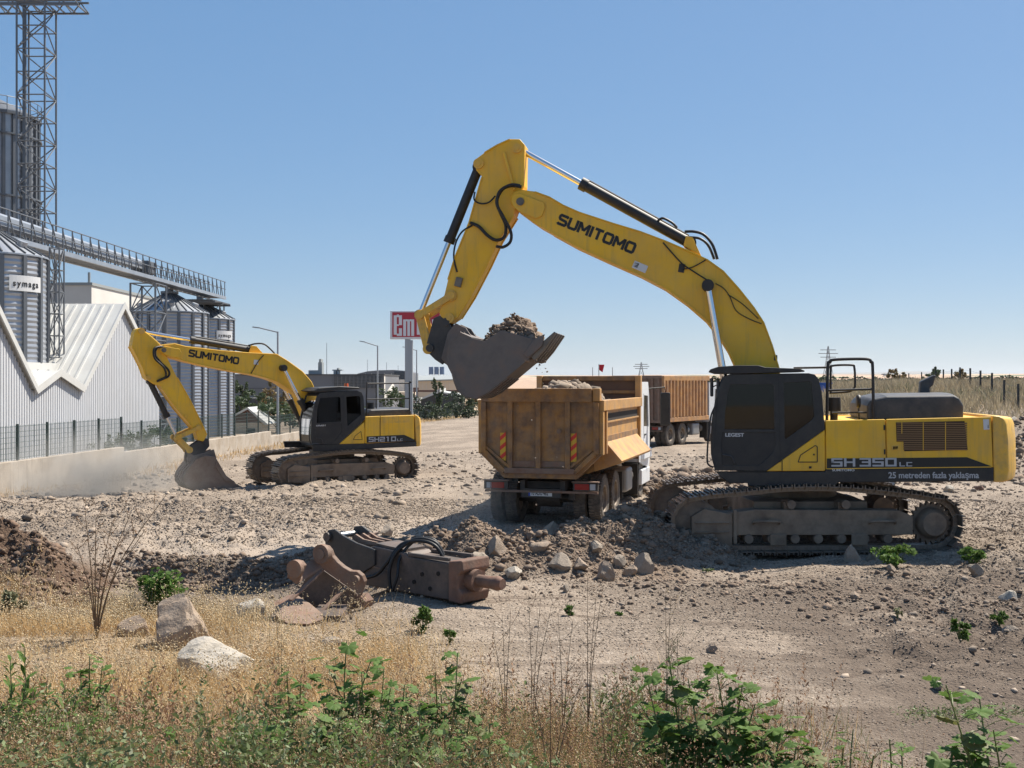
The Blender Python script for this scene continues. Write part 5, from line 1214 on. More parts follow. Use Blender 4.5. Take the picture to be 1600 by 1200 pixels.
def silo(x, y, r, z0, ze, za, label, lab_text=None, lab_ang=-40, spout=None, ribs=16, phase=.13):
    o = empty('silo', (x, y, z0)); tag(o, label, 'silo', 'corrugated steel silos along the conveyor')
    h = ze-z0; n = int(h/.10); prof = [(r+.014*math.cos(math.pi*i), h*i/n) for i in range(n+1)]
    MB().lathe(prof, (0, 0, 0), 'z', 48).build('shell', 'galvanised', o, smooth=25)
    for i in range(ribs):
        a = 2*math.pi*i/ribs+phase; c, s_ = math.cos(a), math.sin(a)
        MB().bar((c*(r+.04), s_*(r+.04), 0), (c*(r+.04), s_*(r+.04), h-.02), .16, .09, up=(c, s_, 0)).build('stiffener', 'galvanised_dark', o)
    hr = za-ze; rt = .32
    rf = MB().lathe([(r+.10, h-.04), (r+.10, h+.02), (rt, h+hr), (rt, h+hr+.12), (0, h+hr+.12)], (0, 0, 0), 'z', ribs*2).build('roof', 'galvanised', o)
    for i in range(ribs*2):
        a = 2*math.pi*i/(ribs*2)+phase; c, s_ = math.cos(a), math.sin(a)
        MB().bar((c*(r+.08), s_*(r+.08), h+.05), (c*rt, s_*rt, h+hr+.03), .05, .07).build('roof_rib', 'galvanised_dark', rf)
    for a in (-70, -15, 200):
        c, s_ = math.cos(R(a)), math.sin(R(a)); q = Vector((c*r*.74, s_*r*.74, h+hr*.30)); MB().cyl(q-Vector((0, 0, .02)), q+Vector((c*.1, s_*.1, .22)), .20, 14).build('roof_vent', 'galvanised', rf, smooth=40)
    MB().cyl((0, 0, h+hr), (0, 0, h+hr+.15), .55, 20).build('cap', 'galvanised_dark', rf)
    if spout: MB().cyl((0, 0, h+hr+.1), (0, 0, spout-z0), .24, 14).build('spout', 'galvanised_dark', o, smooth=40)
    if lab_text:
        zt = h-1.15; a0 = R(lab_ang); seg = 10; span = R(36); v = []
        for i in range(seg+1):
            a = a0-span/2+span*i/seg; v += [((r+.09)*math.cos(a), (r+.09)*math.sin(a), zt-.28), ((r+.09)*math.cos(a), (r+.09)*math.sin(a), zt+.32)]
        lb = MB().add(v, [(2*i, 2*i+2, 2*i+3, 2*i+1) for i in range(seg)]).build('name_band', 'decal_white', o)
        for i, ch in enumerate(lab_text):
            a = a0-span*.37+span*(.0, .125, .29, .455, .585, .71)[i]
            mtx = Matrix.Translation(((r+.098)*math.cos(a), (r+.098)*math.sin(a), zt-.10)) @ Matrix.Rotation(a+R(90), 4, 'Z') @ Matrix.Rotation(R(90), 4, 'X')
            text(ch, .33, 'decal_black', lb, mtx, name='letter', sx=1.0, bold=.008, align='CENTER')
    return o
silo(-20.85, 45.5, 2.3, 3.75, 7.9, 9.1, 'corrugated steel silo rising from the warehouse roof at the left edge', 'symaga', -26, spout=8.9, phase=.30)
MB_c = MB().box((-2.4, -2.4, -1.2), (2.35, 2.4, 0)).build('silo_plinth', 'roof_white'); MB_c.location = (-20.85, 45.5, 3.74); tag(MB_c, 'pale plinth under the silo on the warehouse roof', 'plinth')
silo(-21.4, 72, 2.32, -1.0, 7.3, 8.5, 'corrugated steel silo behind the raised arm of the smaller excavator', None, 0, spout=9.0)
silo(-21.8, 80.5, 2.32, -1.2, 7.35, 8.55, 'farther corrugated steel silo at the end of the conveyor', 'symaga', -30, spout=9.0, phase=.05)
# tall storage silo behind the lattice tower
tb = empty('tall_silo', (-39.2, 86, -1)); tag(tb, 'tall grey ribbed silo with top railing behind the lattice tower', 'silo')
MB().lathe([(3.55+.02*math.cos(math.pi*i), 23.6*i/120) for i in range(121)], (0, 0, 0), 'z', 48).build('shell', 'galvanised', tb, smooth=25)
for i in range(30):
    a = 2*math.pi*i/30; c, s_ = math.cos(a), math.sin(a); MB().bar((c*3.64, s_*3.64, 0), (c*3.64, s_*3.64, 23.5), .22, .16, up=(c, s_, 0)).build('stiffener', 'galvanised_dark', tb)
MB().lathe([(3.8, 23.5), (3.8, 23.7), (.4, 25.4), (0, 25.4)], (0, 0, 0), 'z', 32).build('roof', 'galvanised_dark', tb)
for z in (9, 13, 17.5, 22): MB().lathe([(3.75, z), (3.85, z), (3.85, z+.12), (3.75, z+.12), (3.75, z)], (0, 0, 0), 'z', 32).build('hoop', 'galvanised_dark', tb)
for z in (24.1, 24.7): MB().tube([(3.8*math.cos(2*math.pi*i/32), 3.8*math.sin(2*math.pi*i/32), z) for i in range(32)], .03, 5, True).build('railing', 'lattice_grey', tb)
for i in range(24):
    a = 2*math.pi*i/24; MB().cyl((3.8*math.cos(a), 3.8*math.sin(a), 23.6), (3.8*math.cos(a), 3.8*math.sin(a), 24.7), .03, 5).build('railing_post', 'lattice_grey', tb)
# lattice masts
def lattice(name, x0, x1, y0, y1, z0, z1, step, r, label, pipe=False, parent=None):
    o = empty(name, ((x0+x1)/2, (y0+y1)/2, z0)); cx, cy = (x0+x1)/2, (y0+y1)/2; h = z1-z0
    if label: tag(o, label, 'mast')
    C = [(x0-cx, y0-cy), (x1-cx, y0-cy), (x1-cx, y1-cy), (x0-cx, y1-cy)]
    for c in C: MB().cyl((*c, 0), (*c, h), r, 8).build('upright', 'lattice_grey', o, smooth=60)
    n = max(1, int(round(h/step)))
    for k in range(n+1):
        z = h*k/n
        for i in range(4):
            a, b = C[i], C[(i+1) % 4]; MB().cyl((*a, z-.02), (*b, z-.02), r*.62, 6).build('girt', 'lattice_grey', o)
            if k < n:
                p, q = ((*a, z), (*b, z+h/n)) if (k+i) % 2 else ((*b, z), (*a, z+h/n)); MB().cyl(p, q, r*.6, 6).build('brace', 'lattice_grey', o)
    if pipe: MB().cyl((C[0][0]+.42, C[0][1]+.3, 0), (C[0][0]+.42, C[0][1]+.3, h), .14, 10).build('pipe', 'galvanised_dark', o, smooth=60)
    return o
lattice('lattice_tower', -34.4, -32.45, 80, 82, -1, 29.4, 1.62, .075, 'tall steel lattice tower beside the tall silo', True)
tg_ = empty('head_platform', (-34, 81, 29.25)); tag(tg_, 'truss platform on top of the lattice tower', 'platform')
for yy in (-.9, 1.1):
    for zz in (0, .75): MB().bar((-5, yy, zz), (3.85, yy, zz), .12, .12).build('beam', 'lattice_grey', tg_)
    for i in range(15): 
        xa = -5+.59*i; MB().cyl((xa, yy, 0 if i % 2 else .75), (xa+.59, yy, .75 if i % 2 else 0), .05, 6).build('brace', 'lattice_grey', tg_)
for i in range(12): MB().bar((-4.9+i*.78, -.9, .06), (-4.9+i*.78, 1.1, .06), .1, .08).build('cross_beam', 'lattice_grey', tg_)
MB().box((-5, -.7, .8), (3.4, .9, 1.7)).build('drive_housing', 'galvanised_dark', tg_)
# conveyor bridge along the silos
cv = empty('conveyor_bridge', (-20.7, 36, 8.7)); tag(cv, 'long conveyor bridge with railed walkway running over the silos', 'conveyor')
Lc = 45.0
for xx in (-.55, .55):
    MB().bar((xx, 0, 0), (xx, Lc, .2), .12, .20).build('beam', 'galvanised', cv)
    for k, zz in enumerate((.62, 1.12)): MB().cyl((xx, 0, zz), (xx, Lc, zz+.2), .03, 6).build('handrail', 'lattice_grey', cv)
    for i in range(41):
        yy = i*1.12; d = .2*yy/Lc; MB().cyl((xx, yy, .1+d), (xx, yy, 1.14+d), .035, 6).build('rail_post', 'lattice_grey', cv)
        if i < 40: MB().cyl((xx, yy+.55, .12+d), (xx, yy+.02, .98+d), .03, 6).build('rail_brace', 'lattice_grey', cv)
for i in range(46): MB().box((-.5, i*.98, -.02+.2*i/48), (.5, i*.98+.80, .03+.2*i/48)).build('deck_grating', 'galvanised_dark', cv)
MB().prism([(-.35, .55), (.25, .55), (.25, .95), (-.05, 1.12), (-.35, .95)], 0, 28.2, 'y').build('conveyor_duct', 'galvanised', cv)
MB().box((-.5, 28.0, .35), (.5, 29.4, 1.05)).build('drive_unit', 'galvanised_dark', cv, bevel=.05)
for yy in (40.5, 42.5, 44.6): MB().bar((-1.1, yy, -.35), (1.0, yy, -.35), .12, .14).build('platform_beam', 'lattice_grey', cv)
MB().box((-.9, 40.2, -.30), (.9, 44.9, -.22)).build('end_platform', 'galvanised_dark', cv)
lattice('conveyor_trestle', -21.4, -20.0, 64.6, 66.6, -1.0, 8.55, 1.6, .06, 'lattice trestle carrying the conveyor bridge beside the nearer silos')
lattice('access_ladder_tower', -18.95, -18.55, 47.2, 47.7, 4.0, 8.5, .9, .035, 'slim ladder frame standing on the warehouse roof beside the silo')
lattice('end_trestle', -21.3, -20.2, 79.6, 80.8, -1.2, 8.4, 1.5, .05, 'far trestle under the end of the conveyor bridge')

# concrete plinth wall with mesh fence
def fx(y): return -19.6+.085*y
SEGS = [(30.0, 46.2, .38), (46.2, 66.2, .17), (66.2, 86, -.12), (86, 108, -.5), (108, 134, -.95), (134, 165, -1.35)]
wl = empty('concrete_wall', (fx(46), 46, -1)); tag(wl, 'low stained concrete wall stepping down along the left side of the yard', 'wall')
fc = empty('mesh_fence', (fx(46), 46, .2)); tag(fc, 'green wire mesh fence standing on the low concrete wall', 'fence')
ang = math.atan2(-.085, 1)
def wloc(p, o): return Vector(p)-Vector(o.location)
panel_me = {}
for (a, b, zt) in SEGS:
    A, B = Vector((fx(a), a, 0)), Vector((fx(b), b, 0)); d = (B-A).normalized(); nrm = Vector((d.y, -d.x, 0))
    q = [A-nrm*.13, A+nrm*.13, B+nrm*.13, B-nrm*.13]; zb0 = min(gz(fx(a)+.3, a), gz(fx(b)+.3, b))-.5
    MB().add([wloc((p.x, p.y, zb0), wl) for p in q]+[wloc((p.x, p.y, zt), wl) for p in q], [(0,3,2,1),(4,5,6,7),(0,1,5,4),(1,2,6,5),(2,3,7,6),(3,0,4,7)]).build('wall_section', 'concrete', wl, bevel=.02)
    n = max(1, round((B-A).length/2.1)); sp = (B-A).length/n; hgt = 1.18
    for i in range(n+1):
        if i == n and b != 165 and zt != .38: continue
        p = A+d*(sp*i); MB().cbox(wloc((p.x, p.y, zt+hgt/2), fc), (.07, .07, hgt+.05)).build('post', 'fence_green', fc)
        if i == n: continue
        key = (round(sp, 3), a > 70)
        if key not in panel_me:
            m_ = MB(); nv = int(sp/(.105 if a < 70 else .2))
            for k in range(nv+1): m_.bar((0, sp*k/nv, .05), (0, sp*k/nv, hgt-.02), .010, .010)
            for k in range(7): m_.bar((.008, .03, .08+k*(hgt-.14)/6), (.008, sp-.03, .08+k*(hgt-.14)/6), .012, .012)
            o = tag(m_.build('wire_panel', 'fence_wire', fc, recalc=False), kind='stuff'); panel_me[key] = o.data
        else: o = tag(share('wire_panel', panel_me[key], fc), kind='stuff')
        o.location = wloc((p.x, p.y, zt), fc); o.rotation_euler = (0, 0, ang)
# shrubs between fence and warehouse, trees in the strip behind the fence
sh_lab = ['small leafy shrub behind the fence, leftmost of the row', 'low shrub behind the second fence bay', 'wide shrub in front of the warehouse wall', 'shrub behind the fence corner post', 'dense shrub just right of the fence step', 'round shrub behind the bucket link', 'shrub at the right corner of the warehouse']
for i, (px, Y, hh, w_) in enumerate([(66, 43.5, .8, 1.2), (118, 47, 1.1, 1.6), (152, 48.5, 1.35, 2.0), (176, 50, 1.2, 1.8), (208, 51.5, 1.15, 1.9), (240, 53.5, 1.3, 2.0), (268, 57, 1.2, 1.9)]):
    x = (px-CX)*Y/F; z = -.35; o = empty('shrub', (x, Y, z)); tag(o, sh_lab[i], 'shrub', 'shrubs behind the mesh fence')
    MB().tube([(0, 0, -.3), (.05, 0, hh*.6)], [.04, .015], 6).build('stem', 'bark', o)
    V, Fq = leaves((0, 0, hh*.5), (w_/2, w_/2, hh*.6), 1500, .11, 100+i); np_mesh('crown', V, Fq, 'tree_green', o)
tl = ['slim cypress at the silo edge', 'slim cypress second from the silos', 'round tree below the grey factory wall', 'olive-green tree below the grey factory wall', 'pointed tree left of the cab of the smaller excavator', 'yellowish tree beside the lamp post', 'low dark bush behind the fence', 'bushy tree below the lamp post', 'pale bush by the little house', 'tree behind the handrail of the smaller excavator', 'tree right of the handrail by the sign post', 'bush at the foot of the sign post', 'slender tree in front of the dark shed', 'tree at the right end of the dark shed', 'dark bush by the tailgate of the tipper', 'pointed tree beside the white post']
tp = [(366, 115, 5.2, 1.4, 0), (381, 115, 5.0, 1.3, 0), (375, 106, 3.2, 3.6, 0), (398, 108, 3.6, 3.8, 0), (421, 112, 4.6, 2.6, 2), (446, 110, 4.4, 3.2, 2), (412, 92, 2.2, 3.4, 1), (432, 88, 2.6, 4.0, 0), (458, 98, 2.8, 3.2, 2), (612, 120, 4.3, 3.8, 0), (630, 128, 4.0, 3.4, 0), (655, 122, 2.6, 4.0, 1), (683, 128, 5.0, 1.6, 0), (727, 138, 5.2, 2.6, 0), (712, 132, 3.2, 3.4, 1), (738, 142, 4.4, 1.6, 2)]
for i, (px, Y, hh, w_, k) in enumerate(tp):
    tree('tree', (px-CX)*Y/F, Y, hh, w_, 900, .30, ('tree_green', 'tree_dark', 'tree_autumn')[k], tl[i], 200+i, 'trees behind the fence on the left', .18)
for i, (px, Y) in enumerate([(388, 96), (470, 104), (500, 112), (540, 120), (575, 118), (668, 118), (695, 122), (720, 120), (745, 128)]):
    x = (px-CX)*Y/F; o = empty('bush', (x, Y, gz(x, Y))); tag(o, ['bush left of the little house roof', 'bush behind the cab of the smaller excavator', 'bush behind the cab roof, second from left', 'bush behind the engine hood of the smaller excavator', 'bush behind the handrail post', 'bush right of the sign post', 'bush below the dark shed', 'bush left of the tipper truck', 'bush touching the tipper truck edge'][i], 'bush', 'bushes along the far fence')
    V, Fq = leaves((0, 0, .9), (2.4, 1.4, 1.1), 900, .26, 300+i); np_mesh('foliage', V, Fq, 'tree_dark' if i % 2 else 'tree_green', o)
# little house with a pale roof behind the fence
hs = empty('small_house', (-20.4, 86, -1.6)); tag(hs, 'little house with pale sloping roof behind the fence by the silos', 'house')
MB().box((-1.0, -1.2, 0), (2.0, 1.4, 1.6)).build('walls', 'bld_beige', hs)
MB().prism([(-1.3, 1.5), (1.0, 2.75), (2.5, 1.5), (2.3, 1.42), (1.0, 2.6), (-1.2, 1.4)], -1.5, 1.7, 'y').build('roof', 'roof_white', hs)
MB().prism([(-.95, 1.6), (1.0, 2.6), (1.95, 1.6)], -1.19, -1.1, 'y').build('gable', 'brown_beam', hs)
MB().box((.9, -1.25, .4), (1.5, -1.21, 1.2)).build('window', 'bld_glass', hs)

# street lamps
def lamp(px, ytop, pend, yend, Y, label):
    x = (px-CX)*Y/F; zt = H+(HY-ytop)*Y/F; z0 = gz(x, Y); o = empty('street_lamp', (x, Y, z0)); tag(o, label, 'street lamp', 'street lamps along the far road')
    h = zt-z0; dx = (pend-px)*Y/F; dz = (ytop-yend)*Y/F
    MB().cyl((0, 0, 0), (0, 0, h), .09, 10, .06).build('pole', 'pole_grey', o, smooth=60)
    MB().cyl((0, 0, h-.05), (dx*.72, 0, h+dz*.8), .045, 8).build('arm', 'pole_grey', o)
    MB().bar((dx*.70, 0, h+dz*.8), (dx, 0, h+dz), .22, .08).build('lamp_head', 'pole_grey', o)
lamp(434, 518, 395, 511, 78, 'street lamp rising behind the boom of the smaller excavator')
lamp(590, 540, 562, 533, 104, 'street lamp between the smaller excavator and the red sign')
lamp(651, 547, 629, 542, 130, 'most distant street lamp, just right of the sign post')
# red sign on a post
sg = empty('pylon_sign', at(639, 598, 112).xy.to_3d()+Vector((0, 0, gz(-10, 112)))); tag(sg, 'red sign with tall white letters on a single grey post', 'sign')
sz = sg.location.z; k = 112/F
bx0, bx1 = (610-639)*k, (691-639)*k; bz0, bz1 = H+(598-530)*k-sz, H+(598-486)*k-sz
MB().box((-.37, -.3, 0), (.12, .3, bz0)).build('post', 'pole_grey', sg, bevel=.03); MB().box((.125, -.28, 0), (.37, .28, bz0-.1)).build('post_side', 'pole_grey', sg)
pb = MB().box((bx0, -.35, bz0), (bx1, .35, bz1)).build('sign_box', 'sign_white', sg, bevel=.05); MB().box((bx0+.22, -.37, bz0+.2), (bx1-.22, -.352, bz1-.14)).build('sign_face', 'sign_red', pb)
def slab(u0, w0, u1, w1): return (bx0+.22+u0, -.39, bz0+.30+w0), (bx0+.22+u1, -.372, bz0+.30+w1)
def letter(rects, name='letter'):
    b = MB()
    for q in rects: b.box(*slab(*q))
    b.build(name, 'sign_white', pb, bevel=.03)
for e0 in (.14, 2.38):
    letter([(e0, .12, e0+.30, 2.0), (e0+.50, 1.05, e0+.80, 2.0), (e0+.30, 1.82, e0+.50, 2.08), (e0+.30, .0, e0+.50, .22), (e0+.50, .0, e0+.80, .75), (e0+.30, .98, e0+.52, 1.12)])
letter([(1.06, 0, 1.34, 1.60), (1.46, 0, 1.72, 1.60), (1.84, 0, 2.12, 1.60), (1.34, 1.42, 1.46, 1.62), (1.72, 1.42, 1.84, 1.62)])
letter([(3.35, 0, 3.65, 2.1), (3.65, .7, 3.9, .95), (3.85, .95, 4.1, 1.6), (3.85, 0, 4.1, .7)])
# factory buildings far behind
def bx(name, parent, m, px0, px1, py0, py1, Y, dep, o):
    a, b = at(px0, py1, Y), at(px1, py0, Y); return MB().box((a.x-o.x, a.y-o.y, a.z-o.z), (b.x-o.x, a.y+dep-o.y, b.z-o.z)).build(name, m, parent)
gf = empty('grey_factory', (-38, 190, -1.5)); tag(gf, 'long grey factory with glazed upper band behind the fence', 'factory'); o_ = Vector(gf.location)
bx('walls', gf, 'bld_grey', 330, 600, 586, 645, 190, 25, o_); bx('roof_edge', gf, 'bld_dark', 329, 601, 584.5, 586.2, 189.8, 25.4, o_)
bx('pale_band', gf, 'bld_white', 330, 560, 620.5, 622.5, 189.7, .28, o_); bx('lower_recess', gf, 'bld_dark', 332, 560, 622.6, 645, 189.75, .2, o_)
bx('panel_seam', gf, 'bld_dark', 332, 520, 606.6, 607.2, 189.9, .08, o_)
gz_ = bx('glazing', gf, 'bld_glass', 521, 598, 587.5, 606.5, 189.8, .15, o_)
for i in range(13): bx('mullion', gf, 'bld_grey', 521+i*6.3, 521.8+i*6.3, 587.3, 606.8, 189.7, .08, o_)
for i in range(4): bx('transom', gf, 'bld_grey', 521, 598, 592+i*4.6, 592.4+i*4.6, 189.72, .06, o_)
e1 = [at(600.3, 586, 190), at(600.3, 622, 190), at(616, 618, 206), at(616, 602, 206), at(608, 592, 199)]
MB().add([p-o_ for p in e1]+[p-o_+Vector((-.5, .4, 0)) for p in e1], [(0,1,2,3,4),(9,8,7,6,5)]+[(i,5+i,5+(i+1)%5,(i+1)%5) for i in range(5)]).build('end_wall', 'bld_white', gf)
for (a, b, t_, bt) in ((497, 503, 566, 585), (498.5, 501.5, 561, 566), (482, 497, 578.5, 585), (519, 534, 577.5, 579), (521, 525, 579, 585), (526.5, 529, 575, 585)): bx('roof_plant', gf, 'bld_roof', a, b, t_, bt, 192, 2, o_)
ah = empty('arched_hall', (-22, 240, -2)); tag(ah, 'hall with a low curved roof behind the grey factory', 'hall'); o_ = Vector(ah.location)
pr = [(548, 588), (560, 583.5), (575, 580), (592, 578.5), (615, 578), (634, 579.5), (640, 582), (640, 640), (548, 640)]
pts = [at(a, b, 240) for a, b in pr]; MB().prism([(p.x-o_.x, p.z-o_.z) for p in pts], 240-o_.y, 262-o_.y, 'y').build('walls', 'bld_grey', ah)
bx('pale_wall', ah, 'bld_white', 616, 632, 593, 612, 239.8, .15, o_); bx('glazing', ah, 'bld_glass', 616, 632, 581, 592, 239.8, .15, o_)
for a in (560, 570, 580, 590, 600, 611, 633): bx('pilaster', ah, 'bld_roof', a, a+1.2, 583, 612, 239.7, .2, o_)
bx('low_roof', ah, 'bld_beige', 612, 642, 612.5, 618, 226, 12, o_); bx('under_roof', ah, 'bld_dark', 613, 641, 618.2, 636, 228, 9, o_)
bh = empty('beige_hall', (-18, 270, -2)); tag(bh, 'beige hall with grey roof between sign post and raised bucket', 'hall'); o_ = Vector(bh.location)
bx('walls', bh, 'bld_beige', 640, 722, 594, 640, 270, 20, o_); a, b, c, d = at(640, 594.5, 269.5), at(722, 592, 269.5), at(722, 586.5, 284), at(642, 586.8, 284)
MB().add([p-o_ for p in (a, b, c, d)]+[p-o_+Vector((0, 0, -.3)) for p in (a, b, c, d)], [(0,1,2,3),(7,6,5,4),(0,4,5,1),(1,5,6,2),(2,6,7,3),(3,7,4,0)]).build('roof', 'bld_roof', bh)
for i in range(12): bx('wall_joint', bh, 'bld_white', 648+i*6, 648.4+i*6, 595, 608, 269.9, .08, o_)
sd_ = empty('dark_shed', (-10, 160, -2)); tag(sd_, 'open shed with dark interior and shallow pitched white roof', 'shed'); o_ = Vector(sd_.location)
pr = [(656, 625), (688, 613.5), (716, 622), (716, 650), (656, 650)]; pts = [at(a, b, 160) for a, b in pr]
MB().prism([(p.x-o_.x, p.z-o_.z) for p in pts], 160-o_.y, 172-o_.y, 'y').build('walls', 'bld_dark', sd_)  # solid block; the shade of the open interior is put into its dark colour
for s2, (p, q) in enumerate((((654, 626), (688, 613)), ((688, 613), (718, 622.5)))):
    A, B = at(*p, 159.5), at(*q, 159.5); MB().prism([(A.x-o_.x, A.z-o_.z), (B.x-o_.x, B.z-o_.z), (B.x-o_.x, B.z+.55-o_.z), (A.x-o_.x, A.z+.1-o_.z)], 159.5-o_.y, 173-o_.y, 'y').build('roof', 'roof_white', sd_)
bx('lean_to', sd_, 'bld_white', 640, 657, 622, 626, 158, 4, o_); bx('post', sd_, 'bld_white', 655, 657, 626, 645, 158, .4, o_)
pg = empty('pipe_rack', (-12, 175, -2)); tag(pg, 'brown steel pipe rack crossing in front of the beige hall', 'pipe rack'); o_ = Vector(pg.location)
bx('beam', pg, 'brown_beam', 640, 745, 609.5, 612.5, 175, .5, o_)
for a in (646, 651, 719, 722): bx('leg', pg, 'brown_beam', a, a+2.2, 612.5, 650, 175, .4, o_)
for a in (645, 716): bx('cap', pg, 'brown_beam', a, a+9, 605.5, 609.3, 175, .5, o_)
tk = empty('blue_tanks', (-22, 320, -2)); tag(tk, 'cluster of three blue rooftop tanks far behind the beige hall', 'tanks'); o_ = Vector(tk.location)
for i, a in enumerate((670, 678.5, 687)):
    c = at(a+3.6, 580, 320); MB().cyl(c-o_-Vector((0, 0, .9)), c-o_+Vector((0, 0, 1.2)), .64, 16).build('tank', 'tank_blue', tk, smooth=40)
    for s2 in (-.5, .5): MB().cyl(c-o_+Vector((s2, 0, -2.6)), c-o_+Vector((s2, 0, -.9)), .07, 6).build('leg', 'bld_white', tk)
bx('platform', tk, 'bld_white', 668, 696, 587, 588.5, 320, 3, o_)
for i, (px, t_, Y) in enumerate([(510.5, 536, 200), (574, 562, 250), (604, 566, 250), (622, 571, 250)]):
    a = at(px, t_, Y); o = MB().cyl((0, 0, 0), (0, 0, a.z+2), .07, 6, .04).build('antenna_mast', 'pylon_steel'); o.location = (a.x, Y, -2); tag(o, ['tall thin mast above the grey factory', 'thin mast left of the arched hall roof', 'thin mast above the arched hall', 'thin mast next to the sign post'][i], 'mast', 'thin masts above the factories')

# ------------------------------------------------------------------ field side on the right
def pylon(px, top, Y, w_m, label):
    a = at(px, top, Y); z0 = gz(a.x, Y); h = a.z-z0; o = empty('power_pylon', (a.x, Y, z0)); tag(o, label, 'pylon', 'power pylons on the plain')
    C = [(-1, -1), (1, -1), (1, 1), (-1, 1)]; lv = [0, .35, .6, .78, .9, 1.0]; wd = [w_m/2, w_m*.30, w_m*.17, w_m*.10, w_m*.07, .15]
    r = Y*.00022
    for k in range(5):
        for i in range(4):
            p = (C[i][0]*wd[k], C[i][1]*wd[k], lv[k]*h); q = (C[i][0]*wd[k+1], C[i][1]*wd[k+1], lv[k+1]*h); q2 = (C[(i+1) % 4][0]*wd[k+1], C[(i+1) % 4][1]*wd[k+1], lv[k+1]*h)
            MB().cyl(p, q, r, 5).build('upright', 'pylon_steel', o); MB().cyl(p, q2, r*.6, 5).build('brace', 'pylon_steel', o)
    for f in (.70, .80, .90):
        s_ = w_m*(.95 if f == .8 else .75); MB().bar((-s_, 0, f*h), (s_, 0, f*h), r*2.5, r*2.5).build('cross_arm', 'pylon_steel', o)
pylon(1294, 541, 620, 5.5, 'power pylon seen over the handrail of the large excavator')
pylon(1002, 566, 900, 6.5, 'power pylon above the far tipper truck')
pylon(1383, 584, 2200, 8.0, 'very distant power pylon above the engine hood')
for i, (px, t_, Y) in enumerate([(926, 574, 500), (957, 574, 520), (1500, 588, 700)]):
    a = at(px, t_, Y); z0 = gz(a.x, Y); o = MB().cyl((0, 0, 0), (0, 0, a.z-z0), .16, 6).build('utility_pole', 'pylon_steel'); o.location = (a.x, Y, z0); tag(o, ['left one of two thin utility poles beyond the tipper truck', 'right one of two thin utility poles beyond the tipper truck', 'thin utility pole on the plain at the right'][i], 'pole')
# red flag on the headboard of the near truck
fl = empty('flag', NEAR_T.matrix_world @ Vector((.25, 5.24, 3.12))); tag(fl, 'small red flag on a thin staff above the tipper headboard', 'flag')
MB().cyl((0, 0, 0), (0, 0, .32), .008, 6).build('staff', 'post_dark', fl)
V = []; Fq = []
for i in range(7):
    for j in range(4): V.append((.01+.13*i/6*(1-.12*j), .012*math.sin(i*1.3), .31-.045*j-.02*i/6*j))
for i in range(6):
    for j in range(3): Fq.append((i*4+j, i*4+j+1, (i+1)*4+j+1, (i+1)*4+j))
MB().add(V, Fq).build('cloth', 'flag_red', fl, smooth=60, recalc=False)
# fence posts on the field edge
fl_ = empty('field_fence', (30, 70, 2)); tag(fl_, 'row of dark fence posts with wires at the edge of the dry field', 'fence'); o_ = Vector(fl_.location)
PP = [(1620, 54), (1591, 57.5), (1569, 61), (1550, 65), (1532, 69), (1516, 73.5), (1500, 79), (1487, 85), (1474, 92), (1462, 100), (1440, 112), (1420, 126), (1406, 140), (1394, 156)]
prev = None
for px, Y in PP:
    x = (px-CX)*Y/F; z0 = gz(x, Y); MB().cbox((x-o_.x, Y-o_.y, z0+.62-o_.z), (.09, .09, 1.6)).build('post', 'post_dark', fl_)
    c = Vector((x, Y, z0))-o_
    if prev is not None:
        for zz in (.45, .85, 1.25): MB().cyl(prev+Vector((0, 0, zz)), c+Vector((0, 0, zz)), .006, 4).build('wire', 'post_dark', fl_)
    prev = c
for i, (px, Y, hh, w_, k) in enumerate([(1395, 150, 2.5, 1.9, 2), (1408, 150, 1.9, 2.1, 2), (1461, 140, 2.6, 1.9, 0), (1449, 142, 1.7, 1.8, 0), (1492, 146, 2.1, 2.0, 2), (1503, 148, 2.4, 1.4, 2)]):
    tree('tree', (px-CX)*Y/F, Y, hh, w_, 800, .28, ('tree_green', 'tree_dark', 'tree_autumn')[k], ['young yellowing tree left of the exhaust stack', 'lower yellowing tree left of the exhaust stack', 'green tree right of the exhaust stack', 'low bush hidden by the exhaust stack', 'reddish tree behind the field fence', 'slim reddish tree behind the field fence, rightmost'][i], 400+i, 'young trees at the field edge', .25)
# belt of far trees on the plain
V = []; Fs = []; off_ = 0
for i in range(260):
    Y = random.uniform(260, 420); px = random.uniform(1180, 1640) if i % 4 else random.uniform(780, 1180); x = (px-CX)*Y/F
    hh = random.uniform(1.0, 2.3); v, f = leaves((x, Y, gz(x, Y)+hh*.45), (random.uniform(1.5, 4), random.uniform(1.5, 3), hh*.6), 90, .9, 900+i); V.append(v); Fs.append(f+off_); off_ += len(v)
tag(np_mesh('woodland', np.concatenate(V), np.concatenate(Fs), 'tree_dark'), 'belt of dark far trees across the plain', 'trees', kind='stuff')
bc = empty('blue_container', at(1286, 600, 95).xy.to_3d()+Vector((0, 0, gz(25, 95)))); tag(bc, 'blue container standing in the field behind the cab', 'container')
MB().box((-.55, -.6, -.2), (.55, .6, 1.0)).build('body', 'blue_paint', bc, bevel=.05); MB().box((-.6, -.65, 1.0), (.6, .65, 1.1)).build('lid', 'blue_paint', bc)
for i in range(5): MB().box((-.45+i*.2, -.63, -.1), (-.37+i*.2, -.605, .9)).build('rib', 'blue_paint', bc)

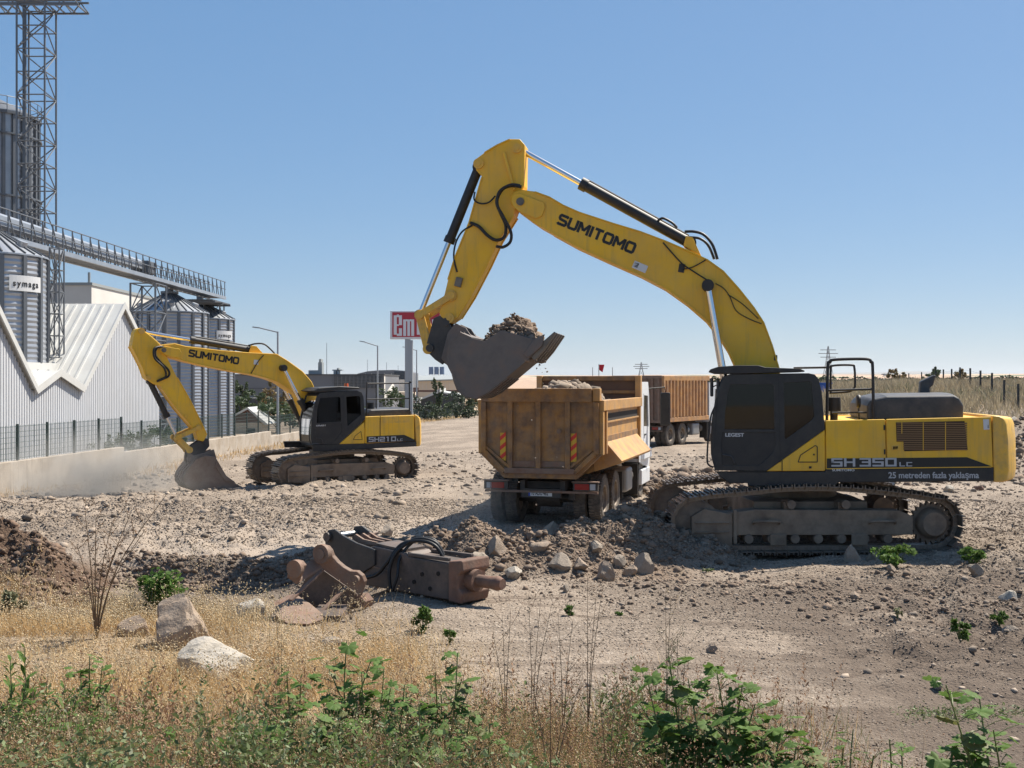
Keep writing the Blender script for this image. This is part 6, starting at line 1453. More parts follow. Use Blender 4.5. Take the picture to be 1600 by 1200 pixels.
# ------------------------------------------------------------------ hydraulic breaker and rusty bracket lying in front of the berm
bk = empty('hydraulic_breaker', (-2.54, 17.20, gz(-1.5, 16.4)-.02), math.atan2(-.63, .775)); tag(bk, 'hydraulic breaker lying on the ground with its chisel pointing right', 'breaker')
bd = MB().prism([(.30, .03), (2.40, .0), (2.40, .50), (1.62, .52), (1.55, .56), (.95, .60), (.30, .42)], -.26, .26).build('housing', 'breaker_steel', bk, bevel=.02)
MB().prism([(.95, .605), (1.5, .565), (1.5, .60), (.95, .64)], -.22, .22).build('top_plate', 'breaker_steel', bk)
for s2 in (-1, 1):
    MB().prism([(.75, .20), (1.0, .34), (1.0, .56), (.62, .62), (.34, .70), (.16, .78), (.02, .76), (-.06, .66), (-.04, .54), (.10, .38), (.34, .22)], s2*.27-.025, s2*.27+.025).build('ear', 'coupler_black', bk, bevel=.012)
    MB().box((1.62, s2*.235-.03, .52), (2.38, s2*.235+.03, .57)).build('tie_rod_cover', 'breaker_steel', bk, bevel=.01)
    MB().cyl((.04, s2*.30, .66), (.04, s2*.345, .66), .07, 14).build('pin_head', 'breaker_steel', bk, smooth=40)
MB().cyl((.04, -.245, .66), (.04, .245, .66), .045, 14).build('pin', 'steel_bright', bk, smooth=40)
MB().bar((.42, -.24, .60), (.50, .26, .70), .05, .03).build('cross_bar', 'rust_brown', bk)
for yy in (-.14, 0, .14): MB().prism([(.42, .58), (.9, .60), (.9, .64), (.62, .66), (.46, .72), (.42, .70)], yy-.018, yy+.018).build('gusset', 'rust_brown', bk)
MB().prism([(.5, .26), (.9, .30), (1.25, .28), (.9, .33)], -.275, -.262).build('side_fin', 'rust_brown', bk)
ep = MB().prism([(2.40, -.01), (2.62, -.02), (2.66, .12), (2.58, .18), (2.58, .36), (2.66, .42), (2.64, .56), (2.40, .53)], -.285, .285).build('front_bracket', 'rust_red', bk, bevel=.02)
MB().cyl((2.55, -.03, .27), (2.72, -.03, .27), .15, 18).build('bushing', 'rust_red', bk, smooth=40)
MB().tube([(2.7, -.03, .27), (2.95, -.03, .27), (3.06, -.03, .27), (3.14, -.03, .27)], [.085, .085, .10, .07], 14).build('chisel', 'rust_red', bk, smooth=40)
for xx, zz in ((1.9, .30), (2.05, .12), (1.75, .18), (2.2, .34)): MB().cyl((xx, -.262, zz), (xx, -.275, zz), .03, 10).build('bolt_hole', 'grille_dark', bk)
hose(bk, [(2.0, .05, .50), (1.9, .0, .66), (1.70, -.08, .72), (1.45, -.22, .66), (1.28, -.33, .40), (1.05, -.36, .20), (.55, -.40, .12), (-.05, -.55, .10)], .026)
hose(bk, [(1.96, .1, .52), (1.86, .04, .70), (1.62, -.1, .74), (1.42, -.28, .56), (1.36, -.36, .30), (1.40, -.38, .05)], .028)
hose(bk, [(1.92, .16, .52), (1.80, .08, .73), (1.58, -.05, .72), (1.48, -.26, .50), (1.52, -.36, .25), (1.46, -.40, .04)], .022)

rb = empty('rusty_bracket', (-2.25, 15.0, gz(-2.25, 15.0))); tag(rb, 'rusty steel attachment bracket with curved side plates left of the breaker', 'bracket')
PR = [(375, 440), (385, 320), (410, 270), (470, 245), (530, 260), (570, 310), (590, 370), (650, 440), (720, 500), (800, 545), (880, 550), (940, 600), (970, 670), (950, 740), (910, 850), (870, 790), (760, 720), (600, 610), (480, 520)]
def rloc(a, b, Y): p = at(440+a/7.5, 820+b/7.5, Y); return p-Vector(rb.location)
PA = [rloc(a, b, 15.25) for a, b in PR]; SH = Vector((-.27, -.42, -.13)); nP = len(PA)
def slab_poly(P, t): 
    n = len(P); return MB().add(list(P)+[p+t for p in P], [tuple(range(n)), tuple(range(2*n-1, n-1, -1))]+[(i, n+i, n+(i+1) % n, (i+1) % n) for i in range(n)])
slab_poly(PA, Vector((.035, .055, .015))).build('side_plate', 'rust_brown', rb, bevel=.01)
slab_poly([p+SH for p in PA[:6]]+[PA[-1]+SH], Vector((.03, .05, .01))).build('side_plate', 'rust_brown', rb, bevel=.01)
def quad(a, b, c, d, t, nm, m): slab_poly([a, b, c, d], Vector(t)).build(nm, m, rb, bevel=.006)
quad(PA[0], PA[-1], PA[-1]+SH, PA[0]+SH, (.0, .02, .04), 'web_plate', 'rust_brown')
slab_poly([rloc(375, 455, 15.42), rloc(640, 640, 15.42), rloc(880, 810, 15.42), rloc(900, 960, 15.42), rloc(480, 1060, 15.42), rloc(180, 815, 15.42)], Vector((.02, .05, -.02))).build('shade_plate', 'breaker_steel', rb)  # added dark sheet standing in for the shadow inside the open bracket
for i in (1, 3): A = PA[-i]+Vector((0, 0, -.01)); MB().bar(A, A+SH*1.15+Vector((-.02, 0, -.16)), .06, .025).build('stiffener', 'rust_brown', rb)
c = rloc(490, 335, 15.2); MB().cyl(c, c+Vector((-.03, -.06, .0)), .125, 20).cyl(c+Vector((-.03, -.06, 0)), c+Vector((-.04, -.085, 0)), .07, 16).build('pin_boss', 'rust_brown', rb, smooth=40)
c = c+SH; MB().cyl(c, c+Vector((-.03, -.06, .0)), .115, 20).build('pin_boss', 'rust_brown', rb, smooth=40)
c = rloc(880, 640, 15.2); MB().cyl(c, c+Vector((-.02, -.04, .0)), .055, 16).build('pin_boss', 'rust_brown', rb, smooth=40)
quad(rloc(905, 815, 15.3), rloc(980, 900, 15.3), rloc(960, 980, 15.3), rloc(850, 880, 15.3), (.1, .16, 0), 'red_lug', 'rust_red')
sp_ = [rloc(-90, 900, 15.1), rloc(60, 830, 15.3), rloc(150, 800, 15.3), rloc(330, 915, 15.0), rloc(480, 1040, 14.6), rloc(490, 1100, 14.3), rloc(300, 1160, 14.0), rloc(60, 1150, 14.0), rloc(-70, 1060, 14.3)]
slab_poly(sp_, Vector((0, .03, -.05))).build('base_plate', 'rust_brown', rb, bevel=.01)
MB().box((-.3, -.5, -.1), (.1, .25, .1)).build('foot', 'breaker_steel', rb)

# ------------------------------------------------------------------ boulders
rock('boulder', 286, 1003, 84, 'rock_brown', 'large brown angular boulder in the dry grass', hgt=1.12, seed=3, rot=.4, sink=.38)
rock('boulder', 206, 992, 48, 'rock_brown', 'smaller brown boulder leaning beside the large one', hgt=.9, seed=8, rot=1.0, sink=.45)
rock('boulder', 342, 1050, 124, 'rock_pale', 'pale flat boulder in front of the brown ones', hgt=.60, seed=5, rot=.2, sink=.5)
rock('boulder', 388, 962, 52, 'rock_pale', 'pale stone half buried left of the rusty bracket', hgt=.8, seed=12)
rock('boulder', 518, 1005, 34, 'rock_grey', 'grey stone in front of the rusty bracket', hgt=.7, seed=14)
bl = [(861, 872, 26, 'brown boulder standing upright on the berm crest', 1.5), (743, 902, 34, 'rounded stone just right of the breaker bracket', .9), (775, 893, 30, 'upright stone right of the breaker chisel', 1.1), (800, 905, 36, 'flat pale slab at the foot of the berm', .5), (845, 893, 26, 'stone in the middle of the berm foot', .7),
      (875, 900, 32, 'grey boulder at the berm foot, left of the gap', .85), (907, 900, 24, 'small boulder right of the grey one at the berm foot', 1.0), (930, 890, 22, 'brown stone on the berm slope', .9), (947, 902, 36, 'large rounded boulder at the berm foot', .9), (968, 893, 22, 'boulder behind the rounded one', 1.1),
      (984, 897, 20, 'small tan stone beside the last boulder', .8), (1006, 893, 30, 'tan boulder at the right end of the berm foot', 1.2), (895, 868, 20, 'stone high on the berm slope', .9), (957, 858, 26, 'slab lying across the berm slope', .6), (670, 868, 26, 'stone on the left hump of the berm', .7),
      (605, 842, 26, 'lone stone at the left end of the berm', .8), (715, 872, 18, 'small stone on the berm left of centre', .8), (1330, 879, 24, 'whitish stone leaning against the near crawler track', 1.3), (1366, 874, 20, 'grey stone behind the green weed at the track', .9), (1524, 905, 24, 'brown stone at the right edge of the yard', .8),
      (1392, 904, 14, 'dark stone right of the green weed', .9), (1575, 938, 26, 'pale block near the right edge', .8), (1335, 928, 16, 'small dark stone in the rough ground', .9), (1408, 983, 20, 'flat stone in the front right tracks', .6), (1465, 1064, 22, 'pale stone in the wheel tracks, nearest one', .7),
      (885, 924, 12, 'little reddish stone on the flat ground by the berm', 1.0), (1112, 1010, 16, 'lone dark lump on the open ground', 1.0), (1580, 985, 22, 'grey stone at the far right edge', .7), (1260, 735+0, 0, '', 1)]
for i, (px, py, w_, lb, hg) in enumerate(bl):
    if w_: rock('rock', px, py, w_*1.06, ('rock_brown', 'rock_grey')[i % 2] if 'pale' not in lb and 'white' not in lb else 'rock_pale', lb, hgt=hg, seed=20+i, Y=5310/(py-HY)+(.0 if py > 895 else (.6 if 840 < py < 890 and px < 1100 else 0)), group='loose boulders on the yard', rot=i*.7)
for i, (px, py, w_, Y, lb) in enumerate([(1484, 765, 18, 31, 'pale stone beyond the counterweight, below its left part'), (1528, 762, 14, 32, 'reddish stone below the counterweight'), (1585, 668, 34, 46, 'big light rock on the bank at the right edge'), (1560, 690, 22, 45, 'rock on the bank just right of the counterweight'), (1012, 705, 12, 50, 'pale stone beside the front wheel of the tipper')]):
    rock('rock', px, py, w_, 'rock_pale' if i != 1 else 'rust_red', lb, hgt=.8, seed=70+i, Y=Y, group='loose boulders on the yard')

# ------------------------------------------------------------------ grass and weeds
def blades(x, y, h, w, lean, curl=.35, z=None):
    """tapering bent blades -> V, F"""
    n = len(x); z = gh(x, y) if z is None else z; a = RNG.uniform(0, 2*np.pi, n); d = np.stack([np.cos(a), np.sin(a)], 1); t = np.stack([-np.sin(a), np.cos(a)], 1)
    b = RNG.uniform(0, 2*np.pi, n); sdir = np.stack([np.cos(b), np.sin(b)], 1)
    def ring(f, wd):
        c = np.stack([x, y], 1)+d*(lean*h*(f+curl*f*f))[:, None]; zz = z-.02+h*(f-.25*lean*f*f)
        return np.concatenate([c+sdir*(w*wd)[:, None], zz[:, None]], 1), np.concatenate([c-sdir*(w*wd)[:, None], zz[:, None]], 1)
    p0, p1 = ring(0., .8); p2, p3 = ring(.5, .6); p4, _ = ring(1.0, 0.)
    V = np.stack([p0, p1, p2, p3, p4], 1).reshape(-1, 3)
    f = np.array([(0, 1, 3), (0, 3, 2), (2, 3, 4)])[None]+(np.arange(n)*5)[:, None, None]
    return V, f.reshape(-1, 3), p4
OCT_V = np.array([(1,0,0),(-1,0,0),(0,1,0),(0,-1,0),(0,0,1),(0,0,-1)], float); OCT_F = np.array([(0,2,4),(2,1,4),(1,3,4),(3,0,4),(2,0,5),(1,2,5),(3,1,5),(0,3,5)])
def seeds(P, s, el=2.2):
    n = len(P); v = OCT_V[None]*np.array([.5, .5, el*.5]); v = np.einsum('nij,nkj->nki', rotmats(n), np.repeat(v, n, 0) if False else np.broadcast_to(v, (n, 6, 3)))*s[:, None, None]+P[:, None, :]
    return v.reshape(-1, 3), (OCT_F[None]+(np.arange(n)*6)[:, None, None]).reshape(-1, 3)
def meadow(name, x, y, hmin, hmax, m, label, seed_m=None, seed_n=0, wid=.0035, lean=.5, cat='grass'):
    n = len(x); h = RNG.uniform(hmin, hmax, n)*(.6+.8*(.5+vnoise(x*.9, y*.9, 55))); w = wid*RNG.uniform(.6, 1.5, n)*np.clip(y/11, .8, 6)
    V, Fc, tips = blades(x, y, h, w, RNG.uniform(.05, lean, n))
    tag(np_mesh(name, V, Fc, m), label, cat, kind='stuff')
    if seed_m:
        k = RNG.choice(n, min(seed_n, n), replace=False); P = np.repeat(tips[k], 3, 0); P = P+RNG.normal(0, 1, P.shape)*np.array([.03, .03, .05])
        V, Fc = seeds(P, RNG.uniform(.006, .014, len(P))*np.clip(P[:, 1]/11, .8, 5)); tag(np_mesh('seed_heads', V, Fc, seed_m), 'pale seed heads over '+label, 'seed heads', kind='stuff')
def left_dens(x, y):
    edge = sstep(.6, -1.6, x+.45*(y-11))          # grass reaches farther right near the camera
    d = (.38+.8*sstep(-.15, .22, fbm(x*.8, y*.8, 4, 71)))*edge*sstep(17.4, 14.0, y-.35*sstep(-4, -7, x))
    hole = np.exp(-(((x+2.55)/1.0)**2+((y-14.5)/1.0)**2)); return np.clip(d*(1-.97*hole), 0, 1)*in_view(x, y, .06)
x, y = scatter(135000, -9.4, 1.6, 7.0, 17.6, left_dens)
meadow('dry_grass', x, y, .07, .30, 'straw', 'dry golden grass covering the left foreground', 'straw_pale', 16000, lean=.95)
x, y = scatter(26000, -8.0, 1.0, 7.0, 17.2, lambda x, y: left_dens(x, y)*sstep(.0, .3, fbm(x*.6+4, y*.6, 3, 73)))
meadow('pale_grass', x, y, .18, .48, 'straw_pale', 'taller bleached grass among the golden grass', 'straw_pale', 9000)
def front_dens(x, y):
    band = sstep(11.2-.55*np.abs(x-1.2), 8.6-.25*np.abs(x-.6), y)*sstep(3.6, 1.9, x)
    return np.clip(band*(.35+.8*sstep(-.15, .25, fbm(x*1.1, y*1.1, 3, 81))), 0, 1)*in_view(x, y, .08)
x, y = scatter(70000, -4.6, 3.8, 5.9, 11.0, front_dens)
k = RNG.uniform(0, 1, len(x))
meadow('front_straw', x[k < .42], y[k < .42], .14, .42, 'straw', 'dry stalks along the bottom edge of the view', 'seed_brown', 5000, cat='grass')
meadow('front_weeds', x[k >= .55], y[k >= .55], .10, .36, 'weed_green', 'thin green weeds along the bottom edge of the view', cat='weeds', wid=.004)
meadow('brown_weeds', x[(k >= .42) & (k < .54)], y[(k >= .42) & (k < .54)], .2, .5, 'seed_brown', 'brown withered weeds along the bottom edge of the view', 'seed_brown', 3000, cat='weeds')
def green_patch(x, y):
    return np.clip(.25+sstep(-3.0, -3.4, x)+sstep(-2.2, -1.75, x)*sstep(-.15, -.5, x)+.8*sstep(.6, .9, x)+.5*sstep(7.9, 7.2, y), 0, 1)     # straw shows between the green patches
def small_leaf_mat(name, n, x0, x1, y0, y1, dens, hmax, size, m, label):
    x, y = scatter(n, x0, x1, y0, y1, dens); q = len(x); z = gh(x, y)+RNG.uniform(.01, 1, q)**1.4*hmax*(.5+.9*(.5+vnoise(x*1.6, y*1.6, 91)))
    a = RNG.normal(size=(q, 3)); a[:, 2] *= .7; a /= np.linalg.norm(a, axis=1)[:, None]; b = np.cross(a, RNG.normal(size=(q, 3))); b /= np.linalg.norm(b, axis=1)[:, None]
    s = size*RNG.uniform(.5, 1.4, q)[:, None]; P = np.stack([x, y, z], 1)
    V = np.stack([P-a*s*.5, P+b*s*.22, P+a*s*.5, P-b*s*.22], 1).reshape(-1, 3); tag(np_mesh(name, V, np.arange(q*4).reshape(q, 4), m), label, 'weeds', kind='stuff')
small_leaf_mat('leafy_weeds', 170000, -4.8, 2.2, 5.9, 10.4, lambda x, y: in_view(x, y, .1)*sstep(10.2, 8.4, y)*sstep(2.2, .9, x)*green_patch(x, y)*(.02+.75*sstep(.0, .22, fbm(x*1.1+7, y*1.1, 4, 93))), .42, .046, 'weed_green', 'small leaved green weeds filling the lower left foreground')
small_leaf_mat('grey_weeds', 26000, -5.0, 3.2, 6.0, 11.5, lambda x, y: front_dens(x, y)*sstep(.0, .2, fbm(x*.9-5, y*.9+3, 3, 95)), .40, .030, 'weed_grey', 'greyish small leaved weeds among the dry stalks')
small_leaf_mat('creeping_weed', 3500, 3.4, 4.8, 10.0, 10.9, lambda x, y: np.exp(-(((y-10.4-.18*(x-4))/.16)**2))*sstep(3.3, 3.7, x)*sstep(4.9, 4.4, x), .05, .03, 'weed_green', 'creeping green weed on the bare wheel tracks')
def leafy_stems(name, n, dens, x0, x1, y0, y1, h0, h1, leaf, m, label, nl=16, up=.7):
    x, y = scatter(n, x0, x1, y0, y1, dens); q = len(x); z = gh(x, y); h = RNG.uniform(h0, h1, q); a = RNG.uniform(0, 6.283, q); ln = RNG.uniform(.0, .35, q)
    d = np.stack([np.cos(a), np.sin(a)], 1)
    f = np.tile(np.linspace(.12, 1, nl), (q, 1))+RNG.uniform(-.03, .03, (q, nl))
    P = np.stack([x[:, None]+d[:, :1]*(ln*h)[:, None]*f*f, y[:, None]+d[:, 1:]*(ln*h)[:, None]*f*f, z[:, None]+h[:, None]*f], 2).reshape(-1, 3)
    b = RNG.uniform(0, 6.283, q*nl); ax = np.stack([np.cos(b), np.sin(b), RNG.uniform(.1, up*2, q*nl)], 1); ax /= np.linalg.norm(ax, axis=1)[:, None]
    sd = np.cross(ax, RNG.normal(size=ax.shape)); sd /= np.linalg.norm(sd, axis=1)[:, None]; s = (leaf*RNG.uniform(.5, 1.3, q*nl)*(1.25-.8*f.ravel()))[:, None]
    V = np.stack([P, P+ax*s*.5+sd*s*.17, P+ax*s, P+ax*s*.5-sd*s*.17], 1).reshape(-1, 3)
    tag(np_mesh(name, V, np.arange(len(V)).reshape(-1, 4), m), label, 'weeds', kind='stuff')
    w = np.full(q, .0035); Vb, Fb, _ = blades(x, y, h, w, ln*.7, 1.0); tag(np_mesh(name+'_stalks', Vb, Fb, 'stem_green' if m != 'seed_brown' else 'stem_dry'), 'stalks of '+label, 'weeds', kind='stuff')
fd = lambda x, y: green_patch(x, y)*in_view(x, y, .08)*sstep(10.4, 8.8, y)*sstep(2.4, 1.0, x)
leafy_stems('tall_weeds', 1500, lambda x, y: fd(x, y)*sstep(-.05, .2, fbm(x*.8+3, y*.8, 3, 101)), -4.6, 2.2, 6.2, 10.2, .25, .62, .085, 'weed_green', 'tall narrow leaved green weeds along the bottom edge', 22)
leafy_stems('bright_weeds', 1300, lambda x, y: fd(x, y)*sstep(.0, .22, fbm(x*.8-3, y*.8+5, 3, 103)), -4.6, 2.2, 6.2, 10.2, .2, .5, .09, 'mallow', 'fresh green weeds among the dry stalks at the bottom', 18)
leafy_stems('grey_stems', 700, lambda x, y: fd(x, y)*sstep(-.05, .2, fbm(x*.8-9, y*.8+2, 3, 105)), -4.6, 3.0, 6.4, 10.8, .25, .6, .055, 'weed_grey', 'grey green stems with small leaves at the bottom', 26)
leafy_stems('withered_stems', 1500, lambda x, y: in_view(x, y, .08)*sstep(11.4, 9.4, y)*sstep(3.2, 1.6, x)*sstep(-.1, .2, fbm(x*.8+12, y*.8, 3, 107)), -4.6, 3.2, 6.4, 11.2, .25, .65, .05, 'seed_brown', 'withered brown stems at the bottom', 24, 1.2)
# dry field on the right, strip along the wall
x, y = scatter(150000, 12, 52, 47, 125, lambda x, y: sstep(15.5, 18.5, x-(y-50)*.10)*in_view(x, y, .03)*(.35+.65*sstep(-.2, .2, fbm(x*.25, y*.25, 3, 97)))*np.clip(70/y, .3, 1))
meadow('dry_field', x, y, .40, .85, 'field_straw', 'tall dry grass of the field behind the large excavator', None, 0, wid=.005, lean=.6)
x2, y2 = scatter(26000, 12, 52, 47, 110, lambda x, y: sstep(15.5, 18.5, x-(y-50)*.10)*in_view(x, y, .03)*sstep(.05, .3, fbm(x*.2+9, y*.2, 3, 99)))
meadow('green_field_weeds', x2, y2, .3, .8, 'weed_grey', 'greenish weeds mixed into the dry field', None, 0, wid=.007, lean=.6, cat='weeds')
x, y = scatter(40000, -17, 0, 33, 140, lambda x, y: np.exp(-((x-fx(y)-1.0)/1.1)**2)*(.4+.6*sstep(-.1, .2, fbm(x*.5, y*.3, 3, 98)))*in_view(x, y))
meadow('verge_grass', x, y, .12, .42, 'straw', 'dry verge along the foot of the concrete wall', None, 0, wid=.004, lean=.6)

# ------------------------------------------------------------------ single plants
def palm_leaf():
    """lobed mallow leaf, radius 1, stalk at the origin, blade spreading towards +y with a shallow cup"""
    V = [(0, 0, 0)]; n = 36
    for i in range(n+1):
        a = R(-155+310*i/n); r = .86+.11*math.cos(a*8.1)+(.03 if i % 2 else -.02)
        V.append((math.sin(a)*r*.5, math.cos(a)*r*.5+.02, .07*math.cos(a*8.1)*r*.5-.30*(r*.5)**2))
    m_ = len(V)
    for i in range(n+1):
        a = R(-155+310*i/n); r = .42; V.append((math.sin(a)*r*.5, math.cos(a)*r*.5+.01, .05*math.cos(a*5)*.3))
    Fq = [(0, m_+i, m_+i+1) for i in range(n)]; Fs = [(m_+i, 1+i, 2+i, m_+i+1) for i in range(n)]
    return V, Fq+Fs
LV, LF = palm_leaf()
def leaf_mesh(m, nm):
    me = bpy.data.meshes.new(nm); me.from_pydata(LV, [], LF); me.materials.append(MATS[m]); me.polygons.foreach_set('use_smooth', [True]*len(me.polygons)); return me
LEAF = [leaf_mesh('mallow', 'mallow_leaf'), leaf_mesh('mallow_old', 'old_leaf')]
def mallow(px, py_base, Y, stems, size, label, seed, group='mallow plants along the bottom edge', old=.08):
    """stems: list of (px_tip, py_tip, leaves); every large leaf is a piece of its own"""
    rr = random.Random(seed); x = (px-CX)*Y/F; z = gz(x, Y); o = empty('mallow_plant', (x, Y, z)); tag(o, label, 'plant', group)
    size *= 1.42
    for (tx, ty, nl) in stems:
        nl = int(nl*1.9)
        t = at(tx, ty, Y+rr.uniform(-.25, .25))-Vector((x, Y, z)); b = Vector((rr.uniform(-.04, .04), rr.uniform(-.04, .04), -.03))
        mid = b.lerp(t, .5)+Vector((rr.uniform(-.05, .05), rr.uniform(-.06, .06), -.04*abs(t.x))); path = smooth_path([b, mid, t], 6)
        MB().tube(path, [.009-.005*i/(len(path)-1) for i in range(len(path))], 6).build('stem', 'stem_green', o, smooth=60)
        for j in range(nl):
            f = .18+.82*(j+rr.uniform(0, .8))/nl; f = min(f, 1); p = path[min(int(f*(len(path)-1)), len(path)-1)]
            a = rr.uniform(0, 6.283); d = Vector((math.cos(a), math.sin(a), rr.uniform(.1, .7))); L_ = rr.uniform(.3, 1.1)*size*(1.25-.5*f); e = p+d*L_
            s_ = size*rr.uniform(.42, 1.25)*(1.15-.35*f)
            if L_ > .03: MB().tube([p, p+d*L_*.5+Vector((0, 0, .01)), e], .0024, 4).build('leaf_stalk', 'stem_green', o)
            lf = share('leaf', LEAF[1 if rr.random() < old else 0], o, e, (rr.uniform(-.75, .35), rr.uniform(-.5, .5), a-1.57+rr.uniform(-.5, .5)), (s_, s_, s_))
    return o
mallow(1572, 1222, 6.9, [(1478, 1070, 14), (1530, 1088, 9), (1552, 1140, 6), (1500, 1150, 10), (1470, 1185, 8)], .125, 'broad leaved mallow plant at the lower right corner', 1)
mallow(1340, 1216, 7.3, [(1333, 1140, 8), (1318, 1165, 6), (1365, 1180, 5)], .085, 'small mallow sprout left of the corner plant', 2)
mallow(1395, 1216, 7.2, [(1390, 1155, 6), (1408, 1162, 5)], .085, 'second small mallow sprout beside the corner plant', 3)
mallow(1085, 1214, 7.9, [(1010, 1055, 16), (1045, 1025, 14), (1075, 1060, 16), (1000, 1100, 14), (1040, 1120, 14)], .12, 'dense mallow bush in the lower middle, its left half', 4)
mallow(1130, 1216, 7.8, [(1120, 1050, 18), (1160, 1070, 18), (1180, 1100, 16), (1140, 1120, 16), (1100, 1140, 14)], .125, 'dense mallow bush in the lower middle, its tallest part', 5)
mallow(1195, 1220, 7.6, [(1220, 1130, 16), (1245, 1160, 14), (1190, 1150, 14), (1265, 1190, 8)], .12, 'trailing right end of the mallow bush', 6)
mallow(556, 1150, 9.2, [(542, 1000, 9), (510, 1035, 9), (580, 1030, 9), (545, 1075, 12), (500, 1090, 8), (590, 1085, 8)], .12, 'upright mallow with a flat leaf crown, left of centre', 7)
mallow(605, 1185, 8.8, [(632, 1070, 10), (645, 1110, 8), (570, 1130, 8), (600, 1150, 8)], .11, 'low mallow right of the upright one', 8)
mallow(690, 1190, 8.7, [(715, 1020, 9), (722, 1060, 8), (730, 1085, 8), (690, 1090, 9), (742, 1140, 5), (680, 1050, 6)], .115, 'mallow with a tall leafy stem below the breaker', 9)
mallow(148, 1105, 9.6, [(140, 1025, 10), (160, 1040, 9), (125, 1045, 8), (175, 1060, 6)], .085, 'small mallow in the golden grass on the left', 10)
mallow(455, 1130, 9.4, [(448, 1050, 10), (470, 1065, 8), (430, 1080, 8), (480, 1100, 8)], .075, 'mallow sprout left of the upright mallow', 11)
mallow(375, 1205, 8.2, [(350, 1165, 5), (395, 1150, 6), (420, 1140, 5)], .10, 'low mallow near the bottom edge', 12)
for i, (px, pb, Y, st, sz_, lb) in enumerate([(520, 1205, 8.1, [(505, 1110, 9), (535, 1095, 9), (480, 1130, 8), (555, 1130, 8)], .10, 'leafy mallow at the bottom edge below the upright one'), (640, 1212, 7.9, [(620, 1120, 9), (655, 1100, 9), (670, 1140, 8), (640, 1150, 8)], .10, 'leafy mallow at the bottom edge left of the tall stem'),
    (740, 1212, 8.0, [(735, 1110, 8), (765, 1130, 7), (720, 1150, 8)], .095, 'leafy mallow at the bottom edge right of the tall stem'), (445, 1212, 8.0, [(420, 1120, 8), (455, 1100, 9), (470, 1150, 7)], .09, 'leafy mallow at the bottom edge, leftmost of the middle group'), (30, 1205, 8.2, [(12, 1095, 8), (40, 1080, 9), (65, 1110, 8), (25, 1140, 8)], .09, 'broad leaved plant in the lower left corner'),
    (120, 1212, 8.0, [(100, 1130, 8), (135, 1120, 8), (150, 1150, 6)], .085, 'broad leaved plant right of the lower left corner'), (240, 1212, 8.0, [(225, 1150, 7), (260, 1140, 7), (280, 1165, 6)], .08, 'low broad leaved plant at the bottom left'), (580, 1120, 9.0, [(565, 1050, 8), (600, 1045, 8), (610, 1075, 7)], .10, 'mallow shoots behind the upright mallow')]):
    mallow(px, pb, Y, st, sz_, lb, 40+i)
def herb(px, py, Y, hpx, wpx, n, leaf, m, label, seed, name='weed', group=None, blade=False):
    x = (px-CX)*Y/F; z = gz(x, Y); k = Y/F; hh, w_ = hpx*k, wpx*k; o = empty(name, (x, Y, z)); tag(o, label, 'weed', group); rr = random.Random(seed)
    st = MB()
    for i in range(6): a = rr.uniform(0, 6.28); st.tube([(0, 0, -.02), (math.cos(a)*w_*.15, math.sin(a)*w_*.15, hh*.5), (math.cos(a)*w_*.32, math.sin(a)*w_*.32, hh*rr.uniform(.7, .95))], [.008, .006, .003], 5)
    tag(st.build('stems', 'stem_green', o), kind='stuff')
    V, Fq = leaves((0, 0, hh*.52), (w_*.5, w_*.45, hh*.52), n, leaf, seed, clump=.75, shell=.2, blade=blade); np_mesh('foliage', V, Fq, m, o); return o
herb(1400, 893, 18.0, 34, 72, 900, .075, 'mallow', 'round green weed in front of the near crawler track', 31, group='green weeds on the yard')
herb(1516, 890, 18.2, 28, 52, 600, .07, 'mallow', 'green weed behind the sprocket end of the track', 32, group='green weeds on the yard')
herb(246, 940, 15.5, 70, 95, 1300, .085, 'mallow', 'leafy green bush beside the brown boulders', 33, group='green weeds on the yard')
herb(662, 975, 14.0, 44, 48, 420, .07, 'mallow', 'green weed in front of the breaker', 34, group='green weeds on the yard')
herb(703, 992, 13.4, 28, 24, 160, .06, 'mallow', 'small green weed right of the one before the breaker', 35, group='green weeds on the yard')
herb(890, 956, 14.8, 20, 24, 130, .06, 'mallow', 'tiny green weed alone on the bare ground', 36, group='green weeds on the yard')
herb(1500, 988, 13.6, 44, 40, 260, .07, 'mallow', 'green weed with upright stem in the rough ground', 37, group='green weeds on the yard')
herb(1562, 972, 14.2, 24, 30, 160, .065, 'mallow', 'green weed near the right picture edge', 38, group='green weeds on the yard')
herb(1403, 960, 14.6, 18, 26, 110, .05, 'weed_grey', 'grey green weed in the rough ground', 39, group='green weeds on the yard')
herb(968, 950, 15.0, 8, 16, 60, .05, 'mallow', 'flat little weed on the bare ground', 40, group='green weeds on the yard')
herb(400, 945, 15.4, 26, 40, 300, .06, 'weed_green', 'green weed behind the pale half buried stone', 41, group='green weeds on the yard')
herb(15, 955, 14.5, 60, 60, 500, .09, 'weed_grey', 'pale green weed at the left picture edge', 42, group='green weeds on the yard')
herb(1105, 893, 18.2, 6, 26, 90, .05, 'weed_green', 'low weed at the front foot of the track', 43, group='green weeds on the yard')
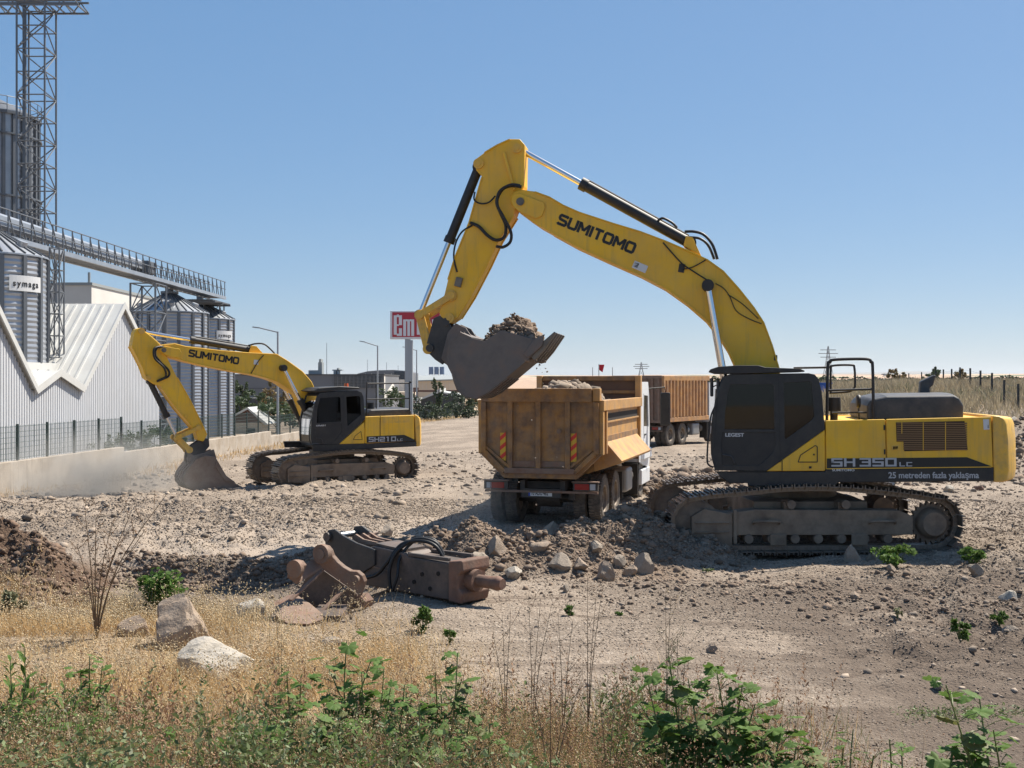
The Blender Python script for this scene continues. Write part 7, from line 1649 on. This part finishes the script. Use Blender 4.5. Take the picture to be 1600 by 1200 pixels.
# upright dock-like weeds in the lower left corner
def dock(px, py_top, Y, n, label, seed):
    rr = random.Random(seed); x = (px-CX)*Y/F; z = gz(x, Y); top = at(px, py_top, Y).z-z; o = empty('upright_weed', (x, Y, z)); tag(o, label, 'weed', 'upright weeds in the lower left corner')
    MB().tube([(0, 0, 0), (.01, 0, top*.6), (0, 0, top)], [.008, .006, .003], 6).build('stem', 'stem_green', o)
    V = [(0, 0, 0), (.5, -.16, .05), (.5, .16, .05), (.8, -.10, .02), (.8, .10, .02), (1, 0, -.08), (.25, -.10, .04), (.25, .10, .04), (.5, 0, 0), (.8, 0, -.02), (.25, 0, 0)]
    Fq = [(0, 6, 10), (0, 10, 7), (6, 1, 8, 10), (10, 8, 2, 7), (1, 3, 9, 8), (8, 9, 4, 2), (3, 5, 9), (9, 5, 4)]
    me = bpy.data.meshes.new('lance_leaf'); me.from_pydata(V, [], Fq); me.materials.append(MATS['mallow'])
    for j in range(n):
        f = (j+rr.random())/n; s_ = .16*(1.1-.6*f)*rr.uniform(.7, 1.2); share('leaf', me, o, (0, 0, top*(.1+.9*f)), (rr.uniform(-.3, .3), -rr.uniform(.3, 1.2), rr.uniform(0, 6.28)), (s_, s_, s_))
dl = ['tall upright weed in the lower left corner, at the very edge', 'tall upright weed second from the left edge', 'lower upright weed in front of the two tall ones', 'upright weed beside the small mallow on the left', 'short upright weed at the bottom left']
for i, (px, py, Y, n) in enumerate([(16, 1030, 8.9, 26), (38, 1012, 8.9, 28), (52, 1085, 8.4, 24), (100, 1070, 8.7, 22), (70, 1130, 8.0, 20)]): dock(px, py, Y, n, dl[i], 500+i)
# withered branching stalks
def stalk(px, py_b, Y, tops, label, seed, seedm='seed_brown', nseed=60, r=.004):
    rr = random.Random(seed); x = (px-CX)*Y/F; z = gz(x, Y); o = empty('dry_stalk', (x, Y, z)); tag(o, label, 'dry plant', 'withered stalks'); P = []
    for (tx, ty) in tops:
        t = at(tx, ty, Y+rr.uniform(-.2, .2))-Vector((x, Y, z)); mid = t*.5+Vector((-t.x*.18, 0, 0)); path = smooth_path([(0, 0, -.03), mid, t], 6)
        MB().tube(path, [r*(1.2-.9*i/(len(path)-1)) for i in range(len(path))], 5).build('stalk', 'stem_dry', o)
        for j in range(7):
            p = path[rr.randrange(4, len(path))]; a = rr.uniform(0, 6.28); L_ = t.z*rr.uniform(.08, .22); e = p+Vector((math.cos(a)*L_*.7, math.sin(a)*L_*.7, L_*.8)); MB().tube([p, p.lerp(e, .5)+Vector((0, 0, -.01)), e], r*.35, 4).build('twig', 'stem_dry', o)
            for q in range(max(1, nseed//(7*len(tops)))): P.append(p.lerp(e, rr.uniform(.3, 1))+Vector((rr.gauss(0, .014), rr.gauss(0, .014), rr.gauss(0, .014))))
    P = np.array([tuple(p) for p in P]); V, Fc = seeds(P, RNG.uniform(.006, .013, len(P))*Y/11, 1.6); tag(np_mesh('seed_pods', V, Fc, seedm, o), kind='stuff')
stalk(150, 965, 13.2, [(133, 800), (150, 810), (175, 815), (262, 770), (225, 830), (185, 850), (120, 850), (205, 800)], 'large withered branching weed before the dark mound', 1, nseed=420, r=.009)
stalk(832, 1085, 9.4, [(826, 930), (845, 935), (862, 945)], 'withered stalks in the lower middle, left group', 2)
stalk(880, 1085, 9.2, [(872, 960), (895, 970)], 'short withered stalks in the lower middle', 3)
stalk(918, 1070, 9.4, [(918, 900), (932, 925), (942, 915)], 'tall withered stalks in the lower middle, right group', 4)
stalk(1042, 1060, 9.0, [(1040, 925), (1048, 935)], 'pale withered stalk rising from the mallow bush', 5, 'straw_pale', 90)
stalk(1062, 1080, 8.6, [(1058, 1000), (1072, 1010), (1048, 1012)], 'greyish seed spikes behind the mallow bush', 6, 'weed_grey', 200)
stalk(438, 1090, 9.8, [(432, 940), (440, 955)], 'thin tall weed left of the upright mallow', 7, 'weed_green', 80, .003)
stalk(790, 1090, 9.4, [(798, 955), (785, 960), (770, 985)], 'withered stalk right of the tall mallow stem', 8)
stalk(548, 962, 14.6, [(522, 912), (545, 905), (560, 918), (575, 925)], 'bleached oat stalks before the rusty bracket', 9, 'straw_pale', 160)
stalk(318, 930, 16.0, [(300, 865), (330, 858), (345, 870), (310, 862)], 'bleached stalks at the dug edge', 10, 'straw_pale', 120)
stalk(860, 1190, 7.4, [(830, 1060), (860, 1050), (890, 1075), (910, 1060)], 'brown stalks at the bottom edge, left of the mallow bush', 11, nseed=160)
stalk(950, 1190, 7.5, [(935, 1070), (965, 1060), (985, 1090)], 'reddish stalks at the foot of the mallow bush', 12, nseed=160)

# ------------------------------------------------------------------ dust and air
def dust_box(name, lo, hi, dens, label, nscale):
    b = MB().box(lo, hi); m = bpy.data.materials.new(name+'_air'); m.use_nodes = True; nt = m.node_tree
    for n in list(nt.nodes):
        if n.type != 'OUTPUT_MATERIAL': nt.nodes.remove(n)
    out = nt.nodes['Material Output']; pv = nt.nodes.new('ShaderNodeVolumePrincipled'); pv.inputs['Color'].default_value = (.93, .88, .80, 1); pv.inputs['Anisotropy'].default_value = .25
    tc = nt.nodes.new('ShaderNodeTexCoord'); no = nt.nodes.new('ShaderNodeTexNoise'); no.inputs['Scale'].default_value = nscale; no.inputs['Detail'].default_value = 3
    nt.links.new(tc.outputs['Object'], no.inputs['Vector'])
    gr = nt.nodes.new('ShaderNodeVectorMath'); gr.operation = 'MULTIPLY_ADD'     # soft fall-off towards the box walls
    gr.inputs[1].default_value = (2, 2, 2); gr.inputs[2].default_value = (-1, -1, -1); nt.links.new(tc.outputs['Generated'], gr.inputs[0])
    le = nt.nodes.new('ShaderNodeVectorMath'); le.operation = 'LENGTH'; nt.links.new(gr.outputs[0], le.inputs[0])
    mr = nt.nodes.new('ShaderNodeMapRange'); mr.interpolation_type = 'SMOOTHSTEP'; mr.inputs['From Min'].default_value = 1.0; mr.inputs['From Max'].default_value = .1; nt.links.new(le.outputs['Value'], mr.inputs['Value'])
    nr = nt.nodes.new('ShaderNodeMapRange'); nr.inputs['From Min'].default_value = .38; nr.inputs['From Max'].default_value = .68; nt.links.new(no.outputs['Fac'], nr.inputs['Value'])
    mu = nt.nodes.new('ShaderNodeMath'); mu.operation = 'MULTIPLY'; nt.links.new(mr.outputs[0], mu.inputs[0]); nt.links.new(nr.outputs[0], mu.inputs[1])
    m2 = nt.nodes.new('ShaderNodeMath'); m2.operation = 'MULTIPLY'; nt.links.new(mu.outputs[0], m2.inputs[0]); m2.inputs[1].default_value = dens
    nt.links.new(m2.outputs[0], pv.inputs['Density']); nt.links.new(pv.outputs[0], out.inputs['Volume'])
    m.volume_intersection_method = 'FAST' if hasattr(m, 'volume_intersection_method') else None
    MATS[name] = m; o = b.build(name, name, None); tag(o, label, 'dust', kind='stuff'); return o
dust_box('dust_cloud', (-15.2, 30.5, -1.6), (-8.2, 35.5, 1.9), 1.7, 'drifting dust raised by the bucket of the smaller excavator', .45)
dust_box('wheel_dust', (-1.6, 21.9, -.9), (.3, 24.2, 1.5), .35, 'thin dust hanging beside the rear wheels of the tipper', .9)
hz = MB().box((-9000, -70, -40), (9000, 12600, 150)); m = bpy.data.materials.new('haze_air'); m.use_nodes = True; nt = m.node_tree
for n in list(nt.nodes):
    if n.type != 'OUTPUT_MATERIAL': nt.nodes.remove(n)
pv = nt.nodes.new('ShaderNodeVolumePrincipled'); pv.inputs['Color'].default_value = (.90, .94, 1.0, 1); pv.inputs['Density'].default_value = 6e-5; pv.inputs['Anisotropy'].default_value = .3
nt.links.new(pv.outputs[0], nt.nodes['Material Output'].inputs['Volume']); MATS['haze_air'] = m
tag(hz.build('haze', 'haze_air'), 'thin haze in the air over the plain', kind='stuff')
